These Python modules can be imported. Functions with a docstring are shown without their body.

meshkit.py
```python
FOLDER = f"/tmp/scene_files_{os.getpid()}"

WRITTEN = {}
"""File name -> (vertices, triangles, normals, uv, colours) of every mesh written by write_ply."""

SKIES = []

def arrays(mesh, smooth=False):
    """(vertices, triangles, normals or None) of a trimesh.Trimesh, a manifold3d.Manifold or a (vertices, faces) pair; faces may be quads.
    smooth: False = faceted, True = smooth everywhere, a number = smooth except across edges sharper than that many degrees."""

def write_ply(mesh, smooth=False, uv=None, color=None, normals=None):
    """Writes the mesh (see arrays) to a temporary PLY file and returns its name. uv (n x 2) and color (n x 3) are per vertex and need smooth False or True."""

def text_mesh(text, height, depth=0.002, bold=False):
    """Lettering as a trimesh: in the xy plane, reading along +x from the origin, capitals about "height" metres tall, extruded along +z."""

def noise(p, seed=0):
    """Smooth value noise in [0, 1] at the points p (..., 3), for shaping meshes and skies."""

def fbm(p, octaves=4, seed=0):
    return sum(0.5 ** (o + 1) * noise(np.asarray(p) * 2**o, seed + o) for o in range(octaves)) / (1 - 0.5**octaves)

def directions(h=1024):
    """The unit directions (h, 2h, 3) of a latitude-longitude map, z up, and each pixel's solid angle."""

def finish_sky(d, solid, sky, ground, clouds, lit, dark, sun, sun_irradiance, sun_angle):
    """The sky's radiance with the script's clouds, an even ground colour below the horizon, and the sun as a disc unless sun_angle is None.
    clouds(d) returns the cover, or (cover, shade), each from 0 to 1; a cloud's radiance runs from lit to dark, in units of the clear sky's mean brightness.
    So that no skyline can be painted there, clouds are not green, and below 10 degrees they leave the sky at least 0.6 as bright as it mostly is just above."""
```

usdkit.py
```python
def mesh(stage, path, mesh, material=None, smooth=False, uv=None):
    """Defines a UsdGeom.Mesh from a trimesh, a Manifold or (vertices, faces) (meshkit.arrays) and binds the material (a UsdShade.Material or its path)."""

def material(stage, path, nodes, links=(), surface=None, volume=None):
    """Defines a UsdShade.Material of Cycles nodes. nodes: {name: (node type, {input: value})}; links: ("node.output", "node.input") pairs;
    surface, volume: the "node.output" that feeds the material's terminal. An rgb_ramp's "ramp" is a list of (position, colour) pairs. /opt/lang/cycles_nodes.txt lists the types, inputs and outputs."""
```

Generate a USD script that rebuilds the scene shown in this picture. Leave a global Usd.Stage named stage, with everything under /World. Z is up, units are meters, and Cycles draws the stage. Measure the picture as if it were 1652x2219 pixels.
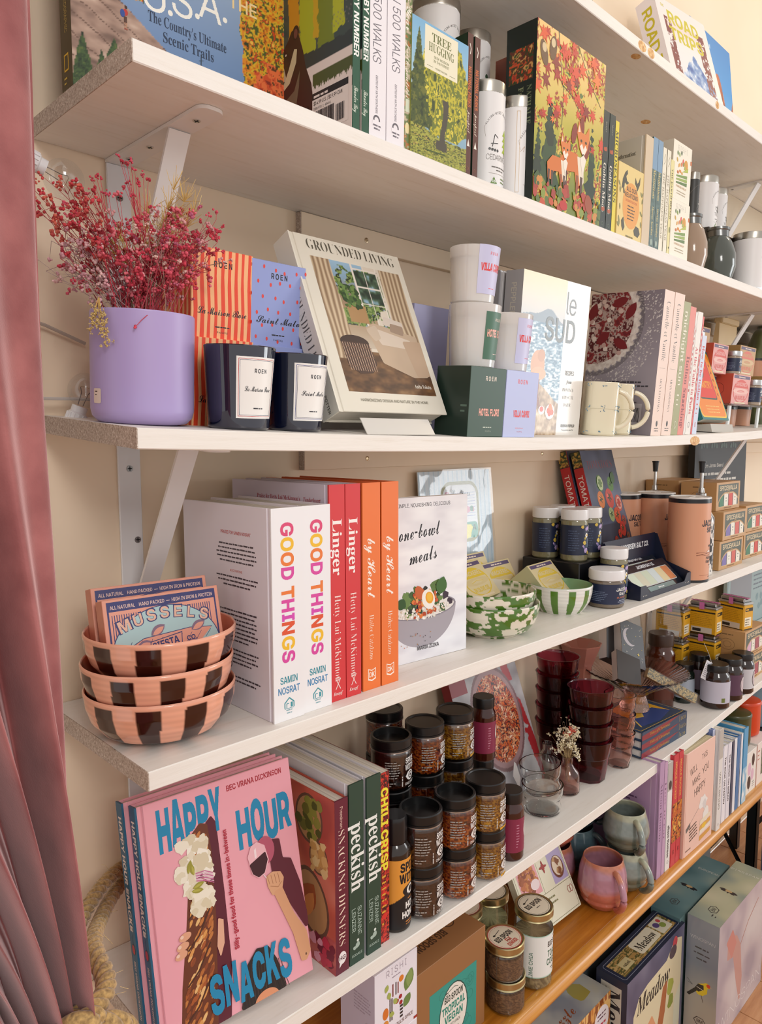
import glob, math, random
import numpy as np, trimesh, shapely, meshkit, usdkit
from shapely import affinity, geometry as sg
from PIL import ImageFont
from pxr import Gf, Sdf, Usd, UsdGeom, UsdLux, UsdShade, Vt

stage = Usd.Stage.CreateInMemory()
UsdGeom.SetStageUpAxis(stage, 'Z')
UsdGeom.SetStageMetersPerUnit(stage, 1.0)
UsdGeom.Xform.Define(stage, '/World')
UsdGeom.Scope.Define(stage, '/World/Looks')
rad = math.radians

# ------------------------------------------------------------------ camera
CAM = np.array([-0.3409, -0.9572, 1.5])
cam = UsdGeom.Camera.Define(stage, '/World/camera')
FWD, RGT, UPV = (0.69426411, 0.7127682, -0.09979398), (0.71617149, -0.6979201, -0.00243601), (0.07138453, 0.06977837, 0.99500514)
cam.AddTransformOp().Set(Gf.Matrix4d(*RGT, 0, *UPV, 0, *[-c for c in FWD], 0, *CAM, 1))
cam.CreateHorizontalApertureAttr(36.0)
cam.CreateVerticalApertureAttr(36.0 * 2219 / 1652)
cam.CreateFocalLengthAttr(36.0 * 1570.03 / 1652)
cam.CreateClippingRangeAttr(Gf.Vec2f(0.02, 100))
cam.CreateExposureAttr(0.22)

# ------------------------------------------------------------------ light: daylight sky, the shop windows, a warm ceiling lamp
dome = UsdLux.DomeLight.Define(stage, '/World/sky')
dome.CreateColorAttr(Gf.Vec3f(1.0, 0.95, 0.92)); dome.CreateIntensityAttr(0.24)


def aim(light, loc, to):
    f = np.array(to, float) - loc; f /= np.linalg.norm(f)
    r = np.cross(f, (0, 0, 1.0)); r /= np.linalg.norm(r); u = np.cross(r, f)
    light.AddTransformOp().Set(Gf.Matrix4d(*r, 0, *u, 0, *(-f), 0, *map(float, loc), 1))


def rect_light(name, loc, to, w, h, power, color):
    l = UsdLux.RectLight.Define(stage, '/World/' + name)
    l.CreateWidthAttr(w); l.CreateHeightAttr(h); l.CreateIntensityAttr(power); l.CreateColorAttr(Gf.Vec3f(*color)); aim(l, loc, to)


rect_light('daylight_front', (-0.75, -3.0, 2.75), (0.5, 0, 1.2), 0.7, 0.9, 13.5, (1.0, 0.97, 0.94))
rect_light('daylight_window', (4.6, -2.9, 1.9), (1.0, -0.1, 1.3), 1.3, 1.9, 4.6, (0.93, 0.97, 1.0))
lamp = UsdLux.SphereLight.Define(stage, '/World/warm_lamp')
lamp.CreateRadiusAttr(0.12); lamp.CreateIntensityAttr(34.0); lamp.CreateColorAttr(Gf.Vec3f(1.0, 0.78, 0.5)); lamp.AddTranslateOp().Set((2.9, -1.1, 3.3))

# ------------------------------------------------------------------ helpers
def lin(c):
    if not isinstance(c, str):
        return np.array(c, float)
    c = c.lstrip('#')
    if len(c) == 3:
        c = ''.join(x * 2 for x in c)
    s = np.array([int(c[i:i + 2], 16) for i in (0, 2, 4)]) / 255.0
    return np.where(s <= 0.04045, s / 12.92, ((s + 0.055) / 1.055) ** 2.4) * 0.9


SRGB = lambda a: np.where(a <= 0.04045, a / 12.92, ((np.maximum(a, 0) + 0.055) / 1.055) ** 2.4) * 0.9


def look(name, nodes, links, surface='p.BSDF'):
    return usdkit.material(stage, '/World/Looks/' + name, nodes, links, surface=surface)


def ink(name, rough, bump=0.0, scale=300, **kw):
    n = {'a': ('attribute', {'attribute': 'Col'}), 'p': ('principled_bsdf', dict(roughness=rough, **kw))}
    l = [('a.color', 'p.base_color')]
    if bump:
        n |= {'t': ('texture_coordinate', {}), 'n': ('noise_texture', {'scale': scale, 'detail': 3.0}), 'b': ('bump', {'strength': bump, 'distance': 0.0006})}
        l += [('t.object', 'n.vector'), ('n.fac', 'b.height'), ('b.normal', 'p.normal')]
    return look(name, n, l)


PAPER = ink('printed_paper', 0.42)
MATTE = ink('matte_paper', 0.75, 0.15, 900)
GLOSS = ink('glossy_print', 0.16)
GLAZE = ink('ceramic_glaze', 0.13, 0.05, 60, coat_weight=0.4)
METAL = ink('brushed_metal', 0.28, metallic=1.0)
PLASTIC = ink('smooth_plastic', 0.3)
CLOTH = ink('cloth', 0.9, 0.4, 700, sheen_weight=0.4)
PETAL = ink('dried_petals', 0.85)
SPECK = ink('seasoning', 0.7, 0.6, 500)


def glass(name, color, rough=0.0, ior=1.45):
    return look(name, {'p': ('principled_bsdf', dict(base_color=color, roughness=rough, transmission_weight=1.0, ior=ior))}, [])


CLEAR = glass('clear_glass', (0.97, 0.98, 0.97))
PLUM = glass('plum_glass', (0.40, 0.07, 0.12))
ROSE = glass('rose_glass', (0.93, 0.70, 0.66))
AMBER = glass('amber_glass', (0.45, 0.16, 0.04))
FILM = look('clear_film', {'t': ('transparent_bsdf', {'color': (0.96, 0.97, 0.98)}), 'g': ('glossy_bsdf', {'roughness': 0.08}), 'm': ('mix_closure', {'fac': 0.09}),
                           'n': ('noise_texture', {'scale': 40.0, 'detail': 2.0}), 'b': ('bump', {'strength': 0.12, 'distance': 0.001})},
            [('b.normal', 'g.normal'), ('n.fac', 'b.height'), ('t.BSDF', 'm.closure1'), ('g.BSDF', 'm.closure2')], 'm.closure')
MILK = look('milky_glass', {'p': ('principled_bsdf', dict(base_color=(0.74, 0.69, 0.64), roughness=0.12, subsurface_weight=0.35, subsurface_scale=0.01, subsurface_radius=(1.0, 0.8, 0.6), coat_weight=0.6))}, [])


class MB:
    """collects pieces that become one mesh with a colour at each vertex"""
    def __init__(s):
        s.v, s.f, s.n, s.c, s.k = [], [], [], [], 0

    def raw(s, v, f, n, col):
        v = np.asarray(v, float)
        s.v.append(v); s.f.append(np.asarray(f, int) + s.k); s.n.append(np.broadcast_to(n, v.shape)); s.c.append(np.broadcast_to(col, v.shape)); s.k += len(v)
        return s

    def add(s, m, col='#ffffff', smooth=32, T=None):
        v, f, n = meshkit.arrays(m, smooth)
        if T is not None:
            v = v @ T[:3, :3].T + T[:3, 3]; n = n @ np.linalg.inv(T[:3, :3]); n /= np.maximum(np.linalg.norm(n, axis=1, keepdims=True), 1e-9)
        return s.raw(v, f, n, col(v) if callable(col) else lin(col))

    def box(s, x0, x1, y0, y1, z0, z1, col='#ffffff', r=0.0004):
        return s.add(cbox(x0, x1, y0, y1, z0, z1, r), col, 20)


def cbox(x0, x1, y0, y1, z0, z1, r=0.0004):
    a, b = np.array([x0, y0, z0], float), np.array([x1, y1, z1], float)
    if r <= 0:
        return trimesh.creation.box(bounds=[a, b])
    r = min(r, (b - a).min() * 0.45)
    P = []
    for i in np.ndindex(2, 2, 2):
        for ax in range(3):
            e = np.full(3, r); e[ax] = 0
            P.append(np.where(np.array(i) == 0, a + e, b - e))
    return trimesh.convex.convex_hull(np.array(P))


def lathe(prof, n=48):
    return trimesh.creation.revolve(np.array(prof, float), sections=n)


def tube(pts, r, n=8, closed=False):
    P = np.array(pts, float); R = np.broadcast_to(np.asarray(r, float), len(P))
    t = np.gradient(P, axis=0); t /= np.maximum(np.linalg.norm(t, axis=1, keepdims=True), 1e-9)
    ref = np.array([0, 0, 1.0]) if abs(t[:, 2]).mean() < 0.8 else np.array([1.0, 0, 0])
    a = np.cross(t, ref); a /= np.maximum(np.linalg.norm(a, axis=1, keepdims=True), 1e-9); b = np.cross(t, a)
    th = np.linspace(0, 2 * np.pi, n, endpoint=False)
    v = (P[:, None] + R[:, None, None] * (np.cos(th)[None, :, None] * a[:, None] + np.sin(th)[None, :, None] * b[:, None])).reshape(-1, 3)
    f = []
    for i in range(len(P) - 1):
        for j in range(n):
            p, q = i * n + j, i * n + (j + 1) % n
            f += [[p, q, q + n], [p, q + n, p + n]]
    k = len(v); v = np.vstack([v, P[0], P[-1]])
    for j in range(n):
        f += [[k, (j + 1) % n, j], [k + 1, (len(P) - 1) * n + j, (len(P) - 1) * n + (j + 1) % n]]
    m = trimesh.Trimesh(v, f, process=False); 
    return m


_taken = {}


def fresh(path):
    i = _taken.get(path, -1) + 1; _taken[path] = i
    return path if i == 0 else f'{path}_{i:03d}'


def put(name, mb, mat, parent=None, kind=None, label=None):
    if isinstance(mb, MB) is False:
        mb = MB().add(mb)
    base = parent.GetPath().pathString if parent else '/World'
    m = UsdGeom.Mesh.Define(stage, fresh(base + '/' + name))
    v, f, n, c = (np.concatenate(a) for a in (mb.v, mb.f, mb.n, mb.c))
    used, f = np.unique(f, return_inverse=True); f = f.reshape(-1, 3); v, n, c = v[used], n[used], c[used]
    m.CreatePointsAttr(Vt.Vec3fArray.FromNumpy(v.astype(np.float32)))
    m.CreateFaceVertexCountsAttr(Vt.IntArray.FromNumpy(np.full(len(f), 3, np.int32)))
    m.CreateFaceVertexIndicesAttr(Vt.IntArray.FromNumpy(f.astype(np.int32).ravel()))
    m.CreateSubdivisionSchemeAttr('none')
    m.CreateNormalsAttr(Vt.Vec3fArray.FromNumpy(n.astype(np.float32))); m.SetNormalsInterpolation('vertex')
    UsdGeom.PrimvarsAPI(m).CreatePrimvar('Col', Sdf.ValueTypeNames.Color3fArray, 'vertex').Set(Vt.Vec3fArray.FromNumpy(c.astype(np.float32)))
    UsdShade.MaterialBindingAPI.Apply(m.GetPrim()).Bind(mat)
    p = m.GetPrim()
    if kind: p.SetCustomDataByKey('kind', kind)
    if label: p.SetCustomDataByKey('label', label)
    return p


def tag(p, label, cat, group=None, kind=None):
    for k, v in (('label', label), ('category', cat), ('group', group), ('kind', kind)):
        if v: p.SetCustomDataByKey(k, v)
    return p


def place(x, loc, rz=0, lean=0, roll=0, tilt=0):
    x.AddTranslateOp().Set(tuple(float(c) for c in loc))
    if tilt: x.AddRotateXOp(opSuffix='tilt').Set(tilt)
    if rz: x.AddRotateZOp().Set(rz)
    if lean: x.AddRotateXOp().Set(-lean)
    if roll: x.AddRotateYOp().Set(roll)


# shelves: top surface heights, with the sag and the tilt the boards have
DEP, TH = 0.27, 0.0215
SZ = dict(A=2.22367, B=1.85857, C=1.48631, D=1.13284, E=0.75451)
SQ = dict(A=0.01006, B=0.00413, C=0.01802, D=0.00508, E=0.03225)
ST = dict(A=0, B=0.00558, C=0.01944, D=0, E=0)
FLAT = dict(F=0.5, G=0.0)


def bottom(k, x, y):
    xc = min(x, 1.8)
    s = lambda q: -SQ[k] * (q - 0.1783) * (1.2886 - q)
    return SZ[k] + s(xc) + (x - xc) * SQ[k] * (2 * 1.8 - 1.4669) * 0.6 + ST[k] * (1 + y / DEP)


def ztop(k, x, y):
    return FLAT[k] if k in FLAT else bottom(k, x, y) + TH


def thing(name, label, cat, k, x, y, rz=0, lean=0, roll=0, dz=0, group=None, tilt=None):
    X = UsdGeom.Xform.Define(stage, fresh('/World/' + name))
    t = math.degrees(math.atan(ST.get(k, 0) / DEP)) if tilt is None else tilt
    place(X, (x, y, ztop(k, x, y) + dz + 0.0002), rz, lean, roll, t)
    return tag(X.GetPrim(), label, cat, group)


def dup(src, label, k, x, y, rz=0, lean=0, roll=0, dz=0, group=None, tilt=None):
    d = src.GetCustomData(); name = src.GetName()
    name = name[:-4] if name[-4:-3] == '_' and name[-3:].isdigit() else name
    r = thing(name, label, d['category'], k, x, y, rz, lean, roll, dz, group or d.get('group'), tilt)
    r.GetReferences().AddInternalReference(src.GetPath()); r.SetInstanceable(True)
    return r


# ------------------------------------------------------------------ flat print: lettering and drawings
FD = glob.glob('/opt/blender-*/*/datafiles/fonts/')[0]
_f, _g = {}, {}


def font(code):
    if code not in _f:
        if code[0] == 'n':
            f = ImageFont.truetype(FD + 'Inter.woff2', 80)
            try: f.set_variation_by_axes([32, int(code[1:])])
            except Exception: pass
        else:
            f = ImageFont.truetype(FD + 'NotoSansMath-Regular.woff2', 80)
        _f[code] = f
    return _f[code]


MATH = dict(s=(0x1D400, 0x1D41A), i=(0x1D468, 0x1D482), c=(0x1D4D0, 0x1D4EA))


def glyphs(s, code):
    """the words as a shapely shape with capitals 1 tall, starting at x = 0"""
    if (s, code) in _g:
        return _g[s, code]
    f = font(code); t = s
    if code[0] in MATH:
        t = s.replace('’', "'"); u, l = MATH[code[0]]
        t = ''.join(chr(u + ord(c) - 65) if 'A' <= c <= 'Z' else chr(l + ord(c) - 97) if 'a' <= c <= 'z' else c for c in t)
    H = f.getbbox('H' if code[0] == 'n' else chr(MATH[code[0]][0] + 7), anchor='ls')
    cap = -H[1]
    x0, y0, x1, y1 = f.getbbox(t, anchor='ls')
    m = f.getmask(t, mode='L', anchor='ls')
    a = np.array(m, np.uint8).reshape(m.size[::-1]) > 120
    on = np.pad(a, ((0, 0), (1, 1))).astype(np.int8)
    d = np.diff(on, axis=1); r, st = np.nonzero(d == 1); en = np.nonzero(d == -1)[1]
    g = shapely.union_all(shapely.box(st, -r - 1.0, en, -r)).buffer(0.7).buffer(-0.7).simplify(0.55)
    if code.endswith('r'):
        g = g.buffer(-1.6)
    g = affinity.affine_transform(g, [1 / cap, 0, 0, 1 / cap, 0, -y0 / cap])
    _g[s, code] = g
    return g


def polys(g):
    if g.geom_type == 'Polygon':
        return [] if g.is_empty else [g]
    return [p for q in getattr(g, 'geoms', []) for p in polys(q)]


class Art:
    """a printed sheet w by h metres, origin at its lower left; later shapes lie on earlier ones"""
    def __init__(s, w, h):
        s.w, s.h, s.it, s.l = w, h, [], 0.0

    def geo(s, g, col, up=1.0):
        for p in polys(g):
            try: v, f = trimesh.creation.triangulate_polygon(p, engine='earcut')
            except Exception: continue
            if len(f): s.it.append((v, f, lin(col), s.l))
        s.l += up
        return s

    def rect(s, x, y, w, h, col, r=0, rot=0):
        g = sg.box(x, y, x + w, y + h)
        if r: g = g.buffer(-r).buffer(r, quad_segs=4)
        return s.geo(affinity.rotate(g, rot) if rot else g, col)

    def frame(s, x, y, w, h, t, col, r=0):
        g = sg.box(x, y, x + w, y + h)
        if r: g = g.buffer(-r).buffer(r, quad_segs=4)
        return s.geo(g.difference(g.buffer(-t)), col)

    def poly(s, pts, col, sm=0, up=1.0):
        g = sg.Polygon(pts).buffer(0)
        if sm: g = g.buffer(sm).buffer(-2 * sm).buffer(sm)
        return s.geo(g, col, up)

    def ell(s, x, y, rx, ry, col, rot=0, t=0, up=1.0):
        g = affinity.scale(sg.Point(0, 0).buffer(1, quad_segs=6), rx, ry)
        if t: g = g.difference(affinity.scale(sg.Point(0, 0).buffer(1, quad_segs=6), rx - t, ry - t))
        return s.geo(affinity.translate(affinity.rotate(g, rot, origin=(0, 0)), x, y), col, up)

    def line(s, pts, t, col, up=1.0):
        return s.geo(sg.LineString(pts).buffer(t / 2, quad_segs=2, cap_style='round'), col, up)

    def text(s, x, y, size, t, col, f='n400', a='c', fit=None, sx=1.0, rot=0, sh=0, sp=0):
        if sp:
            t = (' ' * sp).join(t)
        g = glyphs(t, f); x0, _, x1, _ = g.bounds
        k = fit / ((x1 - x0) * size) if fit else sx
        ox = {'l': x0, 'c': (x0 + x1) / 2, 'r': x1}[a]
        g = affinity.affine_transform(g, [size * k, size * sh, 0, size, -ox * size * k, 0])
        if rot: g = affinity.rotate(g, rot, origin=(0, 0))
        return s.geo(affinity.translate(g, x, y), col)

    def bars(s, x, y, w, n, step, col, size=None, a='l', seed=1, rot=0):
        """lines of small print"""
        R = random.Random(seed); size = size or step * 0.42; B = []
        for i in range(n):
            wl = w * (R.uniform(0.8, 1.0) if i < n - 1 else R.uniform(0.4, 0.9)); p = (0 if a == 'l' else (w - wl) / 2 if a == 'c' else w - wl); e = p + wl
            while p < e - size:
                q = min(e, p + size * R.uniform(1.2, 4.5)); B.append(sg.box(x + p, y - i * step, x + q, y - i * step + size * R.uniform(0.75, 1.0))); p = q + size * 0.55
        g = shapely.union_all(B)
        return s.geo(affinity.rotate(g, rot, origin=(x, y)) if rot else g, col)

    def blob(s, x, y, r, col, n=9, j=0.35, seed=0, sx=1.0, rot=0, up=1.0):
        R = random.Random(seed * 7919 + int(x * 1e5) * 31 + int(y * 1e5))
        pts = [(r * sx * R.uniform(1 - j, 1 + j) * math.cos(2 * math.pi * i / n), r * R.uniform(1 - j, 1 + j) * math.sin(2 * math.pi * i / n)) for i in range(n)]
        return s.geo(affinity.translate(affinity.rotate(sg.Polygon(pts).buffer(0), rot, origin=(0, 0)), x, y).intersection(sg.box(0, 0, s.w, s.h)), col, up)

    def scatter(s, n, x0, y0, x1, y1, pal, r0, r1, seed=0, where=None, **kw):
        R = random.Random(seed)
        for _ in range(n):
            x, y, c = R.uniform(x0, x1), R.uniform(y0, y1), R.choice(pal)
            if where is None or where(x, y):
                s.blob(x, y, R.uniform(r0, r1), c, seed=R.randrange(9999), up=0.2, rot=R.uniform(0, 360), **kw)
        s.l += 1
        return s

    def leaf(s, x, y, r, col, rot=0, k=0.42):
        pts = [(r * t, r * k * math.sin(math.pi * t) ** 0.8) for t in np.linspace(0, 1, 7)] + [(r * t, -r * k * math.sin(math.pi * t) ** 0.8) for t in np.linspace(1, 0, 7)]
        return s.geo(affinity.translate(affinity.rotate(sg.Polygon(pts).buffer(0), rot, origin=(0, 0)), x, y), col, 0.3)

    def maple(s, x, y, r, col, rot=0):
        pts = []
        for a, q in ((-150, .55), (-125, .3), (-100, .75), (-70, .35), (-40, .95), (-18, .42), (0, 1.1), (18, .42), (40, .95), (70, .35), (100, .75), (125, .3), (150, .55), (180, .25)):
            pts.append((r * q * math.cos(rad(a + rot)), r * q * math.sin(rad(a + rot))))
        return s.geo(affinity.translate(sg.Polygon(pts).buffer(0), x, y).intersection(sg.box(0, 0, s.w, s.h)), col, 0.3)

    def paint(s, fn, step=0.0016, x0=0.0, y0=0.0, x1=None, y1=None):
        """a fine grid of print whose colours (sRGB 0..1) fn(u, v) gives"""
        x1, y1 = s.w if x1 is None else x1, s.h if y1 is None else y1
        nx, ny = max(2, int((x1 - x0) / step)), max(2, int((y1 - y0) / step))
        U, V = np.meshgrid(np.linspace(x0, x1, nx + 1), np.linspace(y0, y1, ny + 1))
        c = fn(U.ravel(), V.ravel()); i = np.arange(ny)[:, None] * (nx + 1) + np.arange(nx)
        f = np.concatenate([np.stack([i, i + 1, i + nx + 2], -1).reshape(-1, 3), np.stack([i, i + nx + 2, i + nx + 1], -1).reshape(-1, 3)])
        s.it.append((np.stack([U.ravel(), V.ravel()], 1), f, SRGB(np.clip(c, 0, 1)), s.l)); s.l += 1
        return s

    def to(s, mb, fr, off=0.00012):
        O, U, V = (np.array(a, float) for a in fr); N = np.cross(U, V)
        for v, f, c, l in s.it:
            mb.raw(O + v[:, :1] * U + v[:, 1:2] * V + N * (off + l * 2e-5), f, N, c)
        return mb

    def wrap(s, mb, r, z0=0.0, ang=0.0, off=0.0003, seg=0.004, slope=0.0):
        """onto a cylinder (or cone: radius r + slope * height); the sheet's middle faces ang degrees right of the front"""
        for v, f, c, l in s.it:
            v, f = np.c_[v, np.zeros(len(v))], f
            if len(f) < 4000 and not (np.ndim(c) == 2):
                v, f = trimesh.remesh.subdivide_to_size(v, f, seg, max_iter=12)
            rr = r + slope * v[:, 1] + off + l * 3e-5
            a = (v[:, 0] - s.w / 2) / r + rad(ang); n = np.stack([np.sin(a), -np.cos(a), 0 * a], 1)
            mb.raw(np.c_[n[:, :2] * rr[:, None], v[:, 1] + z0], f, n, c)
        return mb


def mix(a, b, t):
    t = np.clip(t, 0, 1)[:, None] if np.ndim(t) else t
    return a * (1 - t) + b * t


def rgb(h):
    h = h.lstrip('#'); h = ''.join(x * 2 for x in h) if len(h) == 3 else h
    return np.array([int(h[i:i + 2], 16) for i in (0, 2, 4)]) / 255.0


def ramp(t, stops):
    p = [q for q, _ in stops]; c = np.array([rgb(x) for _, x in stops])
    return np.stack([np.interp(t, p, c[:, i]) for i in range(3)], 1)


def nz(u, v, sc, seed=0, oc=3):
    return meshkit.fbm(np.stack([u * sc, v * sc, np.full_like(u, seed * 3.7)], -1), oc, seed)


def speck(u, v, sc, pal, seed=0):
    """patches of colour from a palette"""
    q = meshkit.noise(np.stack([u * sc, v * sc, np.full_like(u, seed + 0.5)], -1), seed) * 0.6 + meshkit.noise(np.stack([u * sc * 2.7, v * sc * 2.7, np.full_like(u, seed + 9.5)], -1), seed) * 0.4
    q = np.clip((q - 0.25) / 0.5, 0, 0.999) * len(pal)
    return np.array([rgb(c) for c in pal])[q.astype(int)]


def FR(w, d, h):
    """the faces of a box that stands with its front at y = 0"""
    return dict(front=((-w / 2, 0, 0), (1, 0, 0), (0, 0, 1)), left=((-w / 2, d, 0), (0, -1, 0), (0, 0, 1)), right=((w / 2, 0, 0), (0, 1, 0), (0, 0, 1)),
                top=((-w / 2, 0, h), (1, 0, 0), (0, 1, 0)))


def carton(name, label, cat, k, x, y, w, d, h, col, arts=None, mat=PAPER, side=None, part='carton', pname='printed_panels', r=0.0006, **kw):
    """a box whose front-bottom edge has its middle at x, y; arts = {face: Art}"""
    t = thing(name, label, cat, k, x, y, **kw)
    fill_carton(t, w, d, h, col, arts, mat, side, part, pname, r)
    return t


def fill_carton(t, w, d, h, col, arts=None, mat=PAPER, side=None, part='carton', pname='printed_panels', r=0.0006):
    b = MB().box(-w / 2, w / 2, 0, d, 0, h, col, r)
    put(part, b, mat, t)
    p = MB(); fr = FR(w, d, h)
    if side:
        Art(d, h).rect(0.0003, 0.0003, d - 0.0006, h - 0.0006, side).to(p, fr['left'], 0.00004)
    for face, art in (arts or {}).items():
        art.to(p, fr[face])
    if p.k: put(pname, p, mat, t)
    return t


def book(name, label, k, x, y, w, d, h, col, arts=None, hard=True, mat=PAPER, pages='#e9e2d3', cat='book', out=False, t=None, bulge=0.0, spine=None, left=None, **kw):
    """stands spine to the front with its back cover to the left; out=True turns its front cover to the viewer, spine to the left (then lean tips it back)"""
    if out:
        lean = kw.pop('lean', 0); kw['rz'] = kw.get('rz', 0) - 90; kw['roll'] = -lean
        kw['dz'] = kw.get('dz', 0) + w * math.sin(rad(lean)) * 0.98
        a = rad(kw['rz'] + 90); x, y = x - math.sin(a) * w / 2, y + math.cos(a) * w / 2
    t = thing(name, label, cat, k, x, y, **kw)
    c = MB(); b = 0.0026 if hard else 0.0005
    ov = 0.003 if hard else 0.0
    L = left or col
    if hard:
        for s in (-1, 1):
            xa, xb = sorted((s * w / 2, s * (w / 2 - b)))
            c.box(xa, xb, 0.0085, d, 0, h, L if s < 0 else (left or col), 0.0008)
            xa, xb = sorted((s * (w / 2 - 0.0012), s * (w / 2 - b)))
            c.box(xa, xb, 0.001, 0.009, 0, h, L)
        n = 7; xs = np.linspace(-w / 2, w / 2, n); P = [(q, -bulge * (1 - (2 * q / w) ** 2)) for q in xs] + [(w / 2, b), (-w / 2, b)]
        c.add(trimesh.creation.extrude_polygon(sg.Polygon(P).buffer(0), h, engine='earcut'), spine or col, 25)
    else:
        for s in (-1, 1):
            xa, xb = sorted((s * w / 2, s * (w / 2 - b)))
            c.box(xa, xb, 0.0, d, 0, h, L, 0)
        c.box(-w / 2, w / 2, 0, b, 0, h, spine or col, 0)
    put('cover', c, mat, t)
    pg = MB().box(-w / 2 + b, w / 2 - b, b, d - ov - 0.0006, ov, h - ov - (0 if hard else 0.0004), lambda v: np.where((np.floor(v[:, :1] / 0.0013) % 2) > 0, lin(pages), lin(pages) * 0.9), 0)
    put('pages', pg, MATTE, t)
    p = MB(); fr = FR(w, d, h)
    fr['front'] = ((-w / 2, -bulge, 0), (1, 0, 0), (0, 0, 1))
    for face, art in (arts or {}).items():
        art.to(p, fr[face])
    if p.k: put('cover_print', p, mat, t)
    return t

# ------------------------------------------------------------------ the room
WALL = look('cream_wall_paint', {'t': ('texture_coordinate', {}), 'n': ('noise_texture', {'scale': 60.0, 'detail': 5.0}), 'm': ('noise_texture', {'scale': 2.5, 'detail': 2.0}),
            'r': ('rgb_ramp', {'ramp': [(0.3, tuple(lin('#f3dcbf'))), (0.7, tuple(lin('#f7e3c8')))]}), 'b': ('bump', {'strength': 0.25, 'distance': 0.001}), 'p': ('principled_bsdf', {'roughness': 0.55})},
            [('t.object', 'n.vector'), ('t.object', 'm.vector'), ('m.fac', 'r.fac'), ('r.color', 'p.base_color'), ('n.fac', 'b.height'), ('b.normal', 'p.normal')])


def wood(name, ramp_, sc, rough, bump=0.4, detail=6.0, coat=0.0, dist=0.0008):
    return look(name, {'t': ('texture_coordinate', {}), 'g': ('mapping', {'scale': sc}), 'n': ('noise_texture', {'scale': 1.0, 'detail': detail, 'roughness': 0.65}), 'r': ('rgb_ramp', {'ramp': [(a, tuple(lin(c))) for a, c in ramp_]}),
                       'b': ('bump', {'strength': bump, 'distance': dist}), 'p': ('principled_bsdf', {'roughness': rough, 'coat_weight': coat, 'coat_roughness': 0.2})},
                [('t.object', 'g.vector'), ('g.vector', 'n.vector'), ('n.fac', 'r.fac'), ('r.color', 'p.base_color'), ('n.fac', 'b.height'), ('b.normal', 'p.normal')])


WHITE = wood('white_painted_pine', [(0.2, '#e3d9cb'), (0.42, '#f1ebe2'), (0.8, '#f6f1ea')], (9, 110, 160), 0.5, 0.5)
ENDG = wood('rough_sawn_end_grain', [(0.25, '#8d7a6c'), (0.5, '#bba99a'), (0.66, '#d6c8bb'), (0.78, '#fffaf2')], (420, 420, 420), 0.7, 0.9, 3.0)
KNOT = wood('pine_knot', [(0.3, '#b06a2c'), (0.5, '#dda860'), (0.7, '#f2dcb0')], (130, 130, 130), 0.5, 0.1)
OAK = wood('orange_oak', [(0.25, '#9c5a16'), (0.5, '#b8701f'), (0.75, '#cc8530')], (5, 90, 90), 0.26, 0.12, coat=0.5)
OAKEDGE = wood('oak_edge', [(0.25, '#b4721f'), (0.5, '#d08c34'), (0.75, '#e2a550')], (4, 120, 120), 0.24, 0.12, coat=0.5)
FLOOR = wood('floor_oak', [(0.25, '#a96f45'), (0.5, '#c48a5c'), (0.75, '#d8a374')], (4, 45, 45), 0.35, 0.25)
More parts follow.
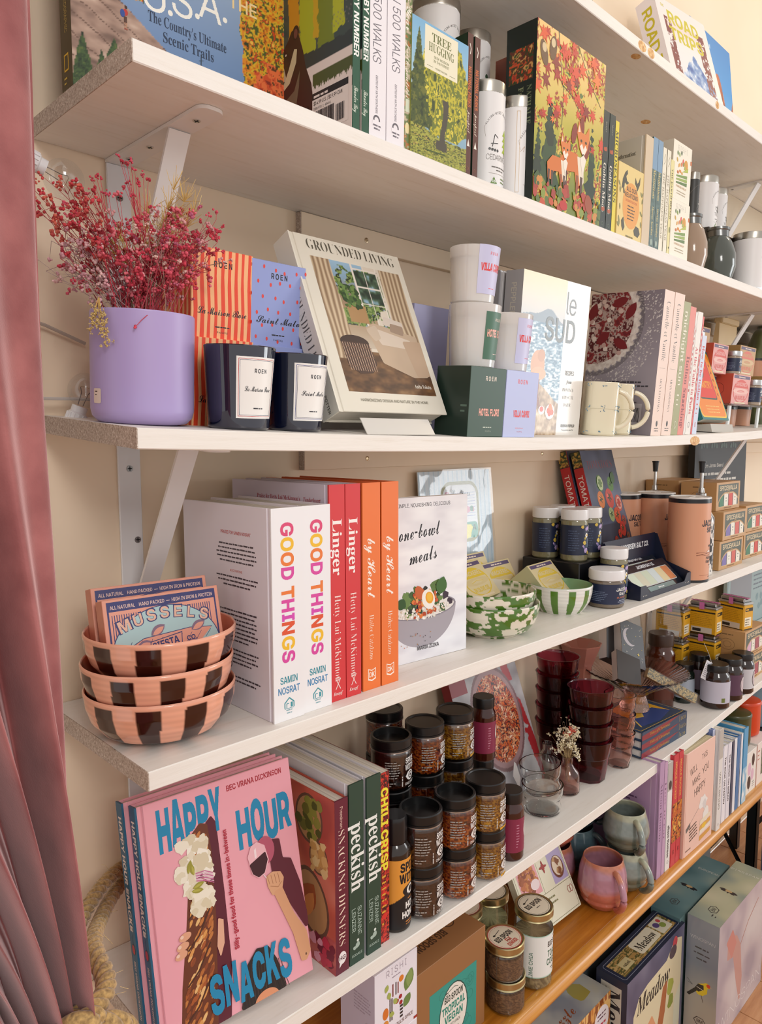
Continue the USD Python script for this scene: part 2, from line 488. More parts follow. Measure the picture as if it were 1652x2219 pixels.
PAGEEDGE = look('page_edges', {'t': ('texture_coordinate', {}), 'g': ('mapping', {'scale': (900, 1, 1)}), 'n': ('noise_texture', {'scale': 1.0, 'detail': 2.0}), 'a': ('attribute', {'attribute': 'Col'}),
                'r': ('rgb_ramp', {'ramp': [(0.35, (0.66, 0.66, 0.66)), (0.6, (1, 1, 1))]}), 'm': ('mix', {'mix_type': 'multiply', 'fac': 1.0}), 'p': ('principled_bsdf', {'roughness': 0.8})},
                [('t.object', 'g.vector'), ('g.vector', 'n.vector'), ('n.fac', 'r.fac'), ('a.color', 'm.color1'), ('r.color', 'm.color2'), ('m.color', 'p.base_color')])
VELVET = look('dusty_rose_velvet', {'t': ('texture_coordinate', {}), 'n': ('noise_texture', {'scale': 14.0, 'detail': 4.0}), 'q': ('noise_texture', {'scale': 500.0, 'detail': 2.0}), 'r': ('rgb_ramp', {'ramp': [(0.35, tuple(lin('#8f5050'))), (0.6, tuple(lin('#ad6a68')))]}),
              'b': ('bump', {'strength': 0.25, 'distance': 0.0008}), 'p': ('principled_bsdf', {'roughness': 0.85, 'sheen_weight': 0.55, 'sheen_roughness': 0.4, 'sheen_tint': (1.0, 0.72, 0.72)})},
              [('t.object', 'n.vector'), ('t.object', 'q.vector'), ('n.fac', 'r.fac'), ('r.color', 'p.base_color'), ('q.fac', 'b.height'), ('b.normal', 'p.normal')])
MATTE, _m = PAGEEDGE, MATTE                     # book pages use the page-edge look
FLATM = _m

w = MB().box(-1.6, 4.2, 0, 0.12, 0, 3.4, '#f3dfc4', 0)
put('wall_back', w, WALL, kind='structure')
fl = UsdGeom.Xform.Define(stage, '/World/floor').GetPrim(); fl.SetCustomDataByKey('kind', 'structure')
R = random.Random(5)
put('subfloor', MB().box(-1.6, 4.2, -3.2, 0, -0.05, -0.012, '#6a4428', 0), FLOOR, fl)
for i in range(10):                             # boards run towards the viewer, as at the lower right of the photograph
    x = 1.1 + i * 0.155
    put('plank', MB().box(x + 0.001, x + 0.154, -1.9, -0.002, -0.012, -0.0004 * (i % 2), '#b98458', 0.001), FLOOR, fl)
put('floorboards', MB().box(-1.6, 1.1, -3.2, 0, -0.012, 0, '#b98458', 0).box(2.65, 4.2, -3.2, 0, -0.012, 0, '#b98458', 0).box(1.1, 2.65, -3.2, -1.901, -0.012, 0, '#b98458', 0), FLOOR, fl)


def shelf(k, xl, xr, label):
    X = UsdGeom.Xform.Define(stage, fresh('/World/wall_shelf')).GetPrim()
    xs = np.linspace(xl, xr, 70); v, c = [], 0.0012
    rng = np.random.default_rng(ord(k))
    sec = [(-DEP, c), (-DEP, TH - c), (-DEP + c, TH), (-0.001, TH), (-0.001, 0), (-DEP + c, 0)]
    for x in xs:
        for y, z in sec:
            v.append((x, y, bottom(k, x, y) + z))
    n = len(sec); f = []
    for i in range(len(xs) - 1):
        for j in range(n):
            a, b = i * n + j, i * n + (j + 1) % n
            f += [[a, a + n, b + n], [a, b + n, b]]
    for e in (0, (len(xs) - 1) * n):
        for j in range(1, n - 1):
            f.append([e, e + j, e + j + 1] if e == 0 else [e, e + j + 1, e + j])
    m = trimesh.Trimesh(np.array(v), f, process=False); m.fix_normals()
    put('board', MB().add(m, '#f1ebe2', 25), WHITE, X)
    e = MB(); q = [(y, z) for y, z in sec]
    P = np.array([(xl - 0.0011, y, bottom(k, xl, y) + z) for y, z in q]); P2 = P + (0.0012, 0, 0)
    hull = trimesh.convex.convex_hull(np.vstack([P, P2])); e.add(hull, '#bba99a', 20)
    put('end_grain', e, ENDG, X)
    for kx, ky, a, b in dict(A=[(1.0157, 'f', .016, .009), (1.052, 'f', .014, .009), (1.373, 'f', .010, .008), (1.314, -.133, .014, .010), (1.021, -.255, .012, .008)], C=[(1.326, 'f', .026, .0105), (1.80, 'f', .02, .0105)], D=[(1.05, 'f', .006, .004)]).get(k, []):
        for s in (1.0, 0.72, 0.4):
            g = trimesh.creation.cylinder(1.0, 1.0, sections=24)
            z = bottom(k, kx, -DEP) + (TH * (0.36 if k == 'C' else 0.5))
            if ky == 'f':
                g.apply_transform(np.array([[a * s, 0, 0, kx], [0, 0, 0.0003 + 0.0001 * (1 - s), -DEP], [0, -b * s, 0, z], [0, 0, 0, 1.0]]))
            else:
                g.apply_transform(np.array([[a * s, 0, 0, kx], [0, b * s, 0, ky], [0, 0, 0.0003 + 0.0001 * (1 - s), bottom(k, kx, ky)], [0, 0, 0, 1.0]]))
            put('knot', MB().add(g, '#d9a259', 20), KNOT if k != 'D' else WHITE, X)
    return tag(X, label, 'shelf')


shelf('A', -0.02, 3.0, 'white painted plank shelf, topmost of the five, knots along its front edge')
shelf('B', 0.0, 3.0, 'white plank shelf second from the top, pale underside seen from below')
shelf('C', -0.009, 3.0, 'white plank shelf at eye level carrying candles, sagging slightly')
shelf('D', -0.010, 3.0, 'white plank shelf with stacked striped bowls and orange cookbooks')
shelf('E', 0.022, 3.0, 'lowest white plank shelf above the wooden bench')


def bracket(k, x, label):
    z = bottom(k, x, -0.1) - 0.0003; t0 = math.degrees(math.atan(ST[k] / DEP))
    X = UsdGeom.Xform.Define(stage, fresh('/World/shelf_bracket')); place(X, (x, -0.0005, bottom(k, x, 0) - 0.0004)); X = X.GetPrim()
    st = ST[k] / DEP
    arm = trimesh.creation.extrude_polygon(sg.box(-0.016, -0.24, 0.016, 0).buffer(-0.012).buffer(0.012, quad_segs=6).union(sg.box(-0.016, -0.1, 0.016, 0)), 0.004, engine='earcut')
    arm.apply_translation((0, 0, -0.004)); arm.vertices[:, 2] += arm.vertices[:, 1] * st
    put('arm', MB().add(arm, '#ece8e4', 25), WHITEM, X)
    put('leg', MB().box(-0.016, 0.016, -0.004, 0, -0.30, -0.0042, '#e9e9ea', 0.0008), WHITEM, X)
    p, q = np.array([0, -0.165, -0.0045 - 0.165 * st]), np.array([0, -0.004, -0.272]); d = q - p; n = np.cross(d / np.linalg.norm(d), (1, 0, 0)) * 0.002
    P = [c + s * n + (o, 0, 0) for c in (p, q) for s in (-1, 1) for o in (-0.0135, 0.0135)]
    put('strut', MB().add(trimesh.convex.convex_hull(np.array(P)), '#e9e6e3', 20), WHITEM, X)
    for kind, a, b in (('a', 0.0, -0.203), ('a', 0.0, -0.092), ('a', 0.0, -0.036), ('l', 0.0, -0.046), ('l', 0.008, -0.145)):
        g = trimesh.creation.cylinder(0.0045, 0.0012, sections=20); cr = trimesh.util.concatenate([cbox(-0.003, 0.003, -0.0006, 0.0006, 0.0005, 0.0009, 0), cbox(-0.0006, 0.0006, -0.003, 0.003, 0.0005, 0.0009, 0)])
        M = MB().add(g, '#8d8a88' if kind == 'l' else '#d9d3cc', 30).add(cr, '#2b2b2b', 20)
        for i in range(len(M.v)):
            vv = M.v[i]; nn = M.n[i]
            if kind == 'a':
                M.v[i] = np.c_[vv[:, 0] + a, -vv[:, 1] + b, -vv[:, 2] - 0.0042 + b * st]; M.n[i] = nn * (1, -1, -1)
            else:
                M.v[i] = np.c_[vv[:, 0] + a, -vv[:, 2] - 0.0042, vv[:, 1] + b]; M.n[i] = np.c_[nn[:, 0], -nn[:, 2], nn[:, 1]]
        put('screw', M, METAL, X)
    tag(X, label, 'bracket')


WHITEM = ink('white_enamel', 0.35, 0.05, 200)
for k, x, w_ in (('B', 0.106, 'left end of the second shelf, beside the light bulb'), ('C', 0.106, 'left end of the candle shelf'), ('D', 0.104, 'left end of the bowl shelf, behind leaning pink books'),
                 ('A', 1.95, 'right part of the topmost shelf, before a matcha sign'), ('B', 1.95, 'right part of the second shelf, before an olive bag'), ('C', 1.96, 'right part of the candle shelf, before a black book'),
                 ('D', 1.70, 'right part of the bowl shelf, behind yellow tins')):
    bracket(k, x, f'white steel angle bracket under the {w_}')
for z, l in ((bottom('B', 0.5, 0) - 0.037, 'flat cream batten screwed to the wall under the second shelf'), (bottom('C', 0.5, 0) - 0.052, 'flat cream batten screwed to the wall under the candle shelf')):
    X = UsdGeom.Xform.Define(stage, fresh('/World/wall_batten')).GetPrim()
    put('strip', MB().box(0.403, 3.0, -0.013, -0.0003, z, z + 0.036, '#efd9bc', 0.001), WALL, X)
    put('cut_end', MB().box(0.4018, 0.403, -0.0128, -0.0004, z + 0.0004, z + 0.0356, '#7b5a3a', 0), ENDG, X)
    for sx in (0.545, 1.1):
        g = lathe([(0, 0), (0.0042, 0), (0.0042, 0.0006), (0.003, 0.0009), (0.0022, 0.0002), (0, 0.0002)], 20); g.apply_transform(trimesh.transformations.rotation_matrix(rad(90), (1, 0, 0))); g.apply_translation((sx, -0.013, z + 0.017))
        put('screw', MB().add(g, '#cdb593', 30), METAL, X)
    tag(X, l, 'batten')

# the orange wooden bench
X = UsdGeom.Xform.Define(stage, '/World/wooden_bench').GetPrim()
put('bench_top', MB().box(-0.3, 3.0, -0.275, -0.002, 0.472, 0.5, '#b8701f', 0.001), OAK, X)
prof = [(0, 0)] + [(-0.022 + 0.008 * math.cos(a), 0.014 + 0.013 * math.sin(a)) for a in np.linspace(-1.5, -4.7, 9)] + [(0, 0.028)]
pr = sg.Polygon([(0, 0), (-0.014, 0.0), (-0.021, 0.004), (-0.024, 0.012), (-0.022, 0.022), (-0.016, 0.0285), (-0.006, 0.0295), (0, 0.0285)])
ed = trimesh.creation.extrude_polygon(pr, 3.3, engine='earcut'); ed.apply_transform(np.array([[0, 0, 1, -0.3], [1, 0, 0, -0.275], [0, 1, 0, 0.472], [0, 0, 0, 1.0]])); ed.fix_normals()
put('rounded_edge', MB().add(ed, '#d08c34', 50), OAKEDGE, X)
for lx in (-0.2, 2.9):
    put('leg', MB().box(lx, lx + 0.05, -0.25, -0.2, 0, 0.472, '#a4661f', 0.002), OAK, X)
tag(X, 'orange varnished wooden bench with a rounded front edge along the wall', 'bench')

# curtain tied back with a rope
X = UsdGeom.Xform.Define(stage, '/World/velvet_curtain').GetPrim()
TZ = 1.012


def pinch(z):
    t = (z - TZ) / (1.75 - TZ) if z > TZ else (TZ - z) / 0.9
    t = np.clip(t, 0, 1); return 0.13 + 0.87 * (t * t * (3 - 2 * t)) ** (0.75 if z > TZ else 1.0) * (1.0 if z > TZ else 0.45)


NS, zz = 260, np.concatenate([np.linspace(2.5, 1.25, 26), np.linspace(1.22, 0.86, 26), np.linspace(0.83, 0.02, 14)])
V = []
for z in zz:
    p = pinch(z); s = np.linspace(0, 1, NS)
    edge = -0.098 - 0.030 * (1 - p) ** 2 + (0.022 * max(0, (TZ - z)) if z < TZ else 0)
    xx = edge - s * 0.62 * p - 0.012 * np.sin(2 * np.pi * s * 2.2) * p
    ph = 2 * np.pi * (s * 7.5) + 0.5 * np.sin(s * 9 + z * 1.3)
    A = 0.02 + 0.018 * (1 - p)
    fold = np.sin(ph) + 0.35 * np.sin(2 * ph + 0.8)
    yy = -0.335 + A * fold + 0.006 * np.sin(z * 9 + s * 20) - 0.03 * (1 - p) * (1 - s)
    yy = yy + 0.05 * np.exp(-(s / 0.012) ** 2)
    V.append(np.stack([xx, yy, np.full(NS, z)], 1))
V = np.array(V); nzr = len(zz); v = V.reshape(-1, 3)
f = []
for i in range(nzr - 1):
    a = np.arange(NS - 1) + i * NS
    f += [np.stack([a, a + 1, a + NS + 1], 1), np.stack([a, a + NS + 1, a + NS], 1)]
f = np.concatenate(f); v2 = v + (0, 0.004, 0); nv = len(v)
m = trimesh.Trimesh(np.vstack([v, v2]), np.vstack([f, f[:, ::-1] + nv]), process=False)
put('drape', MB().add(m, '#9a5c5b', 60), VELVET, X)
put('hem_edge', MB().add(tube([V[i, 0] + (0, 0.002, 0) for i in range(nzr)], 0.0032, 6), '#9a5c5b', 50), VELVET, X)
tag(X, 'dusty rose velvet curtain drawn aside and gathered by a jute rope', 'curtain')

JUTE = look('jute_fibre', {'t': ('texture_coordinate', {}), 'n': ('noise_texture', {'scale': 260.0, 'detail': 4.0}), 'a': ('attribute', {'attribute': 'Col'}), 'r': ('rgb_ramp', {'ramp': [(0.3, (0.45, 0.42, 0.4)), (0.65, (1.1, 1.1, 1.1))]}), 'm': ('mix', {'mix_type': 'multiply', 'fac': 1.0}),
                           'b': ('bump', {'strength': 0.8, 'distance': 0.001}), 'p': ('principled_bsdf', {'roughness': 0.8, 'sheen_weight': 0.3})},
            [('t.object', 'n.vector'), ('n.fac', 'r.fac'), ('a.color', 'm.color1'), ('r.color', 'm.color2'), ('m.color', 'p.base_color'), ('n.fac', 'b.height'), ('b.normal', 'p.normal')])


def rope(path, r=0.010, twist=55.0, nst=3, seed=0):
    P = np.array(path, float); d = np.r_[0, np.cumsum(np.linalg.norm(np.diff(P, axis=0), axis=1))]
    from scipy.interpolate import CubicSpline
    cs = CubicSpline(d, P); q = np.linspace(0, d[-1], max(12, int(d[-1] / 0.004))); C = cs(q); T = cs(q, 1); T /= np.linalg.norm(T, axis=1, keepdims=True)
    a = np.cross(T, (0.3, 0.8, 0.2)); a /= np.linalg.norm(a, axis=1, keepdims=True); b = np.cross(T, a); out = MB()
    for k in range(nst):
        th = q * twist * 2 + 2 * np.pi * k / nst
        S = C + r * 0.52 * (np.cos(th)[:, None] * a + np.sin(th)[:, None] * b)
        out.add(tube(S, r * 0.6, 8), '#c49f62', 60)
    rr = np.random.default_rng(seed)
    for _ in range(int(len(q) * 0.5)):
        i = rr.integers(1, len(q) - 1); o = C[i] + r * (rr.normal(size=3) * 0.5); e = o + rr.normal(size=3) * 0.008 + T[i] * 0.006
        out.add(tube([o, (o + e) / 2 + rr.normal(size=3) * 0.001, e], 0.00025, 3), '#d9b980', 60)
    return out


X = UsdGeom.Xform.Define(stage, '/World/rope_tieback').GetPrim()
K = np.array([-0.136, -0.385, 1.012])
put('strand', rope([K + (-0.004, 0.004, 0.012), (-0.112, -0.372, 1.018), (-0.082, -0.30, 1.0), (-0.03, -0.17, 0.945), (0.03, -0.07, 0.905), (0.085, -0.005, 0.882)], 0.0085, seed=1), JUTE, X)
put('strand', rope([(-0.13, -0.295, 0.965), (-0.10, -0.25, 0.972), (-0.04, -0.15, 0.95), (0.03, -0.06, 0.925), (0.086, -0.006, 0.90)], 0.0085, seed=2), JUTE, X)
put('knot_loop', rope([K + (-0.024, 0.004, 0.000), K + (-0.014, -0.013, 0.018), K + (0.004, -0.018, 0.021), K + (0.010, -0.010, 0.004), K + (0.0, 0.0, -0.012), K + (-0.018, 0.0, -0.02), K + (-0.03, -0.006, -0.012)], 0.0095, seed=3), JUTE, X)
put('knot_loop', rope([K + (0.0, -0.006, 0.008), K + (0.016, -0.014, 0.006), K + (0.032, -0.008, -0.008), K + (0.044, 0.0, -0.03), K + (0.048, 0.004, -0.055)], 0.0105, seed=4), JUTE, X)
put('band', rope([K + (-0.012, -0.002, -0.006), K + (-0.05, -0.004, -0.012), K + (-0.09, 0.02, -0.014), K + (-0.11, 0.06, -0.01), K + (-0.06, 0.1, -0.012), K + (0.0, 0.085, -0.03), K + (0.012, 0.05, -0.03)], 0.0095, seed=5), JUTE, X)
put('frayed_end', rope([K + (0.048, 0.004, -0.05), K + (0.056, 0.006, -0.07), K + (0.06, 0.006, -0.09)], 0.012, seed=6), JUTE, X)
hk = MB().add(tube([(0.088, 0.0, 0.885), (0.088, -0.014, 0.885), (0.088, -0.016, 0.9), (0.088, -0.012, 0.905)], 0.003, 8), '#b9b4ac', 50)
put('wall_hook', hk, METAL, X)
tag(X, 'twisted jute rope knotted around the rose curtain and hooked to the wall', 'rope')

# ------------------------------------------------------------------ shelf A (topmost)
def arc(A, t, cx, cy, r, size, col, a0, a1, f='n600', sx=0.9):
    n = len(t)
    for i, ch in enumerate(t):
        a = a0 + (a1 - a0) * i / max(1, n - 1)
        if ch != ' ':
            A.text(cx + r * math.cos(rad(a)), cy + r * math.sin(rad(a)), size, ch, col, f, rot=a - 90 if a0 > a1 else a + 90, sx=sx); A.l -= 1
    A.l += 1
    return A


def vt(A, y, size, t, col, f='n700', x=None, fit=None, a='l', **kw):
    """spine lettering that reads downwards from height y; x is its centre line"""
    return A.text((A.w / 2 if x is None else x) - size / 2, y, size, t, col, f, a, fit=fit, rot=-90, **kw)


X = thing('framed_picture', 'dark-framed picture with a white mat on the topmost shelf, cut by the photo top', 'picture', 'A', 1.0, -0.11, lean=4)
put('frame', MB().box(-0.13, 0.13, 0, 0.018, 0, 0.32, '#4a3120', 0.001), PLASTIC, X)
Art(0.25, 0.31).rect(0, 0, .25, .31, '#f2ece8').rect(.03, .04, .12, .24, '#8f8378').rect(.03, .10, .12, .05, '#b7a797').to(M := MB(), ((-0.125, 0, 0.005), (1, 0, 0), (0, 0, 1)))
put('mat_print', M, PAPER, X)

A1 = Art(0.23, 0.315)


def yosemite(u, v):
    c = np.tile(rgb('#fbeee4'), (len(u), 1)); m = (u > .025) & (u < .205) & (v > .055) & (v < .265)
    c[m] = ramp(v[m], [(.055, '#e4e6ec'), (.2, '#f6efe8'), (.26, '#f4ded2')])
    k = m & (v < .18 - np.abs(u - .13) * 1.1 + .03 * nz(u, v, 60, 3)); c[k] = ramp(nz(u, v, 70, 2)[k], [(.3, '#3e62a8'), (.5, '#86a3cf'), (.7, '#f2f4fa')])
    k = m & (((u < .055) | (u > .17)) & (nz(u, v, 110, 5) > .42) & (v > .07)); c[k] = rgb('#8a4034')
    k = m & (v < .075 - .1 * (u - .1)); c[k] = rgb('#d9805f')
    return c


A1.paint(yosemite, 0.002)
A1.text(.115, .252, .036, 'ROAD', '#d8c81c', 'n800', fit=.14).text(.115, .208, .036, 'TRIPS', '#d8c81c', 'n800', fit=.15).text(.03, .29, .008, 'DK', '#d9c94a', 'n700')
book('road_trip_book', 'cream road trip guidebook with yellow lettering and blue peak, leaning on the topmost shelf', 'A', 1.42, -.17, .05, .23, .315, '#fbeee4', {'right': A1, 'front': vt(Art(.05, .315), .29, .026, 'ROAD TRIPS', '#c9ba1a', 'n700', fit=.25)}, out=True, lean=16, rz=-7, left='#fbeee4', spine='#efe6e6')


def redrock(u, v):
    c = ramp(v, [(.1, '#8ec1e8'), (.25, '#3f97da'), (.38, '#2d83c9')])
    k = (v < .235 + .05 * np.sin(u * 45) * (u > .04)) & (v > .12); c[k] = ramp(nz(u * 2.4, v * .5, 60, 1)[k], [(.3, '#7c3a22'), (.5, '#c4642f'), (.7, '#eaa05c')])
    k = v < .13 + .03 * nz(u, v, 30, 4); c[k] = speck(u[k], v[k], 160, ['#2c4a2a', '#4d7040', '#1d3320', '#76905a'])
    return c


A2 = Art(.28, .38).paint(redrock, .0025).text(.14, .15, .05, 'ATLAS', '#f4f4ee', 'c', fit=.2).text(.1, .34, .012, 'National', '#dfeefa', 's').rect(.002, .002, .004, .376, '#e9c71b')
book('road_atlas', 'large road atlas with blue sky and orange cliffs, behind the cream guidebook', 'A', 1.70, -.095, .012, .28, .38, '#3b8fd0', {'right': A2}, hard=False, out=True, lean=6, spine='#15402f', left='#15402f')

# ------------------------------------------------------------------ shelf B
U = Art(.285, .30)


def lake(u, v):
    c = ramp(v + .02 * nz(u, v, 12, 1), [(0, '#5c7fb0'), (.1, '#7794bd'), (.2, '#9bb0cc'), (.3, '#b9c6d6')])
    g = (v < .125 - .62 * (u - .03)) & (u < .2) & (v > .0); c[g] = ramp(nz(u, v * 2.2, 42, 2)[g], [(.28, '#6f564a'), (.45, '#a58675'), (.62, '#bfa08d'), (.75, '#d9c0ae')])
    k = g & (np.abs(np.sin((v + .55 * u + .015 * nz(u, v, 30, 8)) * 150)) < .09); c[k] = rgb('#6b4e40')
    k = (u > .205 + .045 * nz(u, v, 22, 4) - .12 * np.maximum(0, v - .1)) & (v < .3); k |= (v > .105 + .02 * nz(u, v, 40, 1)) & (u < .085)
    c[k] = speck(u[k], v[k], 150, ['#2d3a1e', '#b8641c', '#e08a22', '#d9b02c', '#4d5a26', '#c8481c', '#efc04a'])
    r = (u > .235) & (v < .11) & (nz(u, v, 60, 6) > .4); c[r] = speck(u[r], v[r], 150, ['#8a2d1c', '#d1512a', '#e7713c', '#5a3a1a'], 3)
    for x0, h0, w0 in ((.012, .062, .014), (.048, .066, .022), (.033, .05, .012)):
        t = (v < h0) & (np.abs(u - x0) < (h0 - v) * w0 / h0 * (.75 + .5 * nz(u, v, 200, 7)) * 1.25); c[t] = speck(u[t], v[t], 260, ['#1c2c16', '#2f4520', '#41592a', '#5a6a30'], 2)
    return c


U.paint(lake, .0014)
for ch, x, z in (('U', .098, .113), ('.', .118, .116), ('S', .134, .120), ('.', .154, .126), ('A', .172, .130), ('.', .193, .136)):
    U.text(x, z, .036, ch, '#fdfaf0', 'n400')
U.text(.142, .1, .0115, 'The Country’s Ultimate', '#2e3d57', 's', fit=.105, rot=0).text(.142, .083, .0115, 'Scenic Trails', '#2e3d57', 's', fit=.068)
U.text(.22, .157, .016, 'THE', '#f6d9a0', 'n600').text(.06, .185, .03, 'HIKES', '#fdfaf0', 'n600')
U.line([(.158, .07), (.1585, .086)], .0012, '#33414f').line([(.1555, .078), (.1615, .08)], .0005, '#33414f')
U.ell(.062, .098, .0030, .0035, '#c0392f').ell(.0585, .096, .0028, .0042, '#34509a').rect(.0600, .0865, .0036, .007, '#5a3a2c').ell(.0628, .1035, .0016, .0018, '#4a2d22').rect(.0605, .081, .001, .006, '#d29a78').rect(.0625, .081, .001, .006, '#d29a78').rect(.0603, .0795, .0016, .0016, '#a3442f').rect(.0624, .0795, .0016, .0016, '#a3442f')
S = Art(.03, .30).frame(.008, .02, .012, .018, .0018, '#e0b21c')
vt(S, .13, .007, 'NATIONAL GEOGRAPHIC', '#b39a4a', 'n500', fit=.07); vt(S, .2, .016, '7', '#d8cfa8', 'n600')
S.bars(.007, .012, .014, 2, .005, '#c9a93a')
book('hiking_guide', 'large hiking guidebook with a lake, granite and autumn trees on its cover', 'B', .0, -.128, .03, .285, .30, '#4e401a', {'right': U, 'front': S}, out=True, spine='#45370f', left='#4e401a')


def bearscape(u, v):
    c = np.tile(rgb('#e3d3c9'), (len(u), 1))
    c[(v > .1)] = rgb('#3c4a44')
    for i, (x, w, col, b) in enumerate(((.118, .012, '#b9babb', .0), (.15, .014, '#c98d1e', .115), (.178, .02, '#a8ad24', .105), (.2, .012, '#c8a01e', .12), (.216, .02, '#74801f', .10), (.24, .014, '#b2b622', .118))):
        k = (np.abs(u - x) < w * (.55 + .5 * nz(u, v, 120, i + 1))) & (v > b + .012 * nz(u, v, 70, i)); c[k] = rgb(col)
    c[(v > .097) & (v < .112 + .006 * nz(u, v, 80, 3))] = rgb('#2f3836')
    k = (v < .085) & (v > .062 + .016 * nz(u * 6, v * .4, 90, 4)) & (u > .19); c[k] = rgb('#4b5220')
    k = (v < .062) & (nz(u * 8, v * .3, 60, 2) > .62) & (v > .05); c[k] = rgb('#2c3018')
    k = (v > .125) & (np.abs(np.sin(u * 400 + 6 * np.sin(v * 90))) < .1) & (u > .225); c[k] = rgb('#7d746e')
    return c


BV = Art(.145, .24)                             # drawn as seen on its left cover; its u runs from the back edge to the spine
B_ = .121
BV.paint(lambda u, v: bearscape(u + B_, v), .0013)
BV.geo(sg.Polygon([(.0, .0), (.0, .11), (.008, .132), (.02, .142), (.026, .15), (.034, .149), (.037, .14), (.045, .12), (.05, .10), (.062, .075), (.07, .03), (.072, 0)]).buffer(.004), '#3a1c12')
BV.ell(.033, .149, .007, .009, '#2b130c').ell(.033, .148, .004, .006, '#6b3c35').poly([(.0, .112), (.006, .118), (.012, .1), (.008, .088), (0, .09)], '#b9ab92').ell(.004, .093, .006, .004, '#19100c').poly([(.018, .108), (.03, .13), (.036, .128), (.034, .112), (.02, .09), (.006, .084), (.002, .086)], '#cbbd96').poly([(.01, .07), (.03, .078), (.042, .1), (.04, .08), (.032, .05), (.026, .026), (.02, .04)], '#6d5f49').poly([(.012, .055), (.024, .06), (.03, .05), (.02, .024)], '#b8a679').ell(.012, .128, .0014, .0014, '#e8d8c0')
BV.poly([(.05, .05), (.06, .05), (.068, .02), (.056, .0), (.045, .0)], '#22100a')
LB = Art(.07, .05).rect(0, 0, .07, .042, '#e6d7cd').rect(0, .042, .07, .008, '#1d1712').bars(.003, .0438, .06, 1, .005, '#e6d7cd', .003).text(.003, .035, .0045, '$14.99 U.S. / $19.99 CAN', '#2a211c', 'n600', 'l', fit=.056).text(.003, .029, .003, 'ISBN 978-1-68441', '#2a211c', 'n500', 'l', fit=.034)
rb = random.Random(3)
for x in np.arange(.005, .042, .0016): LB.rect(x, .004, rb.choice((.0006, .0009, .0012)), .023, '#231a16')
for x in np.arange(.047, .064, .0016): LB.rect(x, .004, rb.choice((.0005, .0008, .0011)), .02, '#231a16')
lv = BV.l
for v, f, c, l in LB.it: BV.it.append((np.array(v) + (.068, .012), f, c, lv + l))
BV.l += LB.l
for n, x, lb in ((0, .2905, 'thin activity book whose back cover shows a brown bear and barcode'), (1, .3065, 'second thin green activity book, between the bear cover and the white guides')):
    sp = Art(.0125, .24); vt(sp, .20, .0085, 'COLOR BY NUMBER', '#f5f5ef', 'n800', fit=.115); vt(sp, .05, .0065, 'Thunder Bay', '#dfe8d8', 'c', fit=.03)
    book('activity_book', lb, 'B', x, -.266, .0125, .145, .24, '#2f5a45', {'left': BV, 'front': sp}, hard=False, group='green activity books', cat='book', spine='#28563f')
for x, lb in ((.3265, 'white-spined walking guide, left of two alike'), (.3605, 'white-spined walking guide, right of two alike, beside the leafy spine')):
    sp = Art(.0325, .245); vt(sp, .235, .014, 'EARTH IN 500 WALKS', '#6f6a72', 'n300', fit=.145); vt(sp, .075, .0035, 'EDITED BY KATH STATHERS', '#77727a', 'n500', fit=.045)
    sp.l += 1; sp.ell(.0165, .022, .006, .006, '#6a666c', t=.0022).rect(.009, .0145, .016, .0065, '#f3eef1').bars(.009, .0145, .016, 2, .004, '#77727a', .002, 'c')
    book('walking_guide', lb, 'B', x, -.265, .0325, .18, .245, '#f1ecef', {'front': sp}, left='#d9d0d6', group='white walking guides')
sp = Art(.013, .25).paint(lambda u, v: speck(u, v, 120, ['#8e9a6a', '#c7b79a', '#6f7f4a', '#b5753f', '#a7b98c'], 2), .0015); vt(sp, .235, .009, 'Nature Year', '#fbf6ea', 'c', fit=.085); vt(sp, .135, .0065, 'faith gouldbird', '#f4ead6', 'c', fit=.08)
sp.ell(.0065, .03, .004, .007, '#efe0a8').rect(.0025, .05, .008, .016, '#d7dfc4', .001)
book('nature_book', 'narrow book with a leafy painted spine between white guides and tree deck', 'B', .3855, -.262, .013, .17, .25, '#9aa06c', {'front': sp})


def oaktree(u, v):
    c = ramp(v, [(.0, '#7aa0b8'), (.1, '#a9cbd8'), (.173, '#7fb4d8')])
    k = v < .03 + .25 * np.maximum(0, .05 - u) + .008 * nz(u, v, 90, 1); c[k] = speck(u[k] + .4 * v[k], v[k] * 3, 150, ['#5c6a22', '#8b8a30', '#a8a944', '#4c5420', '#c1a850'])
    d = np.hypot((u - .07) / .058, (v - .095) / .066); k = (d < .75 + .5 * nz(u, v, 55, 2)) & (v > .035); c[k] = speck(u[k], v[k] * .7, 130, ['#3c4a1c', '#8a8c24', '#c5b92c', '#6b7726', '#e0cf44', '#53602a'], 4)
    t = np.abs(u - .066 + .004 * np.sin(v * 70)) < np.where(v < .03, .012 - (v - .02) * .2, .0055 + .02 * np.maximum(0, v - .06)) * (.5 + nz(u * 4, v, 60, 5)); t &= (v > .018) & (v < .085); c[t] = rgb('#4c4638')
    k = np.abs(u - .014) < (.165 - v) * .22 * (.5 + .9 * nz(u, v * 2, 120, 6)); k &= v > .04; c[k] = speck(u[k], v[k], 180, ['#2c3a1a', '#46541f', '#6b6f28'], 7)
    return c


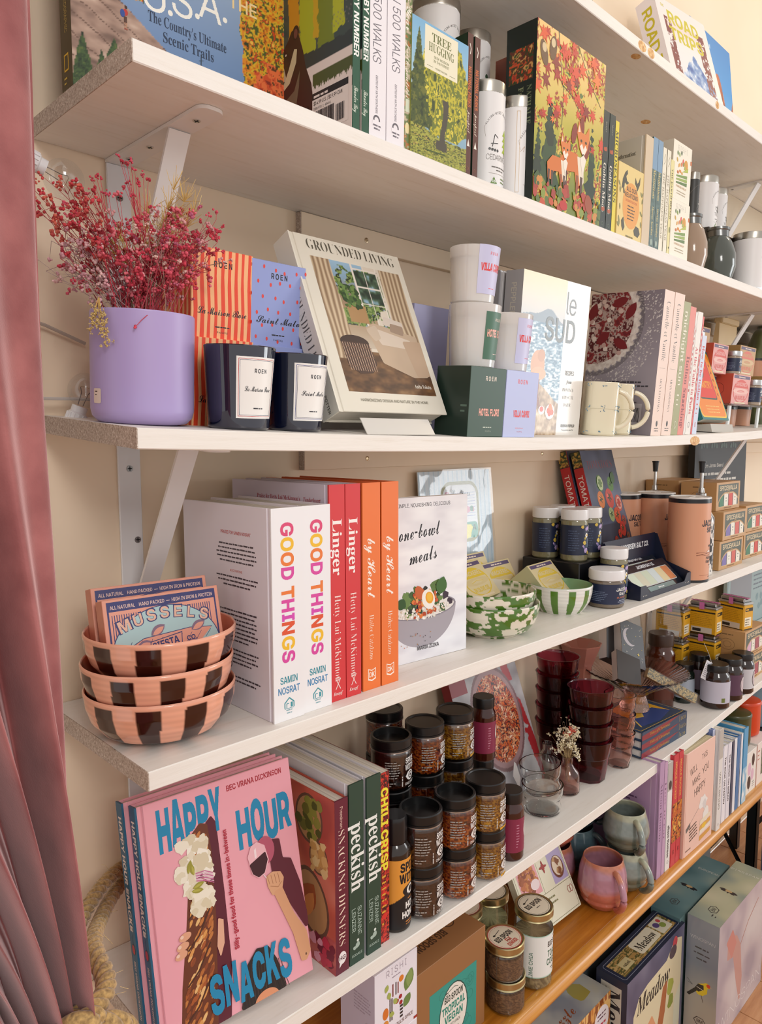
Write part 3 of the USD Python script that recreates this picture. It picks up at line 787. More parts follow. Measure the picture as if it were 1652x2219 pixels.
TH_ = Art(.116, .173).paint(oaktree, .0011).rect(.025, .116, .068, .054, '#efe8cc')
TH_.text(.059, .153, .0105, 'TREE', '#6f7442', 's').text(.059, .140, .0105, 'HUGGING', '#6f7442', 's', fit=.052).text(.059, .1325, .0032, 'SEEK WISDOM', '#6f7442', 'n500').text(.059, .1275, .0032, 'IN THE FOREST', '#6f7442', 'n500').text(.059, .1195, .0022, 'POCKET NATURE', '#6f7442', 'n500').rect(.03, .1203, .012, .0004, '#6f7442').rect(.076, .1203, .012, .0004, '#6f7442').line([(.03, .012), (.07, .014)], .0018, '#4a5a1c')
carton('card_deck', 'small boxed book with a painted oak tree and cream title panel', 'book', 'B', .448, -.264, .116, .028, .173, '#8b8f40', {'front': TH_}, part='body', pname='cover_print')
for x, lb in ((.5105, 'thin brown-spined passport journal beside the oak tree book'), (.5265, 'thin brown-spined passport journal beside the cedarwood tea tin')):
    sp = Art(.0125, .192); vt(sp, .148, .0065, 'NATIONAL PARKS', '#c9672c', 'n800', fit=.055); vt(sp, .088, .0055, 'passport', '#e9ddc8', 'c', fit=.03); sp.poly([(.003, .04), (.006, .05), (.009, .04)], '#f0e9dc').line([(.006, .165), (.0075, .172), (.005, .178)], .0015, '#f0e9dc').ell(.0062, .01, .002, .002, '#a3613c', t=.0004)
    book('passport_journal', lb, 'B', x, -.264, .0125, .135, .192, '#17301f', {'front': sp}, hard=False, spine='#5b2e22', group='passport journals')


def tin(name, label, k, x, y, r, h, title, art=None, dz=0, ang=8, group='white tea tins', lines=True, col='#f1eeec', **kw):
    t = thing(name, label, 'tin', k, x, y, dz=dz, group=group, **kw)
    put('can', lathe([(0, 0), (r * .93, 0), (r, .0025), (r, .006), (r * .985, .007), (r * .985, h - .02), (0, h - .02)], 44), METAL, t)
    put('lid', MB().add(lathe([(0, h - .004), (r * .9, h - .004), (r * .93, h), (r, h - .001), (r * 1.01, h - .004), (r * 1.01, h - .017), (r * .99, h - .019), (0, h - .019)], 44), '#b9b3a8'), METAL, t)
    w = 2 * math.pi * r * .97; A = Art(w, h - .027).paint(lambda u, v: np.tile(rgb(col), (len(u), 1)), .004); c = w / 2; q = h - .027
    arc(A, 'FLYING BIRD BOTANICALS', c, q * .58, .027, .0030, '#4a4a4a', 158, 22).line([(c - .027, q * .52)] + [(c - .030 + .06 * i / 14, q * .62 + .026 * math.sin(math.pi * i / 14)) for i in range(15)], .0004, '#9a8f86')
    if art: art(A, c, q)
    A.text(c, q * .28, .008, title, '#8a8580', 'n300', sx=.75)
    A.bars(c - .02, q * .2, .04, 2, .0045, '#6d6862', .0018, 'c')
    A.rect(c - .021, q * .135, .042, .0004, '#a9a29a').poly([(c - .018, .004), (c - .006, .004), (c - .012, .014)], '#6f8f4a').text(c - .012, .0055, .004, '15', '#f4f4f0', 'n800').bars(c + .002, .012, .018, 2, .005, '#7d8f5e', .002)
    R = random.Random(int(x * 999))
    s = c + .03
    for i in range(7):                                  # the patterned paper seal over the lid: little leaves
        A.leaf(s + R.uniform(-.005, .004), q - .002 - i * .0026, .004, '#3c3c3c', R.uniform(0, 360), .4)
    A.wrap(M := MB(), r * .985, .009, ang)
    sl = Art(.012, .017).rect(0, 0, .012, .017, '#efece8')
    for i in range(9): sl.leaf(R.uniform(.002, .009), R.uniform(.001, .014), .004, '#444', R.uniform(0, 360), .45)
    sl.wrap(M, r * 1.012, h - .0185, ang + math.degrees(.03 / r), seg=.003)
    put('label', M, PAPER, t)
    return t


def cedar(A, c, q):
    A.line([(c - .016, q * .42), (c - .012, q * .55), (c - .006, q * .52)], .0012, '#333').line([(c - .018, q * .45), (c - .006, q * .46)], .0012, '#555')
    for i in range(4): A.leaf(c - .018 + i * .004, q * .40, .005, '#555', 200 + 20 * i)
    for i in range(4): A.poly([(c + .004, q * (.38 + i * .06)), (c + .022 - i * .0018, q * (.38 + i * .06)), (c + .0130, q * (.46 + i * .06))], '#a9c224')
    A.rect(c + .0122, q * .34, .0018, q * .06, '#5a4a30')


def root(A, c, q):
    A.poly([(c - .004, q * .52), (c + .005, q * .52), (c + .002, q * .42), (c + .0, q * .36)], '#e9e2d6').leaf(c, q * .53, .012, '#41614a', 120).leaf(c, q * .53, .012, '#41614a', 60).leaf(c, q * .53, .012, '#41614a', 85)
    A.frame(c - .034, q * .05, .006, q * .9, .0006, '#d9b98f').line([(c - .027, q * .5), (c - .02, q * .56), (c - .022, q * .5)], .0005, '#b98f6a')


def bird(A, c, q):
    A.ell(c + .005, q * .42, .010, .006, '#4d3529', 30).leaf(c - .008, q * .5, .01, '#41614a', 90).leaf(c - .008, q * .42, .008, '#d09a66', 240).ell(c + .012, q * .47, .0035, .0035, '#4d3529')


def kettle(A, c, q):
    A.poly([(c - .008, q * .36), (c + .010, q * .36), (c + .008, q * .50), (c - .006, q * .50)], '#3f3f3a').line([(c - .008, q * .46), (c - .014, q * .48), (c - .014, q * .42), (c - .009, q * .39)], .0015, '#3f3f3a').ell(c + .001, q * .52, .003, .002, '#3f3f3a')
    for i in range(3): A.ell(c - .003 + i * .004, q * .43, .0013, .0013, '#e8e4dc')


tin('tea_tin', 'white tea tin behind the oak tree book, top of its stack', 'B', .60, -.12, .039, .16, 'PINE', cedar, dz=.16)
tin('tea_tin', 'white tea tin behind the oak tree book, bottom of its stack', 'B', .60, -.12, .039, .16, 'MINT', cedar)
tin('tea_tin', 'white tea tin with a brown bird, behind the passport journals', 'B', .705, -.11, .033, .15, 'Mocha', bird, dz=.162, ang=18)
tin('tea_tin', 'white tea tin under the brown bird tin, mostly hidden', 'B', .705, -.11, .033, .16, 'Mocha', bird)
tin('tea_tin', 'white tea tin with a green fir, front edge beside the passport journals', 'B', .607, -.215, .033, .165, 'CEDARWOOD', cedar, ang=2)
tin('tea_tin', 'white tea tin with a ginger root, before the fox box', 'B', .687, -.218, .0345, .165, 'Masala', root, ang=6)


def autumn(u, v):
    c = ramp(v + .04 * nz(u, v, 20, 1), [(0, '#6b7a2c'), (.06, '#7f8a30'), (.14, '#b9b13a'), (.2, '#d9bf62'), (.275, '#efc77c')])
    k = nz(u, v * .6, 50, 3) > .55; c[k] = speck(u[k], v[k], 90, ['#4f6a2a', '#c9bf34', '#a23a22', '#dcbf54', '#53702f'], 2)
    return c


FX = Art(.212, .275).paint(autumn, .0014)
R = random.Random(11)
for x0, z0, hh, ww in ((.045, .06, .11, .028), (.175, .04, .13, .018), (.012, .05, .08, .012)):
    for i in range(9): FX.blob(x0, z0 + hh * i / 9, ww * (1 - i / 10), R.choice(['#233a1e', '#2f4a24', '#1d3019']), n=11, j=.45, seed=i, sx=1.0, up=.3)
FX.line([(.06, .275), (.075, .2), (.11, .19), (.135, .17)], .0018, '#3c3a26').line([(.08, .195), (.078, .13)], .0014, '#3c3a26').line([(.12, .275), (.16, .23), (.2, .2)], .0014, '#4a4a2a')
for i in range(62):
    x, z = R.uniform(0, .21), R.uniform(.125, .27)
    if not (.09 < x < .16 and z < .165): FX.maple(x, z, R.uniform(.009, .023), R.choice(['#c2321f', '#e0582a', '#a8261f', '#ec7a35', '#8c2a22', '#d9482c']), R.uniform(-180, 0))
for x, z, a in ((.02, .23, 20), (.045, .245, -10)): FX.ell(x, z, .010, .019, '#6a4a2c', a).ell(x, z + .008, .006, .007, '#d9c39a', a)
for x, z in ((.117, .135), (.1, .1), (.14, .15), (.16, .12)): FX.ell(x, z, .008, .018, '#8a2f1c', R.uniform(-20, 20))


def fox(A, x, y, s, flip=1):
    P = lambda pts: [(x + flip * a * s, y + b * s) for a, b in pts]
    A.poly(P([(-.55, .0), (-.6, .5), (-.3, .78), (.2, .8), (.45, .55), (.4, .1), (.2, 0), (.1, .35), (-.2, .3), (-.35, 0)]), '#d8752c', .02 * s).poly(P([(.2, .75), (.5, .75), (.55, .2), (.4, .0), (.3, .3)]), '#efe2cc', .01 * s)
    for a in (-.5, -.3, .22, .42): A.poly(P([(a - .05, .3), (a + .07, .3), (a + .05, -.15), (a - .04, -.15)]), '#5a3a2c' if a != .22 else '#9a5228')
    A.poly(P([(.15, 1.3), (.22, 1.62), (.36, 1.36), (.56, 1.36), (.72, 1.58), (.74, 1.25), (.66, 1.0), (.48, .78), (.3, .95)]), '#e0803a', .01 * s).poly(P([(.2, 1.33), (.23, 1.52), (.31, 1.36)]), '#f0dcc0').poly(P([(.3, 1.02), (.48, .78), (.64, 1.02), (.56, 1.1), (.48, .98), (.4, 1.1)]), '#f6ecdc').ell(x + flip * .48 * s, y + .83 * s, .05 * s, .04 * s, '#22201c')
    for a in (.36, .58): A.ell(x + flip * a * s, y + 1.16 * s, .045 * s, .035 * s, '#3a3a1c')
    A.poly(P([(.34, .75), (.48, .3), (.62, .75), (.5, .85)]), '#f3e8d8', .01 * s)


fox(FX, .115, .05, .068); fox(FX, .068, .045, .05)
FX.scatter(110, 0, 0, .21, .04, ['#a63a2a', '#c9502a', '#5c7030', '#d08a3a', '#3f5a2c', '#b4412e', '#8a9a3a'], .003, .009, 5)
FX.ell(.09, .012, .012, .008, '#c22a24').ell(.17, .03, .012, .016, '#a04a24', 20)
L = Art(.058, .275).rect(0, 0, .058, .275, '#15211c').paint(lambda u, v: speck(u, v, 130, ['#b0301f', '#d2542a', '#2f4420', '#6a2a1c', '#d9a05a', '#3c5a2a'], 4), .0015, .006, .188, .052, .24)
vt(L, .18, .0085, 'NATHALIE', '#6f7a5a', 's', x=.046, fit=.06); vt(L, .18, .0095, 'Fall Foxes', '#8a9068', 's', x=.03); vt(L, .172, .0095, 'Renards', '#7a8062', 's', x=.013)
carton('puzzle_box', 'tall puzzle box painted with red maple leaves and two foxes', 'box', 'B', .779, -.264, .212, .058, .275, '#15211c', {'front': FX, 'left': L})
carton('puzzle_box', 'rust brown box standing just behind the fox puzzle box', 'box', 'B', .80, -.19, .14, .05, .27, '#7d3a1e')
for x, lb in ((.8975, 'black book with orange leaf spine marks, beside the fox box'), (.9195, 'black book with orange leaf spine marks, beside the yellow spine')):
    sp = Art(.02, .203); vt(sp, .115, .0085, 'Goblin Mode', '#e8e0d0', 's', fit=.085)
    for z in (.135, .032): sp.leaf(.01, z, .009, '#b5552c', 60).leaf(.01, z, .008, '#b5552c', 130)
    vt(sp, .185, .004, 'McKAY', '#9a9a88', 'n500'); sp.ell(.01, .01, .003, .003, '#7a8a70', t=.0006)
    book('goblin_book', lb, 'B', x, -.263, .02, .14, .203, '#26312a', {'front': sp}, group='black leaf-marked books')
sp = Art(.0135, .197); vt(sp, .18, .0095, 'MICROSEASONS', '#4c4a1c', 's', fit=.125)
book('season_book', 'narrow bright yellow spine between black books and horse card deck', 'B', .937, -.263, .0135, .14, .197, '#e6d23c', {'front': sp}, hard=False)
RL = Art(.102, .133).ell(.052, .062, .033, .042, '#e9a24a').text(.052, .087, .0085, 'ALL OUR', '#3c3020', 'n700', fit=.04).text(.052, .076, .0085, 'RELATIONS', '#3c3020', 'n700', fit=.05).text(.052, .068, .0042, 'THE GRATITUDE DECK', '#c25a2c', 'n600', fit=.045).bars(.036, .06, .032, 5, .0058, '#4a3a24', .0024, 'c')
for pts in ([(.012, .085), (.016, .105), (.024, .118), (.032, .124), (.034, .117), (.028, .112), (.032, .104), (.04, .102), (.032, .097), (.024, .1), (.022, .09), (.026, .08), (.02, .08), (.018, .09)], [(.064, .118), (.072, .108), (.078, .112), (.084, .124), (.083, .108), (.078, .1), (.074, .094), (.07, .101), (.064, .106)], [(.066, .02), (.074, .03), (.086, .028), (.092, .018), (.084, .01), (.07, .012)], [(.016, .03), (.024, .038), (.03, .02), (.024, .012), (.018, .02)]):
    RL.poly(pts, '#4a4632', .0006)
for i in range(14): RL.leaf(R.choice((.008, .094)) + R.uniform(-.003, .003), R.uniform(.015, .09), .012, '#8d8a55', R.uniform(40, 140), .2)
RL.bars(.02, .004, .06, 1, .005, '#7a6a34', .003, 'c')
carton('gratitude_deck', 'yellow card deck with a rearing horse and orange oval', 'box', 'B', 1.003, -.262, .102, .03, .133, '#e9cf86', {'front': RL}, part='body')
lb = Art(.15, .206).text(.1, .172, .008, 'for transformation:', '#3c362c', 's', fit=.06).bars(.055, .16, .08, 1, .006, '#4a4438', .004)
book('essay_book', 'thick beige-spined book with printed grey cover behind the horse deck', 'B', 1.0665, -.263, .033, .15, .206, '#cdbfa8', {'left': lb}, left='#c9c1b3', spine='#d8c3a4')
for x, lb in ((1.0915, 'slim dark teal paperback with gold lettering, next to the beige spine'), (1.113, 'slim dark teal paperback with gold lettering, next to the white spines')):
    sp = Art(.0205, .21).rect(0, .15, .0205, .06, '#7fa0bc').paint(lambda u, v: speck(u, v, 90, ['#4d6560', '#5b746e', '#445a56'], 1), .004, 0, 0, .0205, .15); vt(sp, .15, .008, 'Meditations', '#d9c27a', 's', fit=.055); vt(sp, .08, .0065, 'Marcus Aurelius', '#d9c27a', 's', fit=.055); sp.ell(.01, .012, .004, .006, '#9fb0a0')
    book('meditation_book', lb, 'B', x, -.263, .0205, .13, .21, '#53706c', {'front': sp}, hard=False, group='dark teal paperbacks')
for x, lb in ((1.1325, 'white paperback with faint grey lettering, beside a teal spine'), (1.152, 'white paperback with faint grey lettering, beside a pale yellow spine')):
    sp = Art(.0165, .202); vt(sp, .155, .0075, 'THE HAPPINESS YEAR', '#b3a78e', 's', fit=.13); sp.line([(.006, .17), (.011, .176), (.007, .182), (.011, .19)], .001, '#9a8f70')
    book('wellbeing_book', lb, 'B', x, -.263, .0165, .14, .202, '#efe8d2', {'front': sp}, hard=False, group='white paperbacks')
sp = Art(.017, .188); vt(sp, .17, .006, 'THE EARTH BELOW', '#6a6440', 's', fit=.1); sp.ell(.0085, .05, .003, .006, '#8a8a50').leaf(.0085, .012, .005, '#5a5a30', 90)
book('field_guide', 'pale yellow narrow book beside the stacked white tea cartons', 'B', 1.1695, -.263, .0165, .14, .188, '#eadf9e', {'front': sp}, hard=False)


def garden(A, x0, y0, s):
    a = lambda x, y: (x0 + x * s, y0 + y * s)
    for x, y, w, h, c in ((.78, .62, .14, .17, '#d99a2c'), (.56, .66, .07, .12, '#e0625a'), (.36, .36, .08, .05, '#e08a2c'), (.2, .3, .07, .05, '#c9702a'), (.5, .32, .07, .04, '#d9a03a')): A.ell(*a(x, y), w * s, h * s, c)
    for x, y, r, c in ((.15, .8, 100, '#5a7a3a'), (.3, .78, 110, '#8aa84a'), (.42, .85, 95, '#3f5a34'), (.16, .6, 120, '#c9a33a'), (.55, .55, 60, '#7f9a44'), (.64, .48, 40, '#a8b84a'), (.22, .45, 60, '#e0a23a'), (.4, .5, 75, '#d9812c')): A.leaf(*a(x, y), .16 * s, c, r, .3)
    for i, c in enumerate(('#7d9a48', '#9ab052', '#5e7d3a')): A.poly([a(.1, .2 - i * .1), a(.9, .32 - i * .12), a(.9, .22 - i * .12), a(.1, .15 - i * .1)], c)
    A.poly([a(.5, .36), a(.95, .44), a(.95, .58)], '#b9c24a')


for n, dz, lb in ((0, 0, 'cream tea carton with vegetable shapes, lower of two stacked'), (1, .1165, 'cream tea carton with vegetable shapes, upper of two stacked')):
    F = Art(.088, .1155).text(.044, .098, .0105, 'RISHI', '#d6cfbf', 'n300', sp=1, fit=.045); garden(F, .012, .036, .064); F.text(.044, .026, .004, 'CHAMOMILE MEDLEY', '#c9a070', 'n500', fit=.05).bars(.02, .018, .05, 2, .005, '#b9a888', .0018, 'c').rect(.082, .082, .006, .008, '#e07a3c')
    carton('tea_carton', lb, 'tea box', 'B', 1.217, -.264, .088, .055, .1155, '#f6efdc', {'front': F}, dz=dz, group='cream tea cartons', side='#d5cbb8')
tin('tea_tin', 'small dark tea canister behind the cream cartons', 'B', 1.535, -.15, .017, .13, 'OAT', kettle, dz=.145, col='#3a3a38', group=None)
for x, y, r, cg, lb in ((1.418, -.20, .040, '#a58a72', 'taupe rounded glass tea flask lying behind the cream tea cartons'), (1.578, -.20, .046, '#4f544c', 'dark grey rounded glass tea flask beside the taupe one')):
    t = thing('tea_flask', lb, 'flask', 'B', x, y)
    pf = [(0, 0), (r * .5, 0), (r * .8, .012), (r, .045), (r * .97, .075), (r * .75, .105), (r * .55, .118), (r * .5, .122)]
    put('flask_body', MB().add(lathe(pf + [(0, .122)], 44), cg, 40), GLAZE, t)
    put('collar', MB().add(lathe([(0, .118), (r * .56, .118), (r * .56, .132), (r * .6, .134), (r * .6, .140), (0, .141)], 36), '#7a7a78'), METAL, t)
tin('tea_tin', 'white tea tin with a black kettle standing above the taupe flask', 'B', 1.63, -.135, .040, .14, 'TWILIGHT', kettle, dz=.146, ang=15)
t = tin('tea_tin', 'white tea tin with a yellow kettle, behind the upper kettle tin', 'B', 1.79, -.10, .037, .14, 'WHATCHA', lambda A, c, q: (kettle(A, c, q), A.ell(c + .01, q * .5, .012, .012, '#e6cf2a', t=.004)), dz=.16, ang=20)
carton('display_riser', 'low dark wooden riser block supporting the kettle tea tins', 'riser', 'B', 1.70, -.185, .28, .13, .145, '#3a322c', mat=PLASTIC, part='block', r=.002)
tin('tea_tin', 'white kettle tea tin at the shelf edge, beside the grey flask', 'B', 1.735, -.222, .043, .15, 'TWILIGHT', kettle, ang=15)
tin('tea_tin', 'white tea tin cut by the right photo edge', 'B', 1.85, -.225, .04, .145, 'WHATCHA', lambda A, c, q: (kettle(A, c, q), A.ell(c + .01, q * .5, .012, .012, '#e6cf2a', t=.004)), ang=5)
F = Art(.34, .20).text(.03, .15, .0085, 'BRING MATCHA INTO YOUR EVERYDAY', '#37332c', 'n700', 'l', fit=.28).bars(.03, .125, .11, 6, .012, '#5a554c', .005).bars(.17, .125, .14, 6, .012, '#5a554c', .005, seed=3)
carton('matcha_sign', 'beige matcha information sign standing behind the right-hand tea tins', 'sign', 'B', 2.12, -.06, .34, .008, .345, '#d2c3aa', {'front': F}, part='board')
t = thing('yellow_pouch', 'bright yellow pouch behind the matcha sign at the right edge', 'pouch', 'B', 2.42, -.05)
put('pouch', MB().add(trimesh.convex.convex_hull(np.array([(x, y, z) for x in (-.08, .08) for y, z in ((0, 0), (.04, 0), (.015, .44), (.025, .44))])), '#edc63c', 25), PAPER, t)
put('folded_top', MB().box(-.075, .075, .006, .034, .43, .46, '#e6bb30', .004), PAPER, t)

# ------------------------------------------------------------------ shelf C (candles)
VASEMAT = ink('satin_glaze', 0.38, 0.03, 40)
t = thing('lavender_vase', 'matte lavender cylindrical vase at the left end of the candle shelf', 'vase', 'C', .049, -.165)
r = .0565
put('vase_body', MB().add(lathe([(0, 0), (r - .016, 0), (r - .008, .002), (r - .002, .008), (r, .016), (r, .121), (r - .001, .1228), (r - .003, .1228), (r - .004, .121), (r - .004, .012), (r - .012, .006), (0, .006)], 64), '#b3a0d2', 40), VASEMAT, t)
s_ = Art(.014, .016).rect(0, 0, .014, .016, '#e9d5c9', .002).bars(.003, .012, .008, 2, .0035, '#5a4a44', .0012); s_.wrap(M := MB(), r, .022, -83); put('price_sticker', M, PAPER, t)

t = thing('dried_bouquet', 'dried pink and cream flower bouquet spilling out of the lavender vase', 'flowers', 'C', .049, -.165)
rng = np.random.default_rng(4)
ball = trimesh.creation.icosphere(subdivisions=0)
Q = {k: MB() for k in ('red_stems', 'grey_stems', 'red_blossoms', 'pale_blossoms', 'straw_sprigs', 'orange_blossoms')}


def bud(mb, p, s, col):
    for _ in range(rng.integers(4, 7)):
        m = ball.copy(); m.vertices = m.vertices * s * rng.uniform(.35, .6) * rng.uniform(.8, 1.2, (len(m.vertices), 1)) + p + rng.normal(size=3) * s * .45
        mb.add(m, lin(col) * rng.uniform(.75, 1.15), False if False else 80)


def stem(mb, a, b, bend, r0, col, n=6):
    a, b = np.array(a, float), np.array(b, float); tt = np.linspace(0, 1, n)[:, None]
    P = a + (b - a) * tt + np.array(bend) * (4 * tt * (1 - tt))
    mb.add(tube(P, np.linspace(r0, r0 * .55, n), 3), col, 80); return P


RT = np.array(RGT) * (1, 1, 0)
VW = np.array([0.6978, 0.7163, 0])


def spray(n, cx, sx, zlo, zhi, cols, smb, bmb, scol, nb, bs, dsp):
    """stems from the vase mouth; cx, sx: sideways offset of the heads, in metres to the right of the vase's middle"""
    for _ in range(n):
        a = rng.uniform(0, 2 * np.pi); q = rng.uniform(0, .035)
        base = np.array([q * np.cos(a), q * np.sin(a), rng.uniform(.06, .11)])
        side, dep, z = rng.normal(cx, sx), rng.normal(0, dsp), rng.uniform(zlo, zhi)
        tip = RT * side + VW * dep + (0, 0, z)
        if np.linalg.norm(base[:2]) < 1 and tip[1] > .155: tip[1] = .155
        P = stem(Q[smb], base, tip, (0, 0, rng.uniform(.004, .02)), .0006, scol, 7)
        for _ in range(nb):
            i = rng.integers(3, 7); o = P[min(i, 6)]; e = o + rng.normal(size=3) * (.010, .010, .010) + (tip - base) * rng.uniform(.0, .14)
            stem(Q[smb], o, e, (0, 0, .001), .00035, scol, 3); bud(Q[bmb], e, bs * rng.uniform(.8, 1.2), cols[rng.integers(len(cols))])


REDS = ['#d8455a', '#d9566a', '#c73a4e', '#e0707c', '#cf4a58']
spray(26, -.075, .022, .185, .25, ['#d8454e', '#dd5a56', '#cc3d46', '#e2705e'], 'red_stems', 'red_blossoms', '#a82f3c', 5, .0036, .016)
spray(44, -.005, .034, .155, .222, REDS, 'red_stems', 'red_blossoms', '#b5323f', 5, .0037, .026)
spray(28, .05, .022, .165, .235, REDS + ['#c0607c'], 'red_stems', 'red_blossoms', '#b5424f', 5, .0034, .022)
spray(22, -.062, .018, .15, .195, ['#e6b3b6', '#eec4c2', '#d9a0a8'], 'grey_stems', 'pale_blossoms', '#a98f8c', 6, .0033, .014)
spray(16, .03, .034, .18, .225, ['#e4a8a8', '#e9c0b6', '#dca0a0'], 'grey_stems', 'pale_blossoms', '#a07f70', 5, .0031, .03)
for side, z, w in ((-.012, .275, .010), (-.004, .262, .012), (-.045, .255, .010)):
    b = RT * (side * .3) + (0, 0, .1); e = RT * side + VW * -.01 + (0, 0, z - .02)
    P = stem(Q['red_stems'], b, e, RT * .01, .0008, '#c23a4a', 8)
    for s2 in np.linspace(-w, w, 6):
        e2 = e + RT * s2 * 1.1 + (0, 0, .02 + rng.uniform(-.018, .012)); stem(Q['red_stems'], P[5 if abs(s2) > w / 2 else 6], e2, (0, 0, .002), .0005, '#c23a4a', 4); bud(Q['red_blossoms'], e2, .0030, REDS[rng.integers(5)])
for side, z in ((.0, .235), (.028, .262), (.04, .25), (.018, .228), (.05, .238), (-.03, .205), (-.04, .2)):
    b = np.array([0, .01, .1]); e = RT * side + VW * .02 + (0, 0, z); P = stem(Q['straw_sprigs'], b, e, (0, 0, .01), .0006, '#c9a25a', 7)
    for _ in range(60):
        o = P[rng.integers(4, 7)]; d = rng.normal(size=3) * .007 + (e - b) * .09; stem(Q['straw_sprigs'], o, o + d, rng.normal(size=3) * .001, .00045, ['#d9b56a', '#c79f52', '#e2c684'][rng.integers(3)], 3)
for side, dz in ((-.030, -.012), (-.024, -.022), (-.019, -.034), (-.034, -.02), (-.016, -.03)):         # limp straw sprig over the rim
    b = RT * -.03 + VW * -.05 + (0, 0, .118); e = RT * side + VW * -.0605 + (0, 0, .118 + dz)
    P = stem(Q['straw_sprigs'], b + (0, 0, .015), e, VW * -.004, .0006, '#d9b56a', 6)
    for _ in range(16):
        o = P[rng.integers(2, 6)] + rng.normal(size=3) * .002; bud(Q['straw_sprigs'], o, .0017, '#dcbf7c')
e = RT * .012 + VW * -.060 + (0, 0, .104); stem(Q['red_stems'], RT * .03 + VW * -.045 + (0, 0, .122), e, (0, 0, .003), .0006, '#c23a4a', 5); bud(Q['red_blossoms'], e, .0034, '#d9455a')
for k, mb in Q.items():
    if mb.k: put(k, mb, PETAL, t, kind='stuff')

# string of bulbs along the wall
t = thing('string_light', 'white string light with clear globe bulbs hanging behind the curtain edge', 'string lights', 'C', 0, 0, tilt=0)
z0 = ztop('C', 0, 0)
cord = MB()
cord.add(tube([(-.12, -.09, .285), (-.06, -.075, .283), (-.03, -.07, .276)], .0035, 8), '#e9e6e2', 50)
cord.add(tube([(-.12, -.03, .12), (-.04, -.02, .118), (.0, -.012, .11), (.05, -.01, .092)], .0022, 6), '#b9aca0', 50).add(tube([(-.12, -.03, .016), (-.05, -.03, .018), (.03, -.03, .02), (.07, -.02, .02)], .0022, 6), '#cfc8c0', 50)
put('cord', cord, PLASTIC, t)
for i, (p, d) in enumerate((((.005, -.078, .268), (.93, -.1, -.36)), ((.035, -.042, .030), (.3, -.2, .93)))):
    d = np.array(d) / np.linalg.norm(d); T = trimesh.geometry.align_vectors((0, 0, 1), d); T[:3, 3] = p
    R_ = .0225 if i == 0 else .0215
    th = np.linspace(-np.pi / 2 + .42, np.pi / 2, 22)
    m = lathe([(R_ * np.cos(a), R_ * np.sin(a)) for a in th], 32); m.apply_transform(T); put('bulb', MB().add(m, '#ffffff', 80), FILM, t)
    m = lathe([(0, -.056), (.008, -.056), (.0115, -.05), (.0115, -.03), (.0095, -.0285), (.0095, -.021), (0, -.021)], 24); m.apply_transform(T)
    s2 = MB().add(m, '#eceaea', 40)
    for a in np.linspace(0, 2 * np.pi, 14, endpoint=False):
        q = cbox(-.0008, .0008, .0105, .0128, -.05, -.031, .0003); q.apply_transform(T @ trimesh.transformations.rotation_matrix(a, (0, 0, 1))); s2.add(q, '#f2f0f0', 20)
    put('socket', s2, PLASTIC, t)
    fm = MB()
    for a in (-1, 1): 
        m = tube([(a * .003, 0, -.02), (a * .004, 0, -.004), (a * .007, .001, .002)], .0005, 5); m.apply_transform(T); fm.add(m, '#8a8078', 50)
    m = tube([(.007 * math.cos(q), .003 * math.sin(q * 5), .002 + .002 * math.sin(q)) for q in np.linspace(0, np.pi, 14)], .0003, 4); m.apply_transform(T); fm.add(m, '#c9b08a', 50)
    put('filament', fm, METAL, t)

# candle cartons and candles
def stripes(w, h, n=9, seed=2):
    A = Art(w, h); R = random.Random(seed); x = .002
    for i in range(n):
        ww = w / n * R.uniform(.45, .6)
        A.poly([(x, 0), (x + .0015, h * .3), (x, h * .6), (x + .001, h), (x + ww, h), (x + ww - .001, h * .7), (x + ww + .001, h * .35), (x + ww, 0)], '#f04a2a'); A.l -= .9; x += w / n
    A.l += 1
    return A


def roen(A, script, c='#28262a', top=.8, size=.0085):
    A.text(A.w * .5, A.h * top, .0072, 'ROEN', c, 'n700', sp=1, fit=.026)
    if script: A.text(A.w * .5, A.h * .27, size, script, c, 'c', fit=A.w * .8)
    return A.bars(A.w * .25, A.h * .13, A.w * .5, 1, .004, c, .0016, 'c').text(A.w * .5, A.h * .07, .0022, '8 oz/226 g', c, 'n400')


BX = (.088, .088, .1085)
ora = carton('candle_carton', 'orange and peach striped candle box, lower of two, behind the dark candles', 'candle box', 'C', .164, -.150, *BX, '#ffbd85', {'front': roen(stripes(.088, .1085), 'La Maison Rose'), 'left': stripes(.088, .1085, 9, 4)}, group='striped candle boxes')
dup(ora, 'orange and peach striped candle box, upper of two, beside the bouquet', 'C', .166, -.150, dz=.1087)
D_ = Art(.088, .1085); R = random.Random(8)
for i in range(6):
    for j in range(5): D_.ell(.01 + j * .018 + (i % 2) * .008 + R.uniform(-.003, .003), .008 + i * .018 + R.uniform(-.003, .003), .0017, .0025, '#e8453c', up=.1)
D_.l += 1; roen(D_, 'Saint Malo')
blu = carton('candle_carton', 'periwinkle candle box with red dots, hidden lower of two', 'candle box', 'C', .250, -.150, *BX, '#98a5dc', {'front': D_, 'left': D_}, group='dotted candle boxes')
dup(blu, 'periwinkle candle box with red dots, upper one beside the orange stripes', 'C', .252, -.150, dz=.1087)
NAVY = look('navy_lacquered_glass', {'p': ('principled_bsdf', dict(base_color=(.004, .006, .022), roughness=.04, coat_weight=1.0, specular_ior_level=.6))}, [])


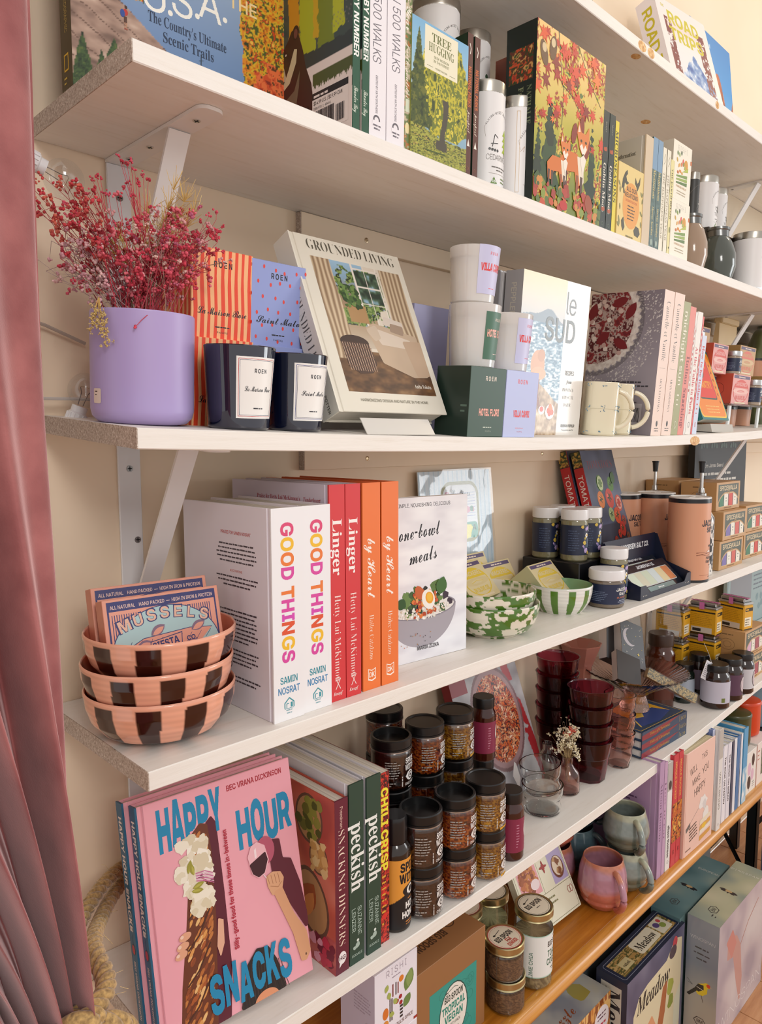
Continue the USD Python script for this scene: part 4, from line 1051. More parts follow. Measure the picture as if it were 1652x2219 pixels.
def candle(name, label, x, y, r, h, mat, lab, dz=0, ang=6, wax='#e9e0d4', group=None, tilt=None, top=None):
    t = thing(name, label, 'candle', 'C', x, y, dz=dz, group=group, tilt=tilt)
    b = r * .86; sl = (r - b) / h; wl = h * .8
    put('vessel', MB().add(lathe([(0, 0), (b - .003, 0), (b, .003), (r, h - .001), (r - .001, h), (r - .0025, h - .0005), (b + sl * wl - .0027, wl), (0, wl)], 56), '#fff', 40), mat, t)
    put('wax', MB().add(lathe([(0, wl + .0003), (b + sl * wl - .003, wl + .0003), (b + sl * wl - .003, wl + .001), (0, wl + .001)], 40), wax), FLATM, t)
    put('wick', MB().add(tube([(0, 0, wl), (.0005, 0, wl + .006), (.001, 0, wl + .01)], .0007, 5), '#3a322c'), FLATM, t)
    M = MB(); lab.wrap(M, b + sl * .014, .014, ang, .0004, slope=sl); put('label', M, PAPER, t)
    return t


def dlabel(script, c2):
    A = Art(.05, .07).paint(lambda u, v: np.tile(rgb('#f3efe9'), (len(u), 1)), .004)
    A.frame(.0022, .0022, .0456, .0656, .0005, c2).frame(.0036, .0036, .0428, .0628, .0004, '#4a4a66')
    return A.text(.027, .052, .0048, 'ROEN', '#26242a', 'n700', fit=.015, sp=1).text(.026, .031, .0058, script, '#26242a', 'c', fit=.034).bars(.013, .011, .026, 1, .004, '#3a383c', .0014, 'c')


candle('dark_candle', 'glossy navy candle with red-ruled cream label, left of the dark pair', .148, -.210, .0425, .097, NAVY, dlabel('La Maison Rose', '#c23a3a'), ang=0)
candle('dark_candle', 'glossy navy candle with navy-ruled cream label, right of the dark pair', .234, -.208, .0395, .096, NAVY, dlabel('Saint Malo', '#3a3f86'), ang=0)

# the interiors book on its stand
def lounge(u, v):
    c = np.tile(rgb('#ded2c0'), (len(u), 1))
    c[v < .095] = ramp(nz(u, v * 2, 60, 2)[v < .095], [(.3, '#4e3522'), (.6, '#7a5636'), (.75, '#94714a')])
    k = (u > .062) & (u < .125) & (v > .1); c[k] = ramp(v[k], [(.1, '#c7b9a6'), (.16, '#a98a66'), (.19, '#8e7d70'), (.21, '#86a3b8'), (.24, '#9fc2da')])
    k = (u > .062) & (u < .155) & (v > .135) & (v < .232) & (nz(u, v, 70, 5) > .47); c[k] = speck(u[k], v[k], 150, ['#3c5228', '#5d7a38', '#8aa05a', '#2c3a20', '#9db0b8'], 2)
    k = (u > .105) & (u < .152) & (v > .175) & (v < .228); c[k] = ramp(nz(u, v, 90, 3)[k], [(.35, '#26362a'), (.55, '#4f6a50'), (.7, '#8fb0c4')])
    for a, b in ((.102, .105), (.126, .128), (.151, .154)): c[(u > a) & (u < b) & (v > .12)] = rgb('#e7ded2')
    for z in (.172, .2, .23): c[(v > z) & (v < z + .002) & (u > .102) & (u < .154)] = rgb('#e7ded2')
    k = (u < .062 + .02 * (.24 - v)) | (u > .157 - .02 * (.1 - v)); k &= v > .08; c[k] = ramp(np.sin(u[k] * 700 + 20 * nz(u[k], v[k], 8, 1)) * .5 + .5, [(0, '#8f755a'), (.5, '#b89f80'), (1, '#d9c5a6')])
    k = (v > .14) & (v < .168) & (u > .072) & (u < .108); c[k] = rgb('#b08a5c')
    return c


G = Art(.217, .272)
G.paint(lambda u, v: lounge(u, v), .0013, .028, .03, .205, .238)
G.poly([(.096, .133), (.115, .142), (.2, .128), (.2, .06), (.168, .058), (.112, .078)], '#c4ac92', .004).poly([(.11, .125), (.12, .133), (.185, .12), (.178, .105), (.12, .108)], '#dac9b6', .003).poly([(.095, .13), (.118, .14), (.122, .118), (.108, .112)], '#cdb9a2', .004).poly([(.165, .118), (.205, .12), (.205, .062), (.176, .06)], '#bfa388', .004).poly([(.133, .142), (.175, .136), (.178, .15), (.14, .156)], '#d8cabc', .004).poly([(.145, .132), (.172, .127), (.176, .143), (.15, .146)], '#a58d78', .003)
G.ell(.066, .107, .027, .011, '#3a2620').poly([(.04, .107), (.092, .107), (.098, .075), (.085, .06), (.06, .058), (.042, .068)], '#4a3228', .004)
for i in range(12): G.line([(.042 + i * .0046, .105), (.045 + i * .0044, .063)], .0011, '#c9a890', .2)
for z in (.1, .085, .07): G.line([(.04, z), (.095, z - .001)], .001, '#7a5a48', .2)
G.scatter(60, .07, .165, .1, .2, ['#2f4a26', '#4a6a34', '#6b8a48'], .002, .005, 3)
G.text(.114, .249, .0165, 'GROUNDED LIVING', '#5c584c', 'sr', fit=.172).text(.113, .016, .0042, 'HARMONIZING DESIGN AND NATURE IN THE HOME', '#8c8878', 'n500', fit=.135).text(.198, .041, .0058, 'Anita Yokota', '#f1e9dc', 's', 'r', fit=.036)
S = Art(.036, .272); vt(S, .20, .015, 'GROUNDED LIVING', '#5c584c', 'sr', fit=.15); vt(S, .03, .005, 'POTTER', '#5c584c', 'n600'); S.ell(.018, .04, .004, .004, '#5c584c', t=.0006)
bk = book('interiors_book', 'large cream interiors book with an armchair photo, tilted back on a stand', 'C', .287, -.236, .036, .217, .272, '#ece7d8', {'right': G, 'front': S}, out=True, lean=27, dz=.004, left='#e6e0d0')
t = thing('book_stand', 'low pale metal book stand under the tilted interiors book', 'book stand', 'C', .383, -.225)
put('lip', MB().add(trimesh.convex.convex_hull(np.array([(x, y, z) for x in (-.068, .066) for y, z in ((-.034, .001), (-.0325, .001), (-.018, .022), (-.0165, .022))])), '#d8d3cb', 20), PLASTIC, t)
put('tray', MB().box(-.066, .064, -.033, .10, 0, .0025, '#d8d3cb', .0005), PLASTIC, t)
put('back_rest', MB().add(trimesh.convex.convex_hull(np.array([(x, y, z) for x in (-.05, .05) for y, z in ((.085, .002), (.088, .002), (.156, .15), (.153, .15))])), '#d8d3cb', 20), PLASTIC, t)

GR = Art(.088, .105).text(.05, .085, .0068, 'ROEN', '#ecdccc', 'n700', fit=.026, sp=1).text(.05, .032, .011, 'HOTEL FLORI', '#f3a896', 'n900', fit=.05).bars(.025, .014, .045, 1, .004, '#b9c4b4', .0016, 'c').text(.05, .008, .002, '8 oz/226 g', '#b9c4b4', 'n400')
gl = Art(.066, .105).bars(.05, .045, .02, 2, .008, '#5a7466', .003)
carton('candle_carton', 'dark green candle box with peach lettering under the pale candles', 'candle box', 'C', .556, -.266, .088, .066, .105, '#33503f', {'front': GR, 'left': gl}, side='#1f332a')
LV = Art(.088, .105).text(.044, .085, .0068, 'ROEN', '#e86a72', 'n700', fit=.026, sp=1).text(.046, .032, .011, 'VILLA CAPRI', '#e8403c', 'n900', fit=.044).bars(.02, .014, .045, 1, .004, '#e09aa8', .0016, 'c').text(.044, .008, .002, '8 oz/226 g', '#e08a98', 'n400')
carton('candle_carton', 'lavender candle box with red lettering beside the green box', 'candle box', 'C', .6455, -.266, .088, .060, .105, '#bcc5ec', {'front': LV})
carton('candle_carton', 'lavender candle box standing on end behind the pale candles', 'candle box', 'C', .60, -.110, *BX[:2], .105, '#b3b2d8', dz=.1055)
carton('candle_carton', 'lavender candle box hidden behind the green box, supporting another', 'candle box', 'C', .60, -.110, *BX[:2], .105, '#b3b2d8')


def plabel(bg, name, col, c2):
    A = Art(.05, .072).paint(lambda u, v: np.tile(rgb(bg), (len(u), 1)), .004)
    return A.text(.025, .058, .0044, 'ROEN', c2, 'n700', fit=.015, sp=1).text(.025, .034, .0115, name, col, 'n900', fit=.042).bars(.013, .008, .026, 1, .004, c2, .0012, 'c')


candle('pale_candle', 'milky glass candle with green label, lower left of the pale trio', .585, -.215, .0415, .098, MILK, plabel('#4f7560', 'HOTEL FLORI', '#f6b3a4', '#e9d3c4'), dz=.1055, ang=14)
candle('pale_candle', 'milky glass candle with lavender label, lower right of the pale trio', .674, -.218, .0385, .094, MILK, plabel('#d0cfec', 'VILLA CAPRI', '#e8403c', '#e86a72'), dz=.1055, ang=10)
candle('pale_candle', 'milky glass candle with lavender label, perched on top of the trio', .584, -.215, .0395, .086, MILK, plabel('#cfcdea', 'VILLA CAPRI', '#e8403c', '#e86a72'), dz=.2045, ang=0)
# the Provence cookbook
def sea(u, v):
    c = np.tile(rgb('#efeae2'), (len(u), 1)); m = u < .138
    sky = ramp(v, [(.2, '#c3c6c8'), (.24, '#d9d0bd'), (.28, '#e9d3a4')])
    wat = ramp(nz(u * 1.2, v * 3, 130, 3) + .25 * nz(u, v, 30, 2) - .12, [(.3, '#5a7a90'), (.48, '#86a5b6'), (.6, '#b5cad2'), (.68, '#f1f4f2')])
    sand = ramp(nz(u, v, 80, 5), [(.3, '#8f7050'), (.5, '#c3a784'), (.7, '#e3d0b2')])
    c[m] = np.where((v > .2)[:, None], sky, np.where((v > .075 + .02 * np.sin(u * 30))[:, None], wat, sand))[m]
    k = m & (v > .2) & (v < .2 + .022 * np.exp(-((u - .09) / .03) ** 2) + .012 * np.exp(-((u - .03) / .05) ** 2)); c[k] = rgb('#7c8a94')
    return c


LS = Art(.22, .281).paint(sea, .0013).ell(.062, .125, .022, .026, '#d29a70').ell(.072, .142, .012, .011, '#c48a60').ell(.066, .110, .024, .012, '#d9a67c')
LS.poly([(.055, .10), (.072, .10), (.07, .075), (.078, .055), (.086, .046), (.08, .042), (.066, .06), (.058, .08)], '#8a5236', .002).ell(.085, .045, .010, .008, '#f1ece4').ell(.085, .047, .006, .005, '#d84a2c').ell(.113, .043, .015, .014, '#f3efe8')
for i, (a, b) in enumerate(((.108, .045), (.116, .048), (.112, .04), (.12, .042), (.113, .052))): LS.ell(a, b, .0055, .0055, ['#e2592a', '#ee7a35', '#d84a2c'][i % 3])
LS.text(.158, .222, .04, 'le', '#55574f', 'n300', sx=.9).text(.127, .17, .042, 'SUD', '#55584e', 'n600', fit=.10)
LS.text(.17, .112, .0085, 'RECIPES', '#6a6a62', 'n600', fit=.03).text(.17, .097, .006, 'from', '#6a6a62', 'i').text(.17, .082, .0062, 'PROVENCE-', '#8c8a80', 'sr', fit=.04).text(.17, .068, .0062, 'ALPES-CÔTE', '#8c8a80', 'sr', fit=.04).text(.17, .054, .0062, 'D’AZUR', '#8c8a80', 'sr', fit=.024).text(.178, .015, .0052, 'REBEKAH PEPPLER', '#4c4a44', 'n700', fit=.048).text(.178, .008, .0032, 'Photographs by Joann Pai', '#6a6862', 'n400', fit=.04)
S = Art(.037, .281).rect(.004, .15, .026, .034, '#232427'); 
vt(S, .26, .011, 'PEPPLER', '#c9c3b6', 'n600', fit=.055); S.bars(.008, .178, .018, 5, .006, '#b9b5aa', .002).ell(.017, .115, .01, .014, '#f2ede4', t=.0012)
book('coastal_cookbook', 'tall cookbook with a sparkling sea and sun-hatted figure, front copy', 'C', .716, -.202, .037, .22, .281, '#b9b6b6', {'right': LS, 'front': S}, out=True, mat=GLOSS, roll=0, spine='#a8a6a8', group=None)
S2 = Art(.035, .281).rect(.004, .15, .026, .034, '#232427'); vt(S2, .26, .011, 'PEPPLER', '#c9c3b6', 'n600', fit=.055); S2.ell(.017, .115, .01, .014, '#f2ede4', t=.0012)
book('coastal_cookbook', 'second copy of the sea cookbook, its grey spine showing behind the first', 'C', .706, -.160, .037, .22, .281, '#b9b6b6', {'front': S2}, out=True, mat=GLOSS, spine='#98979c')


def mug_cream(label, x, y, rz, sc=1.0):
    t = thing('cream_mug', label, 'mug', 'C', x, y, rz=rz, group=None)
    r, h = .033 * sc, .104
    sq = lambda r, n=4: [(r * math.copysign(abs(math.cos(a)) ** .6, math.cos(a)), r * math.copysign(abs(math.sin(a)) ** .6, math.sin(a))) for a in np.linspace(0, 2 * np.pi, 49)[:-1]]
    V, lay = [], [(.9, 0), (1, .004), (1, h - .001), (.98, h), (.93, h - .001), (.92, .008)]
    for q, z in lay: V += [(a * q, b * q, z) for a, b in sq(r)]
    f = []
    for i in range(len(lay) - 1):
        for j in range(48): a, b = i * 48 + j, i * 48 + (j + 1) % 48; f += [[a, b, b + 48], [a, b + 48, a + 48]]
    V += [(0, 0, 0), (0, 0, .008)]; n = len(V)
    for j in range(48): f += [[n - 2, (j + 1) % 48, j], [n - 1, 240 + j, 240 + (j + 1) % 48]]
    put('cup', MB().add(trimesh.Trimesh(V, f, process=False), '#ece2c4', 40), GLAZE, t)
    P = [(r - .002 + .0 + .032 * sc * math.sin(a), -.002, .052 - .036 * math.cos(a)) for a in np.linspace(.12, np.pi - .12, 18)]
    put('handle', MB().add(tube(P, .005, 10), '#efe6cc', 60), GLAZE, t)
    A = Art(.066 * sc, h); R = random.Random(5)
    A.rect(0, h * .5, A.w, .0006, '#cfc7a8')
    for px in (.004, A.w * .5, A.w - .006):
        for pz in (.006, h * .46, h * .53, h - .008):
            for _ in range(4): A.rect(px + R.uniform(-.004, .004), pz + R.uniform(-.002, .002), .0012, .002, '#4f7f9a', rot=R.uniform(0, 90))
    A.to(M := MB(), ((-r, -r, 0), (1, 0, 0), (0, 0, 1)), .0002); put('painted_marks', M, PAPER, t)
    return t


mug_cream('cream squared mug with blue dabs, nearest the sea cookbook', .985, -.215, -50)
mug_cream('cream squared mug with blue dabs, its handle against the grey cake book', 1.075, -.200, -55, 1.05)


def cake(u, v):
    c = ramp(v + .02 * nz(u, v, 20, 2), [(0, '#8f8790'), (.15, '#a39ba4'), (.3, '#8a8088')])
    r = np.hypot(u - .015, (v - .24) * .95); k = (r < .103 + .003 * np.sin(np.arctan2(v - .24, u - .015) * 46)); c[k] = ramp(nz(u, v, 150, 2)[k], [(.3, '#cdbfb6'), (.6, '#ece3da')])
    k = r < .088; c[k] = speck(u[k], v[k], 95, ['#6d1f28', '#8c2c30', '#b9a39a', '#5a1820', '#d9c6bc'], 3)
    k = (r > .105) & (r < .15) & (nz(u, v, 420, 4, 2) > .66); c[k] = rgb('#e3dcd8')
    k = (r > .103) & (r < .112); c[k] = c[k] * .8
    return c


CK = Art(.165, .297).paint(cake, .0015); R = random.Random(4)
for i in range(22): CK.ell(.03 + R.uniform(-.03, .06), .22 + R.uniform(-.05, .06), .0052, .0052, R.choice(['#d9bfb4', '#c9a59c', '#e9d8cc']))
for a, b, q in ((.02, .19, 40), (.06, .2, -30), (.05, .27, 20), (.0, .24, 70), (.085, .24, 60)): CK.leaf(a, b, .04, '#7d2028', q, .25)
CK.bars(.05, .108, .1, 3, .008, '#3c3840', .0035).bars(.05, .075, .08, 4, .009, '#5a545c', .003, seed=4).rect(.1, .02, .04, .045, '#b9b3ba')
for i in range(12): CK.rect(.104 + i * .0027, .026, .0013, .03, '#2a282c')
for x, lb, lf in ((1.152, 'peach-spined pastry book whose grey back cover shows a berry cake', CK), (1.201, 'second peach-spined pastry book, next to the sage green spine', None)):
    sp = Art(.046, .297); vt(sp, .275, .0165, 'Cannelle et Vanille', '#6f6258', 'sr', fit=.12); vt(sp, .12, .009, 'ARAN GOYOAGA', '#6f6258', 'sr', fit=.07); sp.rect(.01, .14, .026, .0006, '#a8988a').ell(.023, .025, .004, .006, '#3a322c').bars(.012, .014, .022, 2, .005, '#5a5048', .002, 'c')
    book('pastry_book', lb, 'C', x, -.258, .046, .165, .297, '#f0d6c6', {'front': sp, **({'left': lf} if lf else {})}, left='#9d949c' if lf else '#e8cfc0', bulge=.0, group='peach-spined pastry books')
for nm, x, w, h, c, ti, tc, fn, lb in (('sage_cookbook', 1.2415, .033, .284, '#a3a372', 'midnight sun', '#efe9d4', 'n500', 'sage green cookbook with wide cream lettering'), ('coral_cookbook', 1.273, .029, .277, '#e58677', 'Italian Snacking', '#8c3a3a', 's', 'coral cookbook with dark red serif lettering'),
                                    ('white_cookbook', 1.293, .010, .268, '#e9e4dc', 'Antipasti', '#c94a44', 's', 'very thin white cookbook beside the coral one'), ('table_cookbook', 1.3125, .027, .27, '#efe9e0', 'At the Table in Paris', '#d1585a', 's', 'white cookbook with small red lettering and a dark emblem'),
                                    ('red_edge_book', 1.331, .008, .262, '#e0564e', 'Bologna', '#f4e9e2', 's', 'very thin red spine between white and pale blue books'), ('blue_cookbook', 1.348, .024, .222, '#d3dcee', 'How to be Italian', '#d1484c', 's', 'pale blue cookbook with red lettering beside the orange deck')):
    sp = Art(w, h); vt(sp, h * (.93 if 'sage' in nm else .62 if 'coral' in nm else .72 if 'table' in nm else .9), w * .5, ti, tc, fn, fit=h * .55)
    if w > .02: sp.ell(w / 2, .022, w * .16, w * .24, '#2c2c30' if 'table' in nm else tc, t=.001); sp.bars(w * .3, h * .3, w * .4, 3, .01, tc, .003)
    book(nm, lb, 'C', x, -.258, w, .16, h, c, {'front': sp}, hard=w > .02)
PN = Art(.165, .19).rect(0, 0, .165, .19, '#2f7a78', .004).rect(.004, .006, .157, .18, '#f3c33c', .012).rect(.008, .010, .149, .172, '#f08a2a', .012).rect(.03, .055, .105, .12, '#3f5a50', .008).rect(.028, .059, .105, .12, '#e2402f', .008).text(.08, .14, .02, 'INDIAN', '#f0a02c', 'n800', fit=.07).text(.085, .085, .02, 'PANTRY', '#f0a02c', 'n800', fit=.075).leaf(.06, .115, .04, '#3f5a3a', 20, .25).leaf(.06, .12, .035, '#e8b02c', 25, .15).bars(.035, .035, .1, 3, .008, '#f6c06a', .003, 'c')
for i in range(6): PN.ell(.146, .05 + i * .02, .003, .004, '#a3501c')
book('pantry_deck', 'orange and red recipe book on a low stand beside the pale blue spine', 'C', 1.452, -.236, .02, .165, .19, '#2f7a78', {'right': PN}, out=True, lean=24, dz=.02, hard=False)
t = thing('book_stand', 'pale book stand under the orange recipe book', 'book stand', 'C', 1.54, -.215)
put('tray', MB().add(trimesh.convex.convex_hull(np.array([(x, y, z) for x in (-.07, .07) for y, z in ((-.036, 0), (.09, 0), (.09, .006), (-.03, .02))])), '#bdb6aa', 20), PLASTIC, t)

# acrylic riser with tinned fish cartons and salt jars
t = thing('acrylic_riser', 'clear acrylic riser holding tinned fish cartons at the right end', 'riser', 'C', 1.92, -.2)
put('riser_top', MB().box(-.21, .25, 0, .17, .058, .064, '#eef4f4', .0008), CLEAR, t)
for x in (-.2, .02, .23):
    for y in (.004, .155): put('leg', MB().box(x - .007, x + .007, y, y + .006, 0, .058, '#eef4f4', .0006), ink('white_acrylic', .12) if 'WA' not in globals() else WA, t); WA = UsdShade.Material.Get(stage, '/World/Looks/white_acrylic')


def fishbox(A, title, bg, c1, c2, band='#5c4c6e'):
    w, h = A.w, A.h
    A.rect(w * .05, h * .86, w * .9, h * .1, band).bars(w * .1, h * .89, w * .8, 1, .01, '#e9d6c4', h * .04, 'c')
    A.ell(w * .5, h * .45, w * .43, h * .38, c1).ell(w * .5, h * .45, w * .40, h * .35, bg)
    A.geo(sg.box(0, h * .56, w, h).intersection(affinity.scale(sg.Point(w * .5, h * .45).buffer(1), w * .42 , h * .36)), c1)
    A.text(w * .5, h * .62, h * .12, title, bg, 'n800', fit=w * .62)
    A.geo(affinity.scale(sg.Point(w * .5, h * .45).buffer(1), w * .42, h * .1), c2).ell(w * .5, h * .45, w * .2, h * .05, bg).line([(w * .3, h * .43), (w * .5, h * .48), (w * .7, h * .44)], h * .012, c1)
    return A.text(w * .5, h * .18, h * .12, 'IN OLIVE OIL', c1, 'n800', fit=w * .55).rect(w * .2, h * .04, w * .6, h * .05, '#e9d6b4')


def fishcarton(label, k, x, y, dz, bg, c1, c2, title, side, w=.105, d=.04, h=.078, rz=0, lean=0, group=None, tilt=None, emblem=True, roll=0, name='fish_carton'):
    E = Art(d, h)
    if emblem: E.ell(d / 2, h / 2, d * .22, d * .22, lin(side) * .4, t=.0012).leaf(d / 2, h / 2 - .003, .007, lin(side) * .4, 90)
    return carton(name, label, 'tin carton', k, x, y, w, d, h, bg, {'front': fishbox(Art(w, h), title, bg, c1, c2), 'left': E}, side=side, dz=dz, rz=rz, lean=lean, roll=roll, group=group, tilt=tilt, part='body')


def saltjar(label, k, x, y, dz, r=.021, h=.058, navy='#1d2a48', cap='#cfcfcf', body='#b9a48a', title='JACOBSEN', capmat=None, kh=.22, art=None, ang=18, lid2=True, group=None, cat='spice jar'):
    t = thing('salt_jar', label, cat, k, x, y, dz=dz, group=group)
    hb = h * (1 - kh)
    put('jar', MB().add(lathe([(0, 0), (r * .9, 0), (r, .003), (r, hb - .005), (r * .88, hb), (0, hb)], 40), body, 40), SPECK, t)
    put('glass_shell', MB().add(lathe([(0, -.0), (r * .93, -.0), (r * 1.03, .003), (r * 1.03, hb - .004), (r * .9, hb + .001)], 40), '#fff', 60), FILM, t)
    put('lid', MB().add(lathe([(0, hb), (r * 1.0, hb), (r * 1.03, hb + .002), (r * 1.03, h - .003), (r * .98, h), (0, h)], 40), cap, 35), capmat or METAL, t)
    q = hb * .72; A = Art(2 * math.pi * r * .98, q).paint(lambda u, v: np.tile(rgb(navy), (len(u), 1)), .004); c = A.w / 2
    if art: art(A, c, q)
    else:
        A.text(c, q * .66, q * .17, title, '#f1efe8', 'n700', fit=min(.05, r * 1.5)).text(c, q * .46, q * .14, 'SALT CO', '#f1efe8', 'n700', fit=r * 1.0).text(c, q * .3, q * .08, 'BLACK PEPPER', '#c9704a', 'n600', fit=r * 1.3).bars(c - r * .6, q * .18, r * 1.2, 3, q * .075, '#a8b0c4', q * .035, 'c').bars(c - r * 2.2, q * .6, r, 6, q * .09, '#7c8aa8', q * .03)
    A.wrap(M := MB(), r * 1.03, hb * .16, ang); put('label', M, PAPER, t)
    return t


PINK, KR, CORAL = ('#e6a39c', '#d9574a', '#f0c0b4'), ('#c9a06c', '#e0705c', '#d9b888'), ('#cf5a44',)
fishcarton('kraft tinned fish carton, back one at the top of the riser pile', 'C', 1.665, -.13, .178, *KR, 'ANCHOVIES', '#a88752', name='fish_carton', w=.12, h=.095)
fishcarton('coral tinned fish carton on the upper row, beside the blue-labelled jar', 'C', 1.665, -.185, .148, *PINK, 'SARDINES', '#c6523c', w=.10, d=.05, h=.076)
saltjar('small silver-lidded salt jar, behind the upper coral carton', 'C', 1.63, -.135, .205, .02, .05)
saltjar('small silver-lidded salt jar with navy label on the upper row', 'C', 1.757, -.185, .148, .021, .062)
fishcarton('kraft tinned fish carton on the upper row, right of the navy salt jar', 'C', 1.86, -.185, .148, *KR, 'ANCHOVIES', '#a88752', w=.12, d=.055, h=.08)
fishcarton('coral tinned fish carton on the lower row with its red side showing', 'C', 1.795, -.195, .0645, *PINK, 'SARDINES', '#c6523c', w=.13, d=.075, h=.083)
saltjar('small silver-lidded salt jar with navy label on the lower row', 'C', 1.905, -.19, .0645, .023, .072)
fishcarton('pale tinned fish carton on the lower row, cut by the right photo edge', 'C', 2.02, -.205, .0645, '#e3cfae', '#e0705c', '#d9b888', 'ANCHOVIES', '#a88752', w=.13, d=.06, h=.083)
fishcarton('coral tinned fish carton at the lower left of the pile, turned away', 'C', 1.69, -.15, .0645, *PINK, 'SARDINES', '#b8503c', w=.13, d=.05, h=.08)
for x, y, lb in ((1.93, -.09, 'peach salt canister lying low behind the acrylic riser'), (2.05, -.09, 'second peach salt canister behind the acrylic riser, further right'), (2.08, -.13, 'peach salt canister with dark rim behind the upper fish cartons')):
    t = thing('salt_canister', lb, 'canister', 'C', x, y, dz=.148 if '.13' in str(y) else 0)
    put('tube', MB().add(lathe([(0, 0), (.045, 0), (.045, .05), (0, .05)], 40), '#d39a78', 40), PAPER, t)
    put('rim', MB().add(lathe([(0, .05), (.046, .05), (.046, .057), (0, .057)], 40), '#1c1a1c', 40), PLASTIC, t)
t = thing('olive_bag', 'crumpled olive green cloth bag behind the right bracket', 'bag', 'C', 2.33, -.09)
bm = trimesh.creation.icosphere(subdivisions=4); q = bm.vertices; d = 1 + .28 * (meshkit.fbm(q * 2.2 + 3, 3, 1) - .5) + .1 * np.abs(np.sin(q[:, 0] * 5 + q[:, 2] * 3)); bm.vertices = q * d[:, None] * (.15, .055, .17) + (0, .01, .165)
put('cloth', MB().add(bm, '#545a2c', 60), CLOTH, t)
put('strap', MB().add(tube([(-.06, -.01, .3), (-.03, -.03, .36), (.03, -.03, .36), (.06, -.01, .3)], .006, 8), '#4a5028', 60), CLOTH, t)
for x, c, lb in ((2.02, '#e8cc9a', 'cream bag standing behind the tinned fish cartons'), (2.56, '#e2a28e', 'salmon pouch at the right edge behind the olive bag')):
    t = thing('paper_bag', lb, 'bag', 'C', x, -.07)
    put('pouch', MB().add(trimesh.convex.convex_hull(np.array([(a, y, z) for a in (-.07, .07) for y, z in ((0, 0), (.05, 0), (.02, .31), (.03, .31))])), c, 25), PAPER, t)
    put('folded_top', MB().box(-.068, .068, .012, .038, .305, .325, lin(c) * .9, .003), PAPER, t)

# ------------------------------------------------------------------ shelf D (bowls and cookbooks)
def bowl_mesh(r, h, foot, col, n=160, wall=.0035, lip='#fff', inner=None):
    pf = [(0, .002), (foot * .85, .002), (foot * .9, 0), (foot, 0), (foot * 1.04, .003), (r * .78, h * .16), (r * .92, h * .42), (r * .985, h * .72), (r, h - .001), (r - wall * .5, h + .0008), (r - wall, h - .001), (r * .93 - wall, h * .5), (r * .75 - wall, h * .22 + .002), (foot * .8, .007), (0, .006)]
    out = []
    for i in range(len(pf) - 1):                       # finer rings so that the painted pattern has crisp edges
        m = 10 if 3 < i < 8 else 5 if i > 9 else 2
        for t in range(m): out.append(tuple(np.array(pf[i]) + (np.array(pf[i + 1]) - pf[i]) * t / m))
    return MB().add(lathe(out + [pf[-1]], n), col, 50)


def striped(base, dark, n, r, h, jag=1.0, inner=None, duty=.5, seed=0):
    B, D, I = lin(base), lin(dark), lin(inner or base)
    def col(v):
        a = np.arctan2(v[:, 1], v[:, 0]); q = np.hypot(v[:, 0], v[:, 1]); z = v[:, 2]
        w = np.sin(a * 3 + seed) * .02 + np.sin(z * 90) * .012
        on = (((a / (2 * np.pi) * n + seed * .37 + w * jag) % 1) < duty) & (z < h * .92)
        outer = q > r * np.interp(z / h, [0, .16, .42, .72, 1], [.45, .74, .885, .95, .985]) - .0005
        c = np.where((on & outer & (z > .0005))[:, None], D, B * (0.93 + .12 * np.sin(z * 900 + a * 2)[:, None] * .5 + .03))
        c = np.where(((z < .004) & (q < r * .6))[:, None], D, c)
        return np.where((~outer)[:, None], I, c)
    return col


br = .0875
tb = thing('striped_bowl', 'peach bowl with dark brown stripes, bottom of the stack of three', 'bowl', 'D', .057, -.171, rz=8, group=None)
put('bowl', bowl_mesh(br, .058, .046, striped('#f2ad90', '#33100a', 10, br, .058, inner='#e58a6c'), 240), GLAZE, tb)
dup(tb, 'peach bowl with dark brown stripes, middle of the stack of three', 'D', .0545, -.172, rz=27, dz=.0335)
dup(tb, 'peach bowl with dark brown stripes, top of the stack, holding tinned mussel boxes', 'D', .060, -.170, rz=44, dz=.067)


